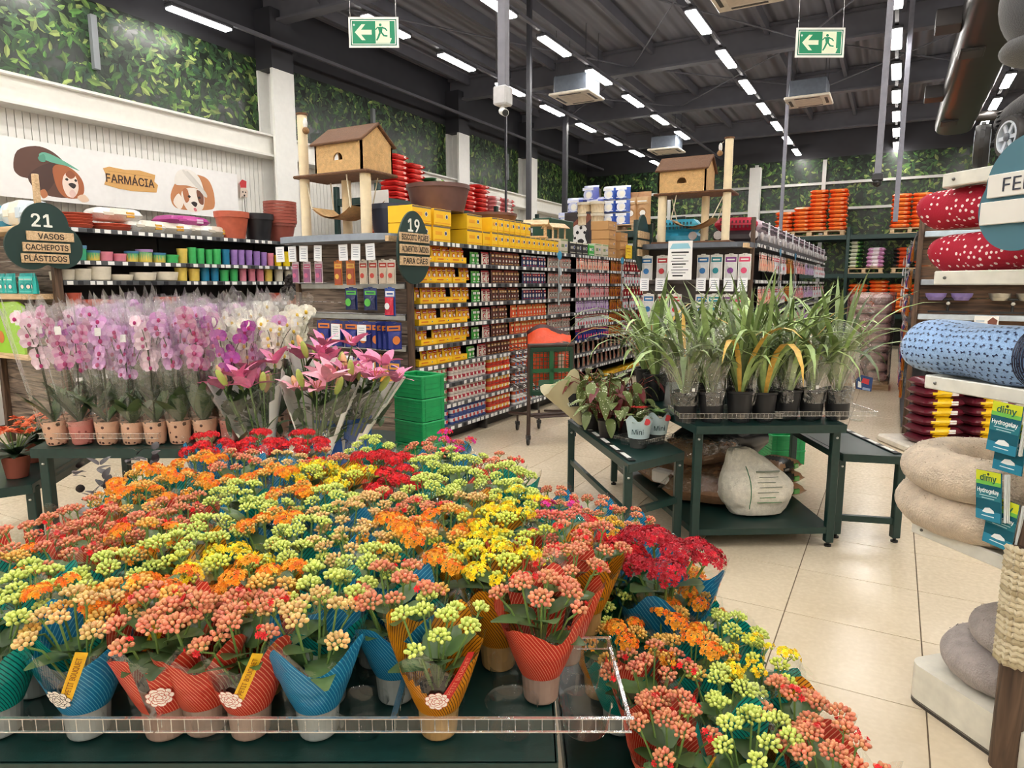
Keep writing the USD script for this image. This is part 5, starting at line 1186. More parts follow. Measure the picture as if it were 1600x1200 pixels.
for k, (x, c) in enumerate(((-.55, 'blue'), (-.36, 'red'), (-.2, 'red'), (.12, 'blue'), (.27, 'teal'), (.43, 'purple'), (.58, 'pink'))):
    copy('tube_pack_' + c, 'white_hang_pack', f'white hanging pack with {c} print, {ORD[k]} from left, end display under right cat tree', 'hanging pack', 'white packs on the middle end display', (-2.075 + x, 8.0, 1.97), R.uniform(-4, 4))
    copy('tube_pack_' + c, 'white_hang_pack', f'white hanging pack, {ORD[k]} from left in lower row, middle end display', 'hanging pack', 'lower white packs on the middle end display', (-2.075 + x * .95, 8.02, 1.52), R.uniform(-4, 4))
    if k != 2: copy('price_sheet', 'price_sheet', f'white price sheet, {ORD[k]} from left on the middle end display', 'price sheet', 'price sheets on the middle end display', (-2.075 + x, 7.93, 1.72), R.uniform(-5, 5))
b = B(); b.poly([(-.14, -.42), (.14, -.42), (.14, .02), (-.14, .02)], (240, 240, 240), t=.002); b.poly([(-.12, -.07), (.12, -.07), (.09, -.01), (-.09, -.01)], (150, 206, 226), c=(0, -.0025, 0))
for k in range(9): b.box((-.01 * (k % 3), -.003, -.11 - k * .033), (.2 - .04 * (k % 3), .001, .008 if k % 4 else .016), (90, 90, 96) if k % 4 else (30, 30, 34))
solo(b, 'notice_sheet', 'print', 'large white printed notice hanging from the middle end display', 'notice', None, (-2.18, 7.83, 2.12), 0)
def carrier(c1, c2):
    def build(p):
        b = B(); b.add(*chamfer(.5, .34, .15, .05), c1); b.move(c=(0, 0, .08)); b.emit(p, 'lower_shell', 'satin')
        u = B(); v, f = chamfer(.5, .34, .15, .06); u.add(v * np.array([.97, .97, 1]), f, c2); u.move(c=(0, 0, .23))
        for x in np.linspace(-.17, .17, 9):
            for z in (.2, .25): u.box((x, -.166, z), (.018, .01, .032), np.array(c2) * .45)
        u.emit(p, 'upper_shell', 'satin')
        for x in (-.2, .2): B().lathe([(0, 0), (.05, 0), (.05, .02), (.03, .024), (0, .024)], (206, 200, 200), 16, (x, -.165, .1), M=rot(90, 0, 0)).emit(p, 'side_wheel', 'satin')
        b = B(); b.tube([(-.06, 0, .3), (-.05, 0, .34), (.05, 0, .34), (.06, 0, .3)], .01, (60, 60, 62), 6); b.emit(p, 'handle', 'satin')
    return build
kind('blue_carrier', carrier((60, 170, 206), (70, 180, 214))); kind('red_carrier', carrier((52, 42, 46), (196, 36, 66))); kind('grey_carrier', carrier((150, 148, 152), (196, 176, 190)))
copy('blue_carrier', 'pet_carrier', 'light blue plastic pet carrier under the right cat tree', 'pet carrier', None, (-2.36, 8.45, 2.122)); copy('red_carrier', 'pet_carrier', 'red and black pet carrier right of the blue one', 'pet carrier', None, (-1.72, 8.55, 2.122), 12)
for k in range(22):
    copy('grey_carrier', 'pet_carrier', f'grey-pink pet carrier, {ORD[k]} from near end on the middle rack', 'pet carrier', 'grey pet carriers on the middle rack', (-1.62, 9.0 + k * .37, 2.122), 84 + R.uniform(-4, 4), 1.0)
    if k % 2 == 0: copy('price_sheet', 'price_sheet', f'white tag on the {ORD[min(k, 19)]} grey carrier of the middle rack', 'price sheet', 'tags on the grey carriers', (-1.41, 9.0 + k * .37, 2.4), 88)
for i, z in enumerate((1.7, 1.3, .9)):
    for (key, w, a, b_) in (('salmon_pack', 'salmon', 8.4, 9.5), ('white_pack', 'white', 9.5, 10.6), ('amber_pack', 'amber', 10.6, 11.4), ('pink_pack', 'pink', 11.4, 13), ('lilac_pack', 'lilac', 13, 14.5), ('white_pack', 'far white', 14.5, 16.8)):
        line(key, 'accessory_pack', f'{w} pack, {["upper", "middle", "lower"][i]} pegs of middle rack', 'hanging pack', f'{w} packs, {["upper", "middle", "lower"][i]} pegs of the middle rack', X17, a, b_, z + .3, .115 if a < 11 else .17, depth=.02)
copy('clip_strip', 'clip_strip', 'clear hanging strip with blue header on the middle rack, nearer one', 'clip strip', 'clip strips on the middle rack', (X17 + .06, 9.75, 2.02), 90); copy('clip_strip', 'clip_strip', 'clear hanging strip with blue header on the middle rack, farther one', 'clip strip', 'clip strips on the middle rack', (X17 + .06, 11.3, 2.02), 90)
t = board_sign('aisle_sign', 'dark green rounded aisle sign seen edge-on left of the blue carrier', egg, None, [('', .03, 0), ('', -.075, 0), ('', -.18, 0)], .4, (-2.7, 8.0, 2.2), 90)

# ---------------------------------------------------------------- cat trees
FUR, FURD = (220, 178, 122), (112, 76, 50)
def cat_tree(flip, open_end):
    def build(p):
        s = -1 if flip else 1
        def X(v): return s * v
        B().box((X(0), .1, .015), (1.02, .52, .03), FURD, b=.01).emit(p, 'base_board', 'fur')
        for (x, y, h, r) in ((-.43, -.05, 1.27, .05), (.4, -.05, .63, .055), (-.1, .22, .63, .05)):
            b = B(); zz = np.linspace(.03, h, int(h / .012)); b.lathe([(0, .03)] + [(r + .0018 * (k % 2), z) for k, z in enumerate(zz)] + [(0, h)], (240, 222, 186), 20, (X(x), y, 0), 60); b.emit(p, 'sisal_post', 'cloth')
        B().lathe([(0, 0), (.06, 0), (.062, .02), (0, .03)], FURD, 20, (X(-.43), -.05, 1.27)).emit(p, 'post_cap', 'fur')
        B().box((X(0), .1, .64), (1.0, .5, .03), FURD, b=.01).emit(p, 'platform', 'fur')
        # little house: walls with openings, gabled roof
        x0, x1, y0, y1, z0, z1, zr = -.18, .44, -.14, .33, .655, .93, 1.1
        win = Point((x0 + x1) / 2, .775).buffer(.062).intersection(Polygon([(-2, .765), (2, .765), (2, 2), (-2, 2)]))
        fw = Polygon([(x0, z0), (x1, z0), (x1, z1), (x0, z1)]).difference(win)
        def wall(poly, t, M, c, name, colr=FUR):
            b = B()
            for g in getattr(poly, 'geoms', [poly]):
                m = trimesh.creation.extrude_polygon(g, t, engine='earcut'); v = np.array(m.vertices); v = np.c_[v[:, 0], -v[:, 2], v[:, 1]]
                v = v @ M.T + c; v[:, 0] *= s; b.add(v, np.array(m.faces), colr)
            b.emit(p, name, 'fur')
        wall(fw, .02, np.eye(3), np.array([0, y0 + .02, 0]), 'front_wall'); wall(Polygon([(x0, z0), (x1, z0), (x1, z1), (x0, z1)]), .02, np.eye(3), np.array([0, y1, 0]), 'rear_wall')
        gable = Polygon([(y0, z0), (y1, z0), (y1, z1), ((y0 + y1) / 2, zr), (y0, z1)])
        door = unary_union([Polygon([(y0 + .13, z0), (y1 - .13, z0), (y1 - .13, z0 + .2), (y0 + .13, z0 + .2)]), Point((y0 + y1) / 2, z0 + .2).buffer((y1 - y0) / 2 - .13)])
        Mg = np.array([[0, 1, 0], [1, 0, 0], [0, 0, 1.0]])
        for x in (x0 + .02, x1): wall(gable.difference(door) if open_end == (x > 0) else gable, .02, Mg, np.array([x, 0, 0]), 'gable_wall')
        for q in (-1, 1):
            b = B(); w = (y1 - y0) / 2 + .05; an = math.degrees(math.atan2(zr - z1, (y1 - y0) / 2)); L = math.hypot(zr - z1, (y1 - y0) / 2) + .06
            b.add(np.array(chamfer(x1 - x0 + .07, L, .025, .008)[0]) @ rot(q * -an, 0, 0).T + np.array([X((x0 + x1) / 2), (y0 + y1) / 2 + q * (w / 2 - .012), (z1 + zr) / 2 + .01]), chamfer(x1 - x0 + .07, L, .025, .008)[1], FURD); b.emit(p, 'roof_half', 'fur')
        # hammock on cords
        u = np.linspace(-.27, .26, 10)[:, None]; v = np.linspace(-.12, .2, 5)[None]
        P = np.stack(np.broadcast_arrays(s * (u + .0 * v), v, .2 + 1.5 * u ** 2 + .0 * v), -1); b = B(); b.grid(P, (216, 172, 110), 60); b.grid(P + np.array([0, 0, .018]), (226, 184, 124), 60); b.emit(p, 'hammock', 'fur')
        b = B()
        for (a, c) in (((-.27, -.12, .31), (-.4, -.05, .62)), ((.26, -.12, .3), (.2, -.1, .63)), ((-.27, .2, .31), (-.35, .25, .62)), ((.26, .2, .3), (.35, .2, .62))): b.tube([(s * a[0], a[1], a[2]), (s * c[0], c[1], c[2])], .007, (226, 214, 190), 5)
        b.emit(p, 'hammock_cords', 'cloth')
        b = B(); b.tube([(X(-.37), -.08, 1.24), (X(-.33), -.1, 1.2), (X(-.33), -.1, 1.14)], .003, (220, 210, 190), 4); b.sph((X(-.33), -.1, 1.1), .036, (150, 112, 72), 2); b.sph((X(-.335), -.1, 1.17), .03, (240, 240, 236), 1, (.8, .8, 1.9)); b.emit(p, 'toy_mouse', 'fur')
    return build
kind('cat_tree_a', cat_tree(False, False)); kind('cat_tree_b', cat_tree(True, True))
copy('cat_tree_a', 'cat_tree', 'tan cat tree with house, standing on the aisle 19 end shelf', 'cat tree', None, (-5.08, 5.42, 2.112)); copy('cat_tree_b', 'cat_tree', 'tan cat tree with brown roof, on the right end shelf with pet carriers', 'cat tree', None, (-2.13, 8.15, 2.117), 0, .9)
kind('terra_stack', saucers(4, .13))
copy('terra_stack', 'saucer_stack', 'small stack of terracotta saucers under the left cat tree', 'saucers', None, (-4.95, 5.95, 2.1))
b = B(); b.poly([(-.2, 0), (.2, 0), (.2, .62), (-.2, .62)], (238, 238, 236), t=.02)
b.poly([(-.1, .1), (.02, .06), (.08, .2), (.04, .32), (.1, .42), (.16, .5), (.06, .44), (.0, .36), (-.08, .44), (-.14, .52), (-.12, .42), (-.04, .3), (-.1, .2)], (120, 90, 74), c=(0, -.021, 0)); b.poly([(-.06, .1), (-.02, .08), (.0, .16), (-.05, .2)], (190, 110, 80), c=(0, -.022, 0))
solo(b, 'animal_poster', 'print', 'white board with a brown horned animal behind the left cat tree', 'panel', None, (-5.35, 6.3, 2.1), 0)

# ---------------------------------------------------------------- right-hand aisle rack and its wooden end
gondola('shelf_rack', 'shelf rack at the right aisle, hung with small yellow and blue packs', .16, .72, 8.4, 18.5, [2.2, 1.8, 1.4, 1.0, .6, .15], tags=False)
t = thing('end_display', 'wooden-backed end display with steel bowls behind the cushions', 'end display', None, (.9, 8.25, 0))
for k in range(9): B().box((0, .02, .93 + k * .165), (1.42, .02, .16), (108, 82, 62), b=.003).emit(t, 'plank', 'wood_brown')
for x in (-.71, .71): B().box((x, 0, 1.2), (.05, .06, 2.4), (92, 70, 54), b=.004).emit(t, 'post', 'wood_post')
for z, c in ((1.7, (160, 166, 174)), (1.35, (190, 200, 208)), (2.18, (190, 206, 220))): B().box((0, -.06, z - .03), (1.36, .14, .055), c, b=.004).emit(t, 'steel_rail', 'satin')
def feeder(c):
    def build(p):
        b = B(); b.box((0, 0, .015), (.34, .03, .02), (26, 26, 28)); b.tube([(0, 0, .02), (0, 0, .14)], .012, (26, 26, 28), 8); b.sph((0, -.02, .1), .018, (210, 206, 196), 1); b.tube([(-.13, 0, .14), (.13, 0, .14)], .01, (26, 26, 28), 8); b.emit(p, 'stand', 'satin')
        for x in (-.11, .11): B().lathe([(0, .13), (.06, .13), (.08, .16), (.09, .2), (.095, .2), (.085, .16), (0, .14)], c, 22, (x, 0, 0)).emit(p, 'bowl', 'steel' if c[0] == 190 else 'satin')
    return build
kind('feeder_a', feeder((128, 112, 170))); kind('feeder_b', feeder((190, 186, 176)))
copy('feeder_a', 'bowl_stand', 'raised feeder with two purple bowls on the wooden end display', 'pet feeder', None, (.47, 8.13, 1.36), 0, 1.0); copy('feeder_b', 'bowl_stand', 'raised feeder with two steel bowls right of the purple one', 'pet feeder', None, (1.0, 8.13, 1.36), 0, 1.0)
b = B(); b.box((0, 0, .07), (.2, .01, .14), (238, 236, 232), b=.003); b.poly([(.02, .02), (.08, .02), (.09, .1), (.05, .13), (.01, .09)], (120, 70, 56), c=(0, -.006, 0)); b.box((-.05, -.006, .09), (.07, .001, .02), (190, 200, 210)); b.box((-.05, -.006, .05), (.07, .001, .012), (200, 206, 210)); solo(b, 'picture_card', 'print', 'white picture card on the rail under the purple bowls', 'card', None, (.8, 8.113, 1.2), 0)
for i in range(6):
    z = 2.0 - i * .3
    for (key, w, a, b_) in (('amber_pack', 'amber', 8.5, 9.4), ('navy_pack', 'navy', 9.4, 10.2), ('white_pack', 'white', 10.2, 11.6)):
        line(key, 'toy_pack', f'{w} toy pack, right aisle rack, {ORD[i]} row', 'hanging pack', f'{w} packs on the right aisle rack, row {i + 1}', .14, a, b_, z + .1, .16, rz=-90)
copy('clip_strip', 'clip_strip', 'clear hanging strip with blue header on the right aisle rack', 'clip strip', None, (.08, 8.6, 1.95), -90)
kind('maroon_sack', sack(.42, .34, .1, (96, 26, 40), (240, 200, 30), (236, 236, 232), 'foil', 2))
def pallet(p):
    for y in (-.24, 0, .24): B().box((0, y, .125), (.9, .12, .022), (206, 160, 96), b=.002).emit(p, 'board', 'wood_pale')
    for x in (-.38, 0, .38): B().box((x, 0, .07), (.09, .58, .09), (196, 150, 90), b=.002).emit(p, 'bearer', 'wood_pale')
    for y in (-.24, .24): B().box((0, y, .012), (.9, .1, .022), (196, 150, 90), b=.002).emit(p, 'bottom_board', 'wood_pale')
kind('pallet', pallet)
t = solo(B().box((0, 0, .04), (1.3, .9, .08), (222, 214, 200), b=.02), 'floor_plinth', 'satin', 'low cream plinth under the maroon bags', 'plinth', None, (.72, 8.0, 0), DA)
for s, (x, y, n) in enumerate(((.42, 7.83, 7), (.84, 8.06, 6))):
    for k in range(n): copy('maroon_sack', 'maroon_bag', f'maroon and yellow food bag, {ORD[k]} from bottom of {"left" if s == 0 else "right"} floor stack', 'food bag', 'maroon food bags on the floor', (x, y, .082 + k * .094), DA + R.uniform(-4, 4))

# ---------------------------------------------------------------- near right rack, turned 45 degrees
RA, RZ = np.array([.146, 2.99]), -45.6
def Rk(s, q, z=0.0):
    c, n = math.cos(math.radians(RZ)), math.sin(math.radians(RZ)); return np.array([RA[0] + s * c - q * n, RA[1] + s * n + q * c, z])
t = thing('corner_rack', 'white corner shelf rack with rope-wrapped post at the right edge', 'shelf rack', None, Rk(0, 0), RZ)
base = Polygon([(0, 0), (1.2, 0), (1.2, .55), (.0, .55)]).buffer(-.06).buffer(.06)
b = B(); b.add(*flat_slab(list(base.exterior.coords), .0, .02, None), (60, 56, 52)); b.add(*flat_slab(list(base.exterior.coords), .012, .148, None), (226, 222, 208)); b.emit(t, 'base_box', 'satin')
for z in (.72, 1.295, 1.685, 2.035):
    b = B(); b.box((.585, .27, z - .005), (1.23, .54, .012), (206, 202, 190)); b.box((.585, 0, z - .012), (1.23, .014, .05), (224, 222, 212), b=.004); b.box((-.03, .27, z - .012), (.014, .54, .05), (224, 222, 212), b=.004); sh = b.emit(t, 'shelf', 'satin')
    B().sph((.02, -.009, z - .012), .006, (120, 120, 118), 1).emit(sh, 'rivet', 'steel')
b = B(); zz = np.linspace(0, .8, 12); b.tube([(.425 - .0 * z, -.0, z) for z in zz], .045, (92, 70, 54), 14); b.emit(t, 'wooden_post', 'wood_post')
B().tube([(.425, 0, .8), (.55, .12, 2.6)], .035, (92, 70, 54), 12).emit(t, 'leaning_post', 'wood_post')
for k in range(20):
    th = np.linspace(0, 2 * np.pi, 40); z = .40 + k * .0205
    b = B(); P = np.stack([.425 + (.054 + .004 * np.sin(th * 16)) * np.cos(th), (.054 + .004 * np.sin(th * 16)) * np.sin(th), z + .004 * np.cos(th * 16 + k) + .0], -1); b.tube(P, .0115, (206, 192, 160) if k % 4 else (176, 160, 126), 6, 60, cap=False); b.emit(t, 'rope_turn', 'cloth')
for x in (.47, .62): 
    b = B(); b.box((x, .05, 1.1), (.012, .03, 2.2), (206, 206, 200)); b.emit(t, 'slotted_upright', 'satin')
B().lathe([(0, 0), (.012, 0), (.012, .006), (0, .008)], (214, 214, 210), 14, (.43, -.047, .76), M=rot(90, 0, 0)).emit(t, 'bolt', 'steel')

def cushion(L, r, colr, mt, seed, sq=.82, bones=None, stripes=False):
    def build(p):
        n, m = 34, 22; u = np.linspace(-1, 1, m)[:, None]; th = np.linspace(0, 2 * np.pi, n + 1)[None]
        f = (1 - np.abs(u) ** 10) ** .2
        pinch = 1 - .16 * np.exp(-((th - math.pi / 2) / .5) ** 2) * (1 - u ** 2)
        rr = r * f * pinch * (1 + .05 * np.sin(3 * th + u * 3 + seed) + .03 * np.sin(7 * u + seed))
        def P(u, th, rr): return np.stack(np.broadcast_arrays(u * L / 2 * (1 + .05 * np.cos(th * 2)), rr * np.cos(th) * 1.15, r * sq + rr * np.sin(th) * sq), -1)
        b = B(); b.grid(P(u, th, rr), colr, 80); bd = b.emit(p, 'cushion', mt)
        B().tube([P(np.array([[-.985]]), np.array([[t]]), np.array([[r * .5]]))[0, 0] for t in np.linspace(0, 6.28, 20)], .006, np.array(colr) * .9, 5).emit(bd, 'piping', 'cloth')
        if bones:
            b = B(); rg = np.random.default_rng(seed)
            for i in range(18):
                for j in range(11):
                    a = rg.uniform(0, 3.14); uu = -.93 + i * .104 + .052 * (j % 2); tt = math.pi * .6 + j * .25
                    def sp(du, dt):
                        q = np.array(du) / (L / 2) + uu; w = np.array(dt) / r + tt; f1 = (1 - np.abs(q) ** 10) ** .2; r1 = r * f1 * (1 - .16 * np.exp(-((w - math.pi / 2) / .5) ** 2) * (1 - q ** 2)) * (1 + .05 * np.sin(3 * w + q * 3 + seed) + .03 * np.sin(7 * q + seed)) + .0022
                        return np.stack([q * L / 2 * (1 + .05 * np.cos(w * 2)), r1 * np.cos(w) * 1.15, r * sq + r1 * np.sin(w) * sq], -1)
                    ca, sa = math.cos(a), math.sin(a)
                    sh = np.array([(-.006, -.0015), (.006, -.0015), (.006, .0015), (-.006, .0015)]); kn = [np.array([(x + .0029 * math.cos(q), y + .0029 * math.sin(q)) for q in np.arange(6) * 1.047]) for x in (-.0062, .0062) for y in (-.002, .002)]
                    for g in [sh] + kn:
                        x, y = g[:, 0] * ca - g[:, 1] * sa, g[:, 0] * sa + g[:, 1] * ca; v = sp(x, y); k = len(v); b.add(v, [[0, q, q + 1] for q in range(1, k - 1)], bones)
            b.emit(bd, 'bone_print', 'print')
        if stripes:
            b = B()
            for q in range(6):
                w = np.linspace(math.pi * .5, math.pi * 1.6, 16); x = L / 2 * (.82 + q * .024); f1 = (1 - (x / (L / 2)) ** 10) ** .2; r1 = r * f1 + .004
                b.grid(np.stack([np.stack([np.full(16, x + d), r1 * np.cos(w) * 1.15, r * sq + r1 * np.sin(w) * sq], -1) for d in (0, .006)]), (30, 34, 60), 60)
            b.emit(bd, 'striped_end', 'print')
    return build
kind('red_cushion', cushion(.54, .09, (168, 18, 48), 'red_dotted', 3, .86)); kind('bone_cushion', cushion(.54, .122, (150, 186, 232), 'cloth', 5, .9, (34, 46, 84), True))
copy('red_cushion', 'pet_cushion', 'red cushion with white dots, upper one on the right rack', 'pet cushion', 'red dotted cushions', Rk(.085, .13, 1.858), RZ + 2); copy('red_cushion', 'pet_cushion', 'red cushion with white dots, lower one on the right rack', 'pet cushion', 'red dotted cushions', Rk(.15, .12, 1.69), RZ - 3)
copy('bone_cushion', 'pet_cushion', 'light blue cushion printed with dark bones on the right rack', 'pet cushion', None, Rk(.075, .14, 1.298), RZ)
kind('zebra_cushion', cushion(.36, .1, (206, 200, 190), 'zebra', 7)) if 'zebra' in MAT else None
def donut(Rr, r, colr, seed):
    def build(p):
        n, m = 56, 28; a = np.linspace(0, 2 * np.pi, n + 1)[:, None]; th = np.linspace(0, 2 * np.pi, m + 1)[None]
        nz = meshkit.fbm(np.stack(np.broadcast_arrays(np.cos(a) * 3 + seed, np.sin(a) * 3, np.cos(th) * 2), -1) * 1.6, 4, seed) - .5
        rr = r * (1 + .16 * nz); rr[-1] = rr[0]
        P = np.stack([(Rr - r + rr * np.cos(th)) * np.cos(a), (Rr - r + rr * np.cos(th)) * np.sin(a), r * .8 + rr * np.sin(th) * .82], -1)
        bd = B().grid(P, colr, 80).emit(p, 'plush_ring', 'fur')
        B().lathe([(0, .02), (Rr - r, .03), (Rr - r * 1.2, .06), (0, .05)], np.array(colr) * .94, 36).emit(p, 'bed_cushion', 'fur')
        rg = np.random.default_rng(seed); b = B()
        for k in range(420):
            q, w = rg.uniform(0, 6.28), rg.uniform(.4, 2.9); c = np.array([(Rr - r + r * np.cos(w)) * math.cos(q), (Rr - r + r * np.cos(w)) * math.sin(q), r * .8 + r * np.sin(w) * .83]); nrm = np.array([np.cos(w) * math.cos(q), np.cos(w) * math.sin(q), np.sin(w)])
            tg = np.cross(nrm, rg.normal(size=3)); tg /= np.linalg.norm(tg); b.add([c + tg * .003, c - tg * .003, c + nrm * .004 + np.cross(nrm, tg) * .006], [[0, 1, 2]], np.array(colr) * rg.uniform(.85, 1.06))
        g = b.emit(bd, 'plush_pile', 'fur'); data(g, kind='stuff')
    return build
kind('beige_bed', donut(.315, .105, (212, 194, 172), 2)); kind('grey_bed', donut(.24, .095, (176, 166, 162), 4))
copy('beige_bed', 'pet_bed', 'round cream plush pet bed, lower of the two on the right rack', 'pet bed', 'cream plush beds', Rk(.1, .22, .722)); copy('beige_bed', 'pet_bed', 'round cream plush pet bed, upper of the two on the right rack', 'pet bed', 'cream plush beds', Rk(.12, .2, .872), 40, .97)
copy('grey_bed', 'pet_bed', 'round grey plush pet bed resting on the white base, lower one', 'pet bed', 'grey plush beds', Rk(.24, .25, .165), 20, 1.0, 0, 0); copy('grey_bed', 'pet_bed', 'round grey plush pet bed on the white base, upper one', 'pet bed', 'grey plush beds', Rk(.31, .24, .32), 70, .85)
def dimy(p):
    b = B(); w, h = .085, .145
    b.poly([(-w / 2, 0), (w / 2, 0), (w / 2, h), (-w / 2, h)], (22, 92, 110), t=.004); cd = b.emit(p, 'pack', 'gloss')
    b = B(); y = -.0046
    rect(b, -w / 2, h * .8, w / 2, h, (206, 214, 40), y); rect(b, -w / 2, h * .72, w / 2, h * .8, (110, 190, 80), y); rect(b, -w / 2, h * .42, w / 2, h * .6, (26, 116, 130), y); rect(b, -w / 2, 0, w / 2, h * .2, (34, 130, 160), y)
    b.text('dimy', .018, (14, 90, 80), c=(0, y - .0004, h * .8), t=.0004, bold=True); b.text('Hydrogelay', .0125, (236, 244, 244), c=(0, y - .0004, h * .56), t=.0004, bold=True, sx=.8)
    for k in range(2): b.box((0, y - .0004, h * (.5 - .05 * k)), (w * (.7 - .2 * k), .0004, .0022), (190, 220, 224))
    b.poly([(-.02, h * .16), (.0, h * .15), (.022, h * .17), (.02, h * .22), (.006, h * .27), (-.01, h * .25)], (236, 240, 240), c=(0, y - .0003, 0)); b.box((0, y - .0004, h * .09), (w * .5, .0004, .003), (210, 230, 234)); disc(b, 0, h * .94, .004, (40, 50, 30), y - .0003); b.emit(cd, 'printed_face', 'print')
    for k in range(3): B().box((w * .5 + .004, .006 + k * .006, h * .5), (.006, .003, h * .96), (222, 226, 222)).emit(p, 'next_card', 'print')
kind('dimy', dimy)
for k, (s, z, rz) in enumerate(((.352, 1.1, 3), (.36, 1.035, 2), (.335, .862, -6), (.352, .775, 4))):
    copy('dimy', 'teal_card_pack', f'teal and yellow card pack hanging by the rope post, {ORD[k]} from the top', 'card pack', 'teal card packs by the rope post', Rk(s, -.07 if k % 2 == 0 else -.045, z), RZ + rz, 1.15, 0, rz)
# sign cut by the picture's edge
bl2 = unary_union([Point(.375, 1.96).buffer(.155), Point(.335, 1.89).buffer(.135), Point(.56, 1.9).buffer(.2)]).buffer(.03).buffer(-.03)
t = thing('aisle_sign', 'blue-green rounded sign with white slats lettered FER at the right edge', 'aisle sign', None, Rk(0, 0), RZ)
B().poly(list(bl2.exterior.coords), (66, 112, 128), c=(0, -.075, 0), t=.014).emit(t, 'board', 'print')
for z, x0 in ((1.963, .235), (1.878, .217)):
    s = B().box((x0 + .3, -.096, z), (.6, .014, .073), (222, 220, 214), b=.002).emit(t, 'slat', 'print')
    if z > 1.9: B().text('FER', .042, (40, 44, 60), c=(.285, -.1035, z - .021), t=.0015, center=False, bold=False).emit(s, 'lettering', 'print')
# pet stroller on the top shelf
t = thing('pet_stroller', 'grey pet stroller with spoked wheels on top of the right rack', 'pet stroller', None, Rk(.16, .1, 2.055), RZ)
def wheel(c, r, w, rz=0):
    M = rot(0, 0, rz) @ rot(90, 0, 0)
    b = B(); b.lathe([(r * .74, -w / 2), (r * .96, -w / 2), (r, -w * .25), (r, w * .25), (r * .96, w / 2), (r * .74, w / 2), (r * .74, -w / 2)], (52, 50, 50), 30, c, 30, M)
    for k in range(16): a = k * math.pi / 8; b.box(np.array(c) + M @ np.array([math.cos(a) * r, math.sin(a) * r, 0]), (.01, w * .8, .014), (40, 38, 38), M=M @ rot(0, 0, math.degrees(a)))
    wh = b.emit(t, 'wheel', 'satin')
    b = B(); b.lathe([(r * .68, -w * .55), (r * .76, -w * .55), (r * .76, w * .55), (r * .68, w * .55), (r * .68, -w * .55)], (206, 214, 226), 28, c, 30, M)
    for k in range(6): a = k * math.pi / 3; b.box(np.array(c) + M @ np.array([math.cos(a) * r * .38, math.sin(a) * r * .38, w * .4]), (r * .68, .012, .006), (206, 214, 226), M=M @ rot(0, 0, math.degrees(a)))
    b.lathe([(0, -w * .5), (r * .2, -w * .5), (r * .2, w * .55), (0, w * .6)], (90, 96, 106), 16, c, 30, M); b.emit(wh, 'spoked_rim', 'satin')
wheel((-.118, -.02, .08), .076, .045, -50); wheel((.067, -.1, .072), .068, .05, -20); wheel((.45, .1, .076), .076, .05)
b = B(); b.tube([(-.09, .0, .08), (.0, .02, .2), (.35, .05, .3)], .013, (70, 72, 76), 8); b.tube([(.07, -.08, .08), (.12, 0, .2)], .013, (60, 62, 66), 8)
for k in range(6): b.lathe([(.018, 0), (.028, .006), (.018, .012)], (30, 30, 32), 14, (-.03, -.03, .1 + k * .014))
b.tube([(-.118, -.02, .078), (-.04, .0, .08), (.067, -.1, .07)], .01, (30, 30, 32), 8); b.emit(t, 'frame', 'satin')
B().sph((.13, .05, .19), .2, (66, 66, 70), 3, (1.25, .7, .36), rot(0, -12, 0)).emit(t, 'under_basket', 'cloth')
b = B(); b.poly([(.02, .06), (.2, .08), (.2, .2), (.08, .16)], (150, 200, 116), c=(0, -.06, 0), t=.004); b.emit(t, 'green_flap', 'cloth')
b = B(); b.sph((.15, .06, .37), .26, (92, 94, 98), 3, (1.0, .75, .25)); b.emit(t, 'tray', 'cloth')
b = B(); b.sph((.17, .07, .49), .27, (150, 156, 166), 3, (.92, .75, .95)); hd = b.emit(t, 'hood', 'cloth')
B().sph((.13, .02, .5), .262, (70, 72, 78), 3, (.8, .76, .72)).emit(hd, 'mesh_window', 'cloth')

# ---------------------------------------------------------------- trolley, green crates, bags under the table
t = thing('shopping_trolley', 'dark brown shopping trolley with green back panel in the aisle', 'shopping trolley', None, (-3.045, 6.26, 0), 46.7)
BR = (62, 46, 40)
for x in (-.24, .24):
    b = B(); b.tube([(x * 1.05, -.02, .06), (x, 0, .35), (x, 0, 1.03)], [.022, .02, .018], BR, 10); b.emit(t, 'side_post', 'satin')
    b = B(); b.tube([(x, .02, .32), (x * .9, .75, .2)], .016, BR, 8); b.emit(t, 'floor_rail', 'satin')
b = B(); b.tube([(-.25, 0, 1.03), (.25, 0, 1.03)], .022, BR, 10); b.emit(t, 'handle', 'satin'); b = B(); b.box((0, 0, .31), (.46, .06, .035), BR, b=.01); b.box((0, -.06, .3), (.4, .09, .015), BR, b=.005); b.emit(t, 'cross_bar', 'satin')
b = B(); b.box((0, -.005, .985), (.46, .03, .05), (30, 64, 46), b=.006); b.box((0, -.005, .54), (.46, .03, .05), (30, 64, 46), b=.006)
for x in (-.22, .22): b.box((x, -.005, .76), (.04, .03, .46), (30, 64, 46), b=.006)
b.box((0, -.01, .76), (.045, .02, .42), (34, 92, 56)); b.box((0, -.01, .77), (.42, .02, .04), (34, 92, 56))
for k in range(11): b.box((-.2 + k * .04, .004, .76), (.006, .006, .42), (34, 74, 50))
for k in range(10): b.box((0, .004, .57 + k * .042), (.42, .006, .006), (34, 74, 50))
b.box((0, -.012, .64), (.28, .012, .07), (64, 96, 76), b=.004); b.emit(t, 'green_back_panel', 'satin')
b = B()
for k in range(12):
    z = .5 + k * .042; b.tube([(-.22, .02, z), (-.2, .8, z + .02), (.2, .8, z + .02), (.22, .02, z)], .004, BR, 4)
for k in range(10): x = -.2 + k * .044; b.tube([(x, .02, .5), (x * .9, .8, .52)], .004, BR, 4)
b.emit(t, 'wire_basket', 'satin')
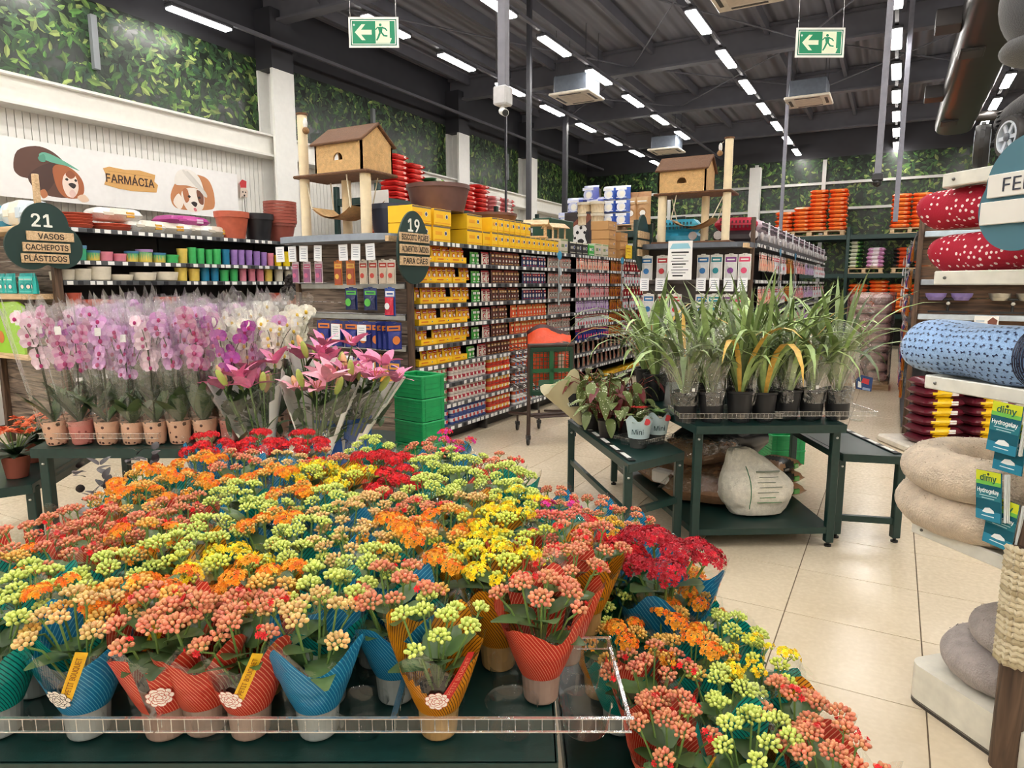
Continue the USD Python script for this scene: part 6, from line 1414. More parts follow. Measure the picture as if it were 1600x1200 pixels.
for (x, y) in ((-.252, -.02), (.252, -.02), (-.13, .72), (.13, .72)):
    b = B(); b.lathe([(0, -.014), (.04, -.014), (.05, -.01), (.05, .01), (.04, .014), (0, .014)], (24, 24, 26), 18, (x, y, .05), M=rot(90, 0, 60)); b.box((x, y, .085), (.04, .05, .04), (50, 50, 52)); b.tube([(x, y, .09), (x, y, .22)], .012, BR, 6); b.emit(t, 'caster', 'satin')
kind('orange_bag', sack(.42, .3, .5, (226, 82, 40), (190, 60, 36), (240, 200, 180), 'foil', 9))
copy('orange_bag', 'orange_bag', 'orange pet food bag standing in the trolley', 'food bag', None, (-3.2, 6.5, .57), 46.7)
b = B(); P = np.array([[[x, .1 * (1 - (x / .24) ** 2) * q, .04 * math.sin(x * 11 + q * 2) + q * .14] for x in np.linspace(-.24, .24, 12)] for q in np.linspace(0, 1, 5)]); b.grid(P, (236, 84, 44), 60); b.grid(P + np.array([0, .03, .035]), (70, 44, 44), 60); solo(b, 'folded_bag_top', 'foil', 'folded orange top of the bag above the trolley handle', 'bag top', None, (-3.1, 6.33, 1.02), 46.7)
def crate(p):
    G = (22, 150, 84); w, d, h = .3, .42, .135
    b = B()
    for (c, s) in (((0, -d / 2, h / 2), (w, .008, h)), ((0, d / 2, h / 2), (w, .008, h)), ((-w / 2, 0, h / 2), (.008, d, h)), ((w / 2, 0, h / 2), (.008, d, h)), ((0, 0, .006), (w, d, .01))): b.box(c, s, G)
    b.emit(p, 'walls', 'satin')
    b = B()
    for s in (-1, 1): b.box((0, s * d / 2, h - .006), (w + .016, .018, .012), (30, 166, 96), b=.003); b.box((s * w / 2, 0, h - .006), (.018, d, .012), (30, 166, 96), b=.003)
    for k in range(4):
        z = .025 + k * .028
        for s in (-1, 1): b.box((s * (w / 2 + .004), 0, z), (.006, d * .96, .006), (18, 136, 76)); b.box((0, s * (d / 2 + .004), z), (w * .96, .006, .003), (22, 150, 84))
    for s in (-1, 1):
        for q in (-.3, .3): b.box((q * w * 1.2, s * (d / 2 + .004), h / 2), (.012, .006, h), (20, 142, 80))
    b.emit(p, 'rim_and_ribs', 'satin')
kind('crate', crate)
cp = D(-.565, 4.08)
for k in range(8): copy('crate', 'green_crate', f'green plastic crate, {ORD[k]} from the bottom of the stack by the lilies', 'crate', 'green crates stacked by the lilies', (cp[0], cp[1], k * .14), DA + 52, (.62, .56, 1))
for k in range(2): copy('crate', 'green_crate', f'green plastic crate behind the bag table, {"lower" if k == 0 else "upper"} one', 'crate', 'green crates behind the bag table', (-.86, 6.75, k * .14), DA)
film('bark_bag', (.80, .68, .58), bscale=16, bstr=1.0, extra=.08, rough=.12)
def barkbag(w, d, h, c, seed, mt='sacking'):
    def build(p):
        sack(w, d, h, c, np.array(c) * .93, np.array(c) * 1.1, mt, seed)(p)
        rg = np.random.default_rng(seed); b = B()
        for k in range(70):
            q = rg.uniform(-.42, .42, 2); z = h * (.8 + .18 * (1 - (abs(q[0]) * 2) ** 2)); b.box((q[0] * w, q[1] * d, z), rg.uniform(.02, .05, 3) * np.array([1, 1, .4]), np.array((150, 104, 70)) * rg.uniform(.7, 1.25), M=rot(*rg.uniform(-30, 30, 3)))
        b.emit(p, 'bark_chips', 'matte')
        nu = np.linspace(-1, 1, 13)[None]; nv = np.linspace(-1, 1, 11)[:, None]; pl = (1 - np.abs(nu) ** 5) ** .45 * (1 - np.abs(nv) ** 4) ** .45; nz = rg.random((11, 13)) * .04
        B().grid(np.stack(np.broadcast_arrays(nu * w * .54, nv * d * .54, h * .5 + h * .62 * pl + nz), -1), (255, 255, 255), 30).emit(p, 'clear_film', 'film_crinkle')
    return build
kind('bark_a', barkbag(.62, .5, .19, (150, 112, 82), 3)); kind('bark_b', barkbag(.5, .4, .16, (160, 122, 92), 6))
copy('bark_a', 'bark_bag', 'clear bag of brown bark, lowest under the strap-leaved plants', 'bark bag', 'bark bags under the table', D(1.42, 4.75, .135), DA + 60); copy('bark_b', 'bark_bag', 'clear bag of brown bark lying left on the lower shelf', 'bark bag', 'bark bags under the table', D(1.2, 5.2, .135), DA + 100); copy('bark_b', 'bark_bag', 'clear bag of brown bark on top of the others', 'bark bag', 'bark bags under the table', D(1.4, 4.95, .34), DA + 30)
b = B(); b.box((0, 0, .05), (.3, .09, .1), (226, 222, 220), b=.015); b.box((.06, -.046, .05), (.08, .002, .05), (150, 60, 60)); solo(b, 'white_box', 'print', 'small white box lying by the bark bags', 'box', None, D(1.16, 4.8, .2), DA - 50)
def bundle(p):
    u = np.linspace(0, 1, 14)[:, None]; th = np.linspace(0, 2 * np.pi, 25)[None]; r = .19 * np.sin(np.pi * np.clip(u, .03, .97)) ** .5 * (1 + .06 * np.sin(th * 9 + u * 12))
    B().grid(np.stack(np.broadcast_arrays((u - .5) * .75, r * np.cos(th), .19 + r * np.sin(th)), -1), (44, 44, 48), 60).emit(p, 'wrapped_bundle', 'gloss')
kind('bundle', bundle); copy('bundle', 'black_bundle', 'black plastic-wrapped bundle behind the white sack', 'bundle', None, D(1.6, 5.1, .28), DA + 10)
def white_sack(p):
    m = trimesh.creation.icosphere(subdivisions=4); v, f = np.array(m.vertices), np.array(m.faces)
    sg = lambda x, k: np.sign(x) * np.abs(x) ** k
    nz = (meshkit.fbm(v * 1.7 + 3, 4, 4) - .5)[:, None]; v = v * (1 + .42 * nz)
    v = np.c_[sg(v[:, 0], .75) * .21, sg(v[:, 1], .85) * .15, v[:, 2] * .21 + .16]
    up = np.clip((v[:, 2] - .2) / .17, 0, 1); v[:, 0] = v[:, 0] * (1 - .45 * up) - .09 * up; v[:, 1] *= 1 - .5 * up; v[:, 2] += .05 * up
    v[:, 2] = np.maximum(v[:, 2], .004)
    b = B(); b.add(v, f, (230, 224, 210), 180)
    bd = b.emit(p, 'woven_sack', 'sacking')
    def sy(x, z):
        q = (v[:, 0] - x) ** 2 + (v[:, 2] - z) ** 2; k = np.argsort(q)[:40]; return v[k, 1].min() - .005
    b = B(); zz = np.linspace(.05, .3, 12); b.tube([(-.09 - .1 * max(0, z - .2), sy(-.09 - .1 * max(0, z - .2), z), z) for z in zz], .0028, (60, 120, 80), 4)
    for k in range(7):
        z = .27 - k * .03; xs = np.linspace(-.05 + .012 * (k % 2), .1 - .02 * (k % 3), 7); b.tube([(x, sy(x, z), z) for x in xs], .0026 if k else .006, (140, 146, 130) if k < 5 else (110, 146, 104), 4)
    b.emit(bd, 'printed_lines', 'print')
kind('white_sack_up', white_sack); copy('white_sack_up', 'white_sack', 'white woven sack standing on the lower shelf', 'sack', None, D(1.63, 4.38, .13), DA + 4, 1.1, -8)
kind('dark_bag', sack(.34, .26, .09, (176, 136, 100), (40, 42, 40), (90, 170, 80), 'foil', 7))
for k in range(3): copy('dark_bag', 'soil_bag', f'small brown and black soil bag right of the white sack, {ORD[k]} from the bottom', 'soil bag', 'soil bags right of the white sack', D(1.93 - .01 * k, 4.8, .132 + k * .088), DA + 20 + 10 * k)

# ---------------------------------------------------------------- hung from the ceiling
def exit_sign(p):
    w, h = .4, .23
    b = B(); b.poly([(-w / 2, -h / 2), (w / 2, -h / 2), (w / 2, h / 2), (-w / 2, h / 2)], (236, 240, 236), t=.008); pl = b.emit(p, 'panel', 'print')
    g, cr = (20, 140, 100), (232, 240, 214); b = B(); y = -.009
    rect(b, -w * .46, -h * .43, w * .46, h * .43, (20, 110, 84), y); rect(b, -w * .44, -h * .4, w * .44, h * .4, (232, 240, 230), y - .0003); rect(b, -w * .425, -h * .37, w * .425, h * .37, g, y - .0006)
    b.poly([(-.15, 0), (-.095, .06), (-.065, .06), (-.1, .018), (-.015, .018), (-.015, -.018), (-.1, -.018), (-.065, -.06), (-.095, -.06)], cr, c=(0, y - .0009, 0)); rect(b, .015, -h * .36, .13, h * .36, cr, y - .0009)
    K = y - .0013; disc(b, .055, .055, .011, g, K)
    for q in ([(.035, .04), (.075, .042), (.068, -.002), (.045, -.002)], [(.04, .036), (.02, .016), (.012, .022), (.036, .044)], [(.075, .04), (.1, .03), (.112, .012), (.104, .008), (.092, .022), (.07, .03)], [(.045, .0), (.03, -.038), (.018, -.06), (.028, -.064), (.044, -.04), (.06, -.004)], [(.055, .0), (.078, -.03), (.11, -.034), (.112, -.024), (.086, -.02), (.068, .002)]): b.poly(q, g, c=(0, K, 0))
    b.poly([(.1, -.08), (.13, -.08), (.145, -.045), (.12, -.04), (.115, -.06), (.1, -.055)], cr, c=(0, K, 0)); disc(b, -.155, .055, .008, (200, 220, 214), K); b.emit(pl, 'pictogram', 'print')
    for x in (-.185, .18): B().tube([(x, -.004, h / 2), (x * .97, -.004, 2.4)], .002, (190, 190, 188), 4).emit(p, 'wire', 'steel')
kind('exit_sign', exit_sign)
copy('exit_sign', 'exit_sign', 'green exit sign with left arrow and running figure, left one', 'exit sign', 'exit signs', (-3.797, 4.512, 3.645), DA); copy('exit_sign', 'exit_sign', 'green exit sign with left arrow and running figure, right one', 'exit sign', 'exit signs', (-.688, 6.41, 3.613), DA)
def cassette(p):
    B().box((0, 0, .17), (.62, .62, .28), (96, 104, 116), b=.01).emit(p, 'casing', 'satin')
    b = B(); b.box((0, 0, 0), (.76, .76, .045), (232, 222, 206), b=.012); pn = b.emit(p, 'face_panel', 'satin')
    b = B()
    for k in range(4): M = rot(0, 0, 90 * k); b.box(M @ np.array([0, -.3, -.0215]), (.42, .05, .006), (66, 62, 58), M=M)
    b.box((0, 0, -.024), (.44, .44, .01), (222, 208, 190), b=.004); b.emit(pn, 'louvres', 'satin')
    for x in (-.28, .28):
        for y in (-.28, .28): B().tube([(x, y, .3), (x, y, 1.1)], .006, (60, 60, 64), 5).emit(p, 'hanger_rod', 'satin')
kind('cassette', cassette)
for (x, y, lab) in ((-5.2, 11.65, 'ceiling air conditioner unit left of centre, nearest of the middle two'), (-1.62, 13.95, 'ceiling air conditioner unit right of centre, under the right exit sign'), (-5.25, 17.3, 'ceiling air conditioner unit above the right cat tree house'), (-1.75, 8.6, 'ceiling air conditioner unit cut by the top edge of the picture')):
    copy('cassette', 'air_conditioner', lab, 'air conditioner', 'ceiling air conditioners', (x, y, 4.95))
th = np.linspace(0, 2 * np.pi, 33)
b = B(); Yd = np.array([-2, 4, 10, 12.4, 12.45, 15.6, 15.65, 18.2, 18.35]); sc_ = np.array([1, 1, 1, 1, 1.02, 1.02, 1, 1, .9])
b.grid(np.stack([np.stack([.86 + .36 * s * np.sign(np.cos(th)) * np.abs(np.cos(th)) ** .6, np.full(33, y), 5.12 + .24 * s * np.sign(np.sin(th)) * np.abs(np.sin(th)) ** .7], -1) for y, s in zip(Yd, sc_)]), (78, 72, 70), 50)
b.add(np.vstack([np.stack([.86 + .324 * np.sign(np.cos(th)) * np.abs(np.cos(th)) ** .6, np.full(33, 18.35), 5.12 + .216 * np.sign(np.sin(th)) * np.abs(np.sin(th)) ** .7], -1), [[.86, 18.35, 5.12]]]), [[k, k + 1, 33] for k in range(32)], (70, 66, 64))
t = thing('air_duct', 'large dark oval air duct running along the ceiling at right', 'air duct'); b.emit(t, 'duct_body', 'duct')
for y in (12.0, 16.8, 8.2): b = B(); b.box((.7, y, 4.87), (.3, .45, .03), (44, 42, 42), b=.006); b.box((.7, y, 4.852), (.24, .38, .01), (60, 58, 58)); b.emit(t, 'grille', 'satin')
for y in (11.2, 15.2): B().box((.36, y, 5.1), (.3, .4, .22), (56, 52, 52), b=.01).emit(t, 'side_outlet', 'satin')
B().tube([(1.2, 17.6, 5.1), (2.4, 17.9, 5.1)], .1, (120, 110, 104), 16).emit(t, 'branch_pipe', 'duct')
for k, (x, y, zb, r, lab, dome) in enumerate(((-2.36, 4.1, 2.9, .03, 'grey camera pole hanging from the ceiling near the centre', False), (-5.29, 10.0, 2.45, .035, 'dark hanging pole behind the yellow cartons, nearer one', True), (-6.6, 14.2, 2.6, .05, 'dark hanging pole left of the blue packs', False), (-.24, 8.0, 2.72, .03, 'tall grey hanging pole with dome camera right of the middle', True), (-1.99, 14.0, 2.6, .03, 'grey hanging pole behind the grey carriers', False), (-.08, 12.2, 2.6, .035, 'grey hanging pole beside the right lamp row', False), (-7.2, 12.6, 2.9, .02, 'thin dark hanging pole before the white columns', False))):
    t = thing('camera_pole', lab, 'hanging pole', None, (x, y, zb))
    B().box((0, 0, (6.19 - zb) / 2), (r * 2, r * 2, 6.19 - zb), (128, 128, 140) if k in (0, 3, 4, 5) else (50, 50, 56), b=.004).emit(t, 'pole', 'satin')
    if k == 0:
        B().box((0, -.01, -.02), (.1, .1, .12), (206, 206, 210), b=.01).emit(t, 'junction_box', 'satin')
        b = B(); b.tube([(0, -.01, -.08), (.0, -.02, -.11), (.03, -.05, -.13)], .014, (236, 236, 236), 8); b.tube([(.0, -.02, -.115), (.07, -.1, -.15)], .024, (240, 240, 240), 14); b.tube([(.066, -.095, -.148), (.074, -.104, -.152)], .02, (40, 44, 48), 14); b.emit(t, 'camera', 'satin')
    elif dome:
        b = B(); b.box((0, 0, 0), (.1, .1, .07), (46, 46, 50), b=.008); b.emit(t, 'camera_mount', 'satin'); B().sph((0, 0, -.05), .045, (30, 30, 34), 2).emit(t, 'camera_dome', 'gloss')

# ---------------------------------------------------------------- pharmacy banner on the left wall
t = thing('wall_banner', 'long white pharmacy banner with two bulldogs on the left wall', 'banner', None, (-8.86, 0, 0), 90)
# local x = along the wall (+y of the hall), z up
bn = B(); bn.poly([(2.6, 2.63), (7.25, 2.63), (7.25, 3.3), (2.6, 3.3)], (236, 234, 232), t=.012); ban = bn.emit(t, 'banner_sheet', 'print')
def blobs(spec, ox, oz, s, name, y0=-.0125):
    b = B()
    for i, (pts, c) in enumerate(spec):
        P = np.array(pts, float); n = len(P); q = []
        for k in range(n):
            a, c0, d, e = P[k - 1], P[k], P[(k + 1) % n], P[(k + 2) % n]
            for u in (0, .25, .5, .75): q.append(.5 * (2 * c0 + (d - a) * u + (2 * a - 5 * c0 + 4 * d - e) * u * u + (3 * c0 - a - 3 * d + e) * u ** 3))
        b.poly(np.array(q) * s + np.array([ox, oz]), c, c=(0, y0 - i * .0003, 0))
    b.emit(ban, name, 'print')
blobs([([(0, .5), (.1, .85), (.45, 1), (.75, .95), (1.0, .75), (1.15, .45), (1.2, .1), (.9, 0), (.5, .05), (.3, .3), (.1, .35)], (92, 60, 48)), ([(.25, .35), (.5, .6), (.8, .7), (.8, .4), (.6, .1), (.4, .1)], (74, 48, 40)),
       ([(.75, .6), (.95, .7), (1.2, .6), (1.35, .4), (1.35, .15), (1.2, .02), (.95, .02), (.8, .2)], (170, 96, 56)), ([(.95, .45), (1.05, .55), (1.2, .5), (1.25, .25), (1.15, .05), (1.0, .05), (.92, .25)], (236, 214, 200)), ([(1.0, .5), (1.1, .42), (1.2, .5), (1.1, .6)], (150, 84, 52)), ([(1.04, .3), (1.12, .34), (1.2, .3), (1.14, .22)], (48, 36, 34)), ([(1.04, .12), (1.12, .2), (1.18, .1), (1.1, .02)], (226, 190, 180)),
       ([(.98, .4), (1.02, .43), (1.05, .4), (1.02, .37)], (40, 30, 28)), ([(1.17, .4), (1.2, .43), (1.23, .4), (1.2, .37)], (40, 30, 28)), ([(.5, .82), (.62, .9), (.9, .82), (1.3, .62), (1.05, .68), (.7, .72)], (104, 172, 146)), ([(.48, .78), (.6, .86), (.62, .72), (.52, .7)], (84, 150, 126)), ([(.45, .08), (.55, .14), (.6, .02), (.5, -.05)], (190, 120, 80)), ([(1.2, .05), (1.35, .12), (1.45, 0), (1.3, -.05)], (226, 196, 170))], 4.2, 2.68, .56, 'bulldog_in_brown_coat')
blobs([([(0, .25), (.15, .55), (.35, .75), (.9, .75), (1.1, .5), (1.12, .1), (.9, 0), (.3, -.05), (.05, .02)], (196, 130, 84)), ([(.05, .1), (.2, .3), (.3, .1), (.2, -.05)], (240, 226, 212)), ([(.28, .35), (.45, .45), (.7, .45), (.85, .3), (.8, .02), (.6, -.08), (.4, -.05), (.28, .15)], (238, 226, 214)), ([(.3, .38), (.42, .42), (.46, .2), (.36, .12)], (176, 108, 68)), ([(.66, .42), (.82, .36), (.82, .12), (.7, .16)], (120, 72, 50)), ([(.5, .12), (.58, .16), (.66, .12), (.6, .04)], (44, 34, 34)), ([(.42, .26), (.46, .29), (.5, .26), (.46, .23)], (40, 30, 28)), ([(.68, .26), (.72, .29), (.76, .26), (.72, .23)], (40, 30, 28)), ([(.55, .0), (.6, .02), (.64, -.04), (.58, -.06)], (214, 120, 124)),
       ([(.12, .5), (.2, .78), (.5, .86), (.75, .72), (.85, .4), (.7, .46), (.4, .5)], (232, 226, 218)), ([(.5, .8), (.9, .4), (.86, .3), (.46, .74)], (206, 200, 192)), ([(.4, .82), (.8, .46), (.76, .4), (.36, .76)], (212, 206, 198))], 6.13, 2.72, .62, 'bulldog_with_headcloth')
b = B(); b.poly([(5.22, 2.9), (5.26, 3.0), (5.22, 3.1), (5.3, 3.13), (5.5, 3.12), (5.7, 3.14), (5.92, 3.11), (5.9, 3.02), (5.95, 2.98), (5.92, 2.88), (5.6, 2.86), (5.4, 2.87)], (214, 164, 96), c=(0, -.0125, 0), t=.004)
for z in (2.93, 2.98, 3.07): b.poly([(5.28, z), (5.86, z + .005), (5.86, z + .012), (5.28, z + .006)], (190, 136, 72), c=(0, -.0168, 0))
b.text('FARMÁCIA', .1, (66, 40, 26), c=(5.57, -.017, 2.94), t=.001, bold=True, sx=.9); b.emit(ban, 'wooden_plaque_print', 'print')
b = B(); b.poly([(7.44, 2.98), (7.5, 3.02), (7.58, 3.0), (7.6, 3.1), (7.54, 3.17), (7.46, 3.15)], (226, 206, 190), t=.006); b.poly([(7.46, 3.14), (7.57, 3.15), (7.58, 3.25), (7.5, 3.27), (7.45, 3.22)], (206, 50, 54), c=(0, -.007, 0)); disc(b, 7.5, 3.08, .012, (40, 30, 30), -.008); disc(b, 7.55, 3.08, .012, (40, 30, 30), -.008); disc(b, 7.525, 3.03, .016, (40, 30, 30), -.008); b.tube([(7.53, -.003, 2.98), (7.53, -.003, 2.75)], .005, (90, 90, 90), 5)
solo(b, 'dog_cutout', 'print', 'small dog cut-out with red cap right of the pharmacy banner', 'cut-out', None, (-9.042, 0, 0), 90)

# ---------------------------------------------------------------- high storage and pallets at the back
def steel_rack(name, label, x0, x1, y0, y1, levels, nx, ny):
    t = thing(name, label, 'pallet rack', None, ((x0 + x1) / 2, (y0 + y1) / 2, 0)); ox, oy = (x0 + x1) / 2, (y0 + y1) / 2; G = (24, 52, 48); top = max(levels)
    for i in range(nx + 1):
        for j in range(ny + 1): B().box((x0 - ox + (x1 - x0) * i / nx, y0 - oy + (y1 - y0) * j / ny, top / 2 + .1), (.08, .08, top + .2), G, b=.006).emit(t, 'upright', 'powder')
    for z in levels:
        b = B()
        for y in (y0, y1): b.box((0, y - oy, z - .06), (x1 - x0, .05, .11), G)
        for x in (x0, x1): b.box((x - ox, 0, z - .06), (.05, y1 - y0, .11), G)
        b.box((0, 0, z - .012), (x1 - x0, y1 - y0, .02), (36, 40, 40)); b.emit(t, 'beam_level', 'powder')
    return t
steel_rack('pallet_rack', 'dark green pallet rack along the back wall with orange bags', -3.5, 1.2, 19.7, 20.7, [2.9, 1.92, .9], 2, 1)
steel_rack('pallet_rack', 'dark high storage rack behind aisle 19 with red bag stacks', -8.4, -7.5, 8.9, 14.6, [3.08], 1, 3)
steel_rack('pallet_rack', 'dark high storage rack carrying blue packs in the centre', -6.3, -4.4, 12.7, 13.6, [2.66], 1, 1)
kind('orange_sack', sack(.46, .5, .11, (232, 92, 36), (240, 130, 60), (244, 190, 140), 'foil', 1)); kind('red_sack', sack(.42, .4, .09, (206, 48, 44), (226, 90, 80), (240, 200, 190), 'foil', 2)); kind('green_sack', sack(.42, .4, .1, (40, 82, 44), (220, 220, 200), (150, 190, 90), 'foil', 3)); kind('pinkw_sack', sack(.42, .4, .1, (214, 130, 130), (236, 226, 222), (200, 60, 60), 'foil', 4)); kind('violet_sack', sack(.42, .45, .12, (206, 150, 190), (232, 220, 226), (150, 60, 120), 'foil', 5)); kind('black_sack', sack(.46, .5, .11, (40, 38, 40), (206, 80, 40), (230, 160, 60), 'foil', 6))
def stack(key, name, label, cat, x, y, z, n, dz, rz=0):
    for k in range(n): copy(key, name, f'{label}, {ORD[k]} from the bottom', cat, label, (x + R.uniform(-.015, .015), y + R.uniform(-.015, .015), z + k * dz), rz + R.uniform(-4, 4))
for k, (x, n, w) in enumerate(((-2.75, 5, 'orange bag in the short left stack on the back rack'), (-2.3, 6, 'orange bag in the second stack on the back rack'), (-1.93, 10, 'orange bag in the tall left stack on the back rack'), (-1.45, 10, 'orange bag, second tall stack on back rack'), (-.02, 8, 'orange bag, last but one stack on back rack'), (.42, 8, 'orange bag in the rightmost stack on the back rack'))): stack('orange_sack', 'orange_bag', w, 'food bag', x, 20.1, 3.045, n, .105)
for k, (x, w) in enumerate(((-2.5, 'left'), (-1.7, 'middle'), (.2, 'right'))): copy('pallet', 'pallet', f'wooden pallet under the {w} orange stacks on the back rack', 'pallet', 'pallets on the back rack', (x, 20.1, 2.9), 0)
for k, (key, x, n, w) in enumerate((('green_sack', -1.0, 7, 'green bag, left stack on middle level of back rack'), ('violet_sack', -.5, 5, 'pink-white bag on middle level of back rack'), ('black_sack', .1, 5, 'black-orange bag on middle level of back rack'), ('orange_sack', .58, 6, 'orange bag on right middle level of back rack'))): stack(key, 'food_bag', w, 'food bag', x, 20.05, 2.06, n, .1)
for k, (x, w) in enumerate(((-.75, 'left'), (.3, 'right'))): copy('pallet', 'pallet', f'wooden pallet on the middle level of the back rack, {w} one', 'pallet', 'pallets on the middle back rack level', (x, 20.05, 1.92), 0)
for k, x in enumerate((-.85, -.38, .08, .55)): stack('orange_sack', 'orange_bag', f'orange bag, {ORD[k]} stack on lowest level of back rack', 'food bag', x, 20.05, .92, 7 if k != 1 else 8, .105)
for k, (key, y, n, w) in enumerate((('red_sack', 9.75, 9, 'red bag in the tall left stack behind the cat tree'), ('red_sack', 10.25, 8, 'red bag in the tall right stack behind the cat tree'), ('green_sack', 10.85, 6, 'dark green bag, nearer stack beside red bags'), ('green_sack', 11.35, 5, 'dark green bag, farther stack beside red bags'), ('red_sack', 12.0, 6, 'red bag in the middle high stack, left column'), ('red_sack', 12.5, 7, 'red bag in the middle high stack, right column'), ('pinkw_sack', 13.1, 5, 'pink-white bag in high stack, left column'), ('pinkw_sack', 13.6, 5, 'pink-white bag in high stack, right column'))): stack(key, 'food_bag', w, 'food bag', -7.85, y, 3.085, n, .09, 90)
kind('blue_pack_s', pouch(.3, .26, .26, (70, 104, 190), (226, 230, 240), (240, 244, 250))); kind('lav_pack', pouch(.34, .3, .3, (106, 116, 190), (200, 206, 236), (220, 224, 244))); kind('cream_tub', pot(.14, .22, (222, 204, 170), [(222, 204, 170), (190, 160, 120), (226, 214, 190)], .95)); kind('kraft_sack', pouch(.3, .62, .2, (190, 146, 98), (170, 124, 80), (206, 168, 120)))
for k, (x, z) in enumerate(((-6.0, 0), (-5.65, 0), (-5.8, .28), (-5.35, .26), (-5.45, .5))): copy('lav_pack', 'wrapped_pack', f'lavender wrapped pack on the central high rack, {ORD[k]} of five from left', 'pack', 'lavender packs on the central rack', (x, 13.0, 2.8 + z), R.uniform(-9, 9))
for i in range(2):
    for k in range(3): copy('blue_pack_s', 'wrapped_pack', f'blue wrapped pack in the {"left" if i == 0 else "right"} column of the central high rack, {ORD[k]} from the bottom', 'pack', 'blue packs on the central rack', (-5.02 + i * .26, 12.95, 2.8 + k * .245), R.uniform(-4, 4))
for k in range(4): copy('cream_tub', 'cream_tub', f'cream tub on the central high rack, {ORD[k]} from left and bottom', 'tub', 'cream tubs on the central rack', (-5.5 + .28 * (k % 2), 12.75, 2.8 + .225 * (k // 2)))
for k in range(2): copy('kraft_sack', 'kraft_sack', f'tall kraft paper sack at the right of the blue packs, {"left" if k == 0 else "right"} one', 'paper sack', 'kraft sacks on the central rack', (-4.62 + k * .24, 13.05, 2.8), R.uniform(-8, 8))
for k, x in enumerate((-5.75, -4.85)): copy('pallet', 'pallet', f'wooden pallet on the central high rack, {"left" if k == 0 else "right"} one', 'pallet', 'pallets on the central rack', (x, 13.05, 2.66), 0)
t = thing('dog_poster', 'dark poster with a spotted white dog in front of the blue packs', 'poster', None, (-5.57, 12.66, 2.36))
pb = B().box((0, 0, .35), (.62, .02, .7), (50, 40, 42), b=.003).emit(t, 'poster_board', 'print'); ban = pb
blobs([([(-.3, .3), (-.1, .5), (.1, .66), (.28, .6), (.1, .42), (-.1, .3)], (120, 66, 44)), ([(-.02, .04), (-.16, .12), (-.18, .3), (-.08, .44), (.08, .46), (.18, .36), (.2, .18), (.14, .04)], (228, 226, 222)), ([(-.16, .34), (-.22, .2), (-.16, .1), (-.1, .22)], (34, 32, 34)), ([(.18, .36), (.24, .22), (.2, .1), (.14, .22)], (34, 32, 34)), ([(-.02, .14), (.06, .18), (.12, .13), (.05, .07)], (30, 28, 30)), ([(-.06, .3), (-.02, .34), (.01, .3), (-.02, .27)], (24, 22, 24)), ([(.1, .3), (.13, .33), (.16, .3), (.13, .27)], (24, 22, 24)), ([(.02, .4), (.06, .43), (.08, .38), (.04, .36)], (40, 38, 40)), ([(-.1, .2), (-.07, .23), (-.05, .19), (-.08, .17)], (50, 46, 48))], 0, 0, 1, 'spotted_dog', -.011)
film('wrap_film', (.86, .80, .80), bscale=9, bstr=.9, extra=.22, rough=.16)
def wrapped(colr):
    def build(p):
        for k in range(9):
            for x in (-.15, .15): b = B(); v, f = chamfer(.29, .9, .13, .04); b.add(v + np.array([x, 0, .22 + k * .15]), f, np.array(colr) * R.uniform(.9, 1.08)); b.emit(p, 'sack', 'foil')
        for y in (-.3, 0, .3): B().box((0, y, .07), (.66, .12, .14), (196, 150, 90)).emit(p, 'pallet_bearer', 'wood_pale')
        n = 40; th = np.linspace(0, 2 * np.pi, n + 1); sq = lambda c: np.sign(c) * np.abs(c) ** .35
        B().grid(np.stack([np.stack([.34 * sq(np.cos(th)), .52 * sq(np.sin(th)), np.full(n + 1, z)], -1) * np.array([1 + .01 * math.sin(z * 9), 1, 1]) for z in np.linspace(.1, 1.52, 12)]), (255, 255, 255), 60).emit(p, 'stretch_film', 'wrap_film')
    return build
kind('wrapped_a', wrapped((206, 170, 166))); copy('wrapped_a', 'wrapped_pallet', 'film-wrapped pallet of pale pink bags behind the strap-leaved plants', 'wrapped pallet', None, (-.32, 12.4, 0), 0)

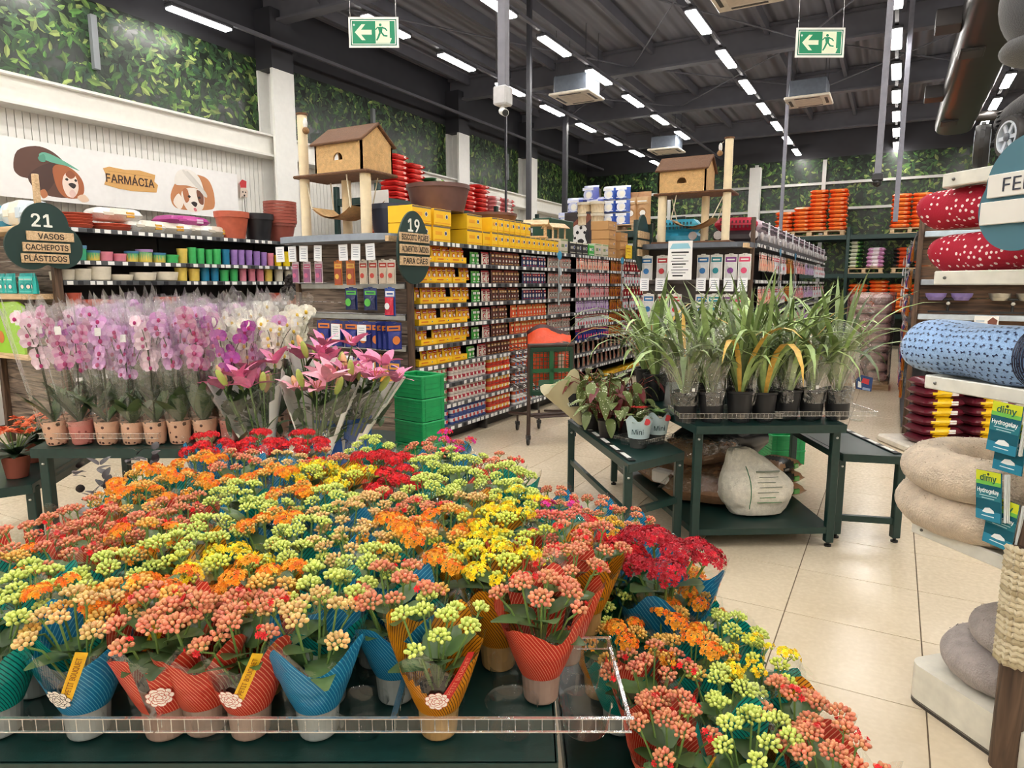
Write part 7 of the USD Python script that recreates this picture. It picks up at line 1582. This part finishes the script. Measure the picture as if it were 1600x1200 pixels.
# ---------------------------------------------------------------- a shopper between the racks, only the dark hair showing
import manifold3d as m3
def body(p):
    J = {'head': ((0, -.01, 1.52), .095), 'jaw': ((0, -.05, 1.45), .06), 'neck': ((0, .01, 1.38), .055), 'chest': ((0, .01, 1.2), .14), 'shl': ((-.17, .01, 1.3), .06), 'shr': ((.17, .01, 1.3), .06), 'waist': ((0, 0, .98), .125), 'hip': ((0, 0, .86), .15), 'ell': ((-.24, .02, 1.03), .042), 'elr': ((.24, .02, 1.03), .042), 'wrl': ((-.22, -.1, .82), .03), 'wrr': ((.22, -.1, .82), .03), 'hl': ((-.09, 0, .82), .09), 'hr': ((.09, 0, .82), .09), 'kl': ((-.1, -.01, .45), .058), 'kr': ((.1, -.01, .45), .058), 'al': ((-.1, .02, .08), .04), 'ar': ((.1, .02, .08), .04), 'tl': ((-.1, -.14, .035), .033), 'tr': ((.1, -.14, .035), .033)}
    E = [('head', 'jaw'), ('head', 'neck'), ('neck', 'chest'), ('shl', 'shr'), ('shl', 'chest'), ('shr', 'chest'), ('chest', 'waist'), ('waist', 'hip'), ('hip', 'hl'), ('hip', 'hr'), ('shl', 'ell'), ('shr', 'elr'), ('ell', 'wrl'), ('elr', 'wrr'), ('hl', 'kl'), ('hr', 'kr'), ('kl', 'al'), ('kr', 'ar'), ('al', 'tl'), ('ar', 'tr')]
    def ball(j): return m3.Manifold.sphere(J[j][1], 20).translate(J[j][0])
    M = m3.Manifold.batch_boolean([m3.Manifold.batch_hull([ball(a), ball(b)]) for a, b in E], m3.OpType.Add)
    for s in (-1, 1):
        w = np.array([s * .22, -.1, .82])
        for k in range(4): M = M + m3.Manifold.batch_hull([m3.Manifold.sphere(.011, 10).translate(w + np.array([-.02 + k * .013, -.02, -.02])), m3.Manifold.sphere(.009, 10).translate(w + np.array([-.022 + k * .015, -.06, -.09 - .008 * (k in (1, 2))]))])
        M = M + m3.Manifold.batch_hull([m3.Manifold.sphere(.012, 10).translate(w + np.array([-s * .015, -.02, -.02])), m3.Manifold.sphere(.009, 10).translate(w + np.array([-s * .04, -.05, -.06]))])
    M = M.refine_to_length(.03); tm = trimesh.Trimesh(M.to_mesh().vert_properties[:, :3], M.to_mesh().tri_verts); trimesh.smoothing.filter_taubin(tm, iterations=8)
    b = B(); b.add(tm.vertices, tm.faces, lambda q: (186, 130, 104) if q[2] > 1.37 or (abs(q[0]) > .17 and q[2] < 1.05 and q[2] > .6) else ((120, 60, 66) if q[2] > .88 else ((46, 50, 66) if q[2] > .09 else (40, 36, 36))), 180); bd = b.emit(p, 'body', 'cloth')
    b = B()
    for s in (-1, 1): b.sph((s * .033, -.1, 1.53), .013, (240, 236, 230), 1); b.sph((s * .033, -.111, 1.53), .006, (40, 26, 20), 1); b.sph((s * .094, .0, 1.51), .022, (180, 124, 98), 1, (.4, .8, 1.3))
    b.sph((0, -.112, 1.495), .014, (190, 134, 106), 1, (.9, 1, 1.4)); b.sph((0, -.1, 1.445), .018, (160, 84, 80), 1, (1.3, .5, .4)); b.emit(bd, 'face', 'petal')
    rg = np.random.default_rng(2); b = B(); b.sph((0, .015, 1.555), .108, (30, 22, 22), 3, (1, 1.05, .95))
    for k in range(240):
        d = rg.normal(size=3); d /= np.linalg.norm(d); d[1] = abs(d[1]) if d[2] < .2 else d[1]; c = np.array([0, .015, 1.555]) + d * .108; b.sph(c, rg.uniform(.012, .024), np.array((34, 25, 24)) * rg.uniform(.7, 1.4), 0)
    for k in range(120):
        d = rg.normal(size=3); d /= np.linalg.norm(d); b.sph(np.array([0, .01, 1.69]) + d * .062, rg.uniform(.012, .022), np.array((34, 25, 24)) * rg.uniform(.7, 1.4), 0)
    b.sph((0, .01, 1.69), .062, (28, 20, 20), 2); b.emit(bd, 'curly_hair', 'matte')
kind('person', body)
copy('person', 'person', 'person with curly dark hair tied up, half hidden between the racks', 'person', None, (-6.28, 5.85, 0), 150)
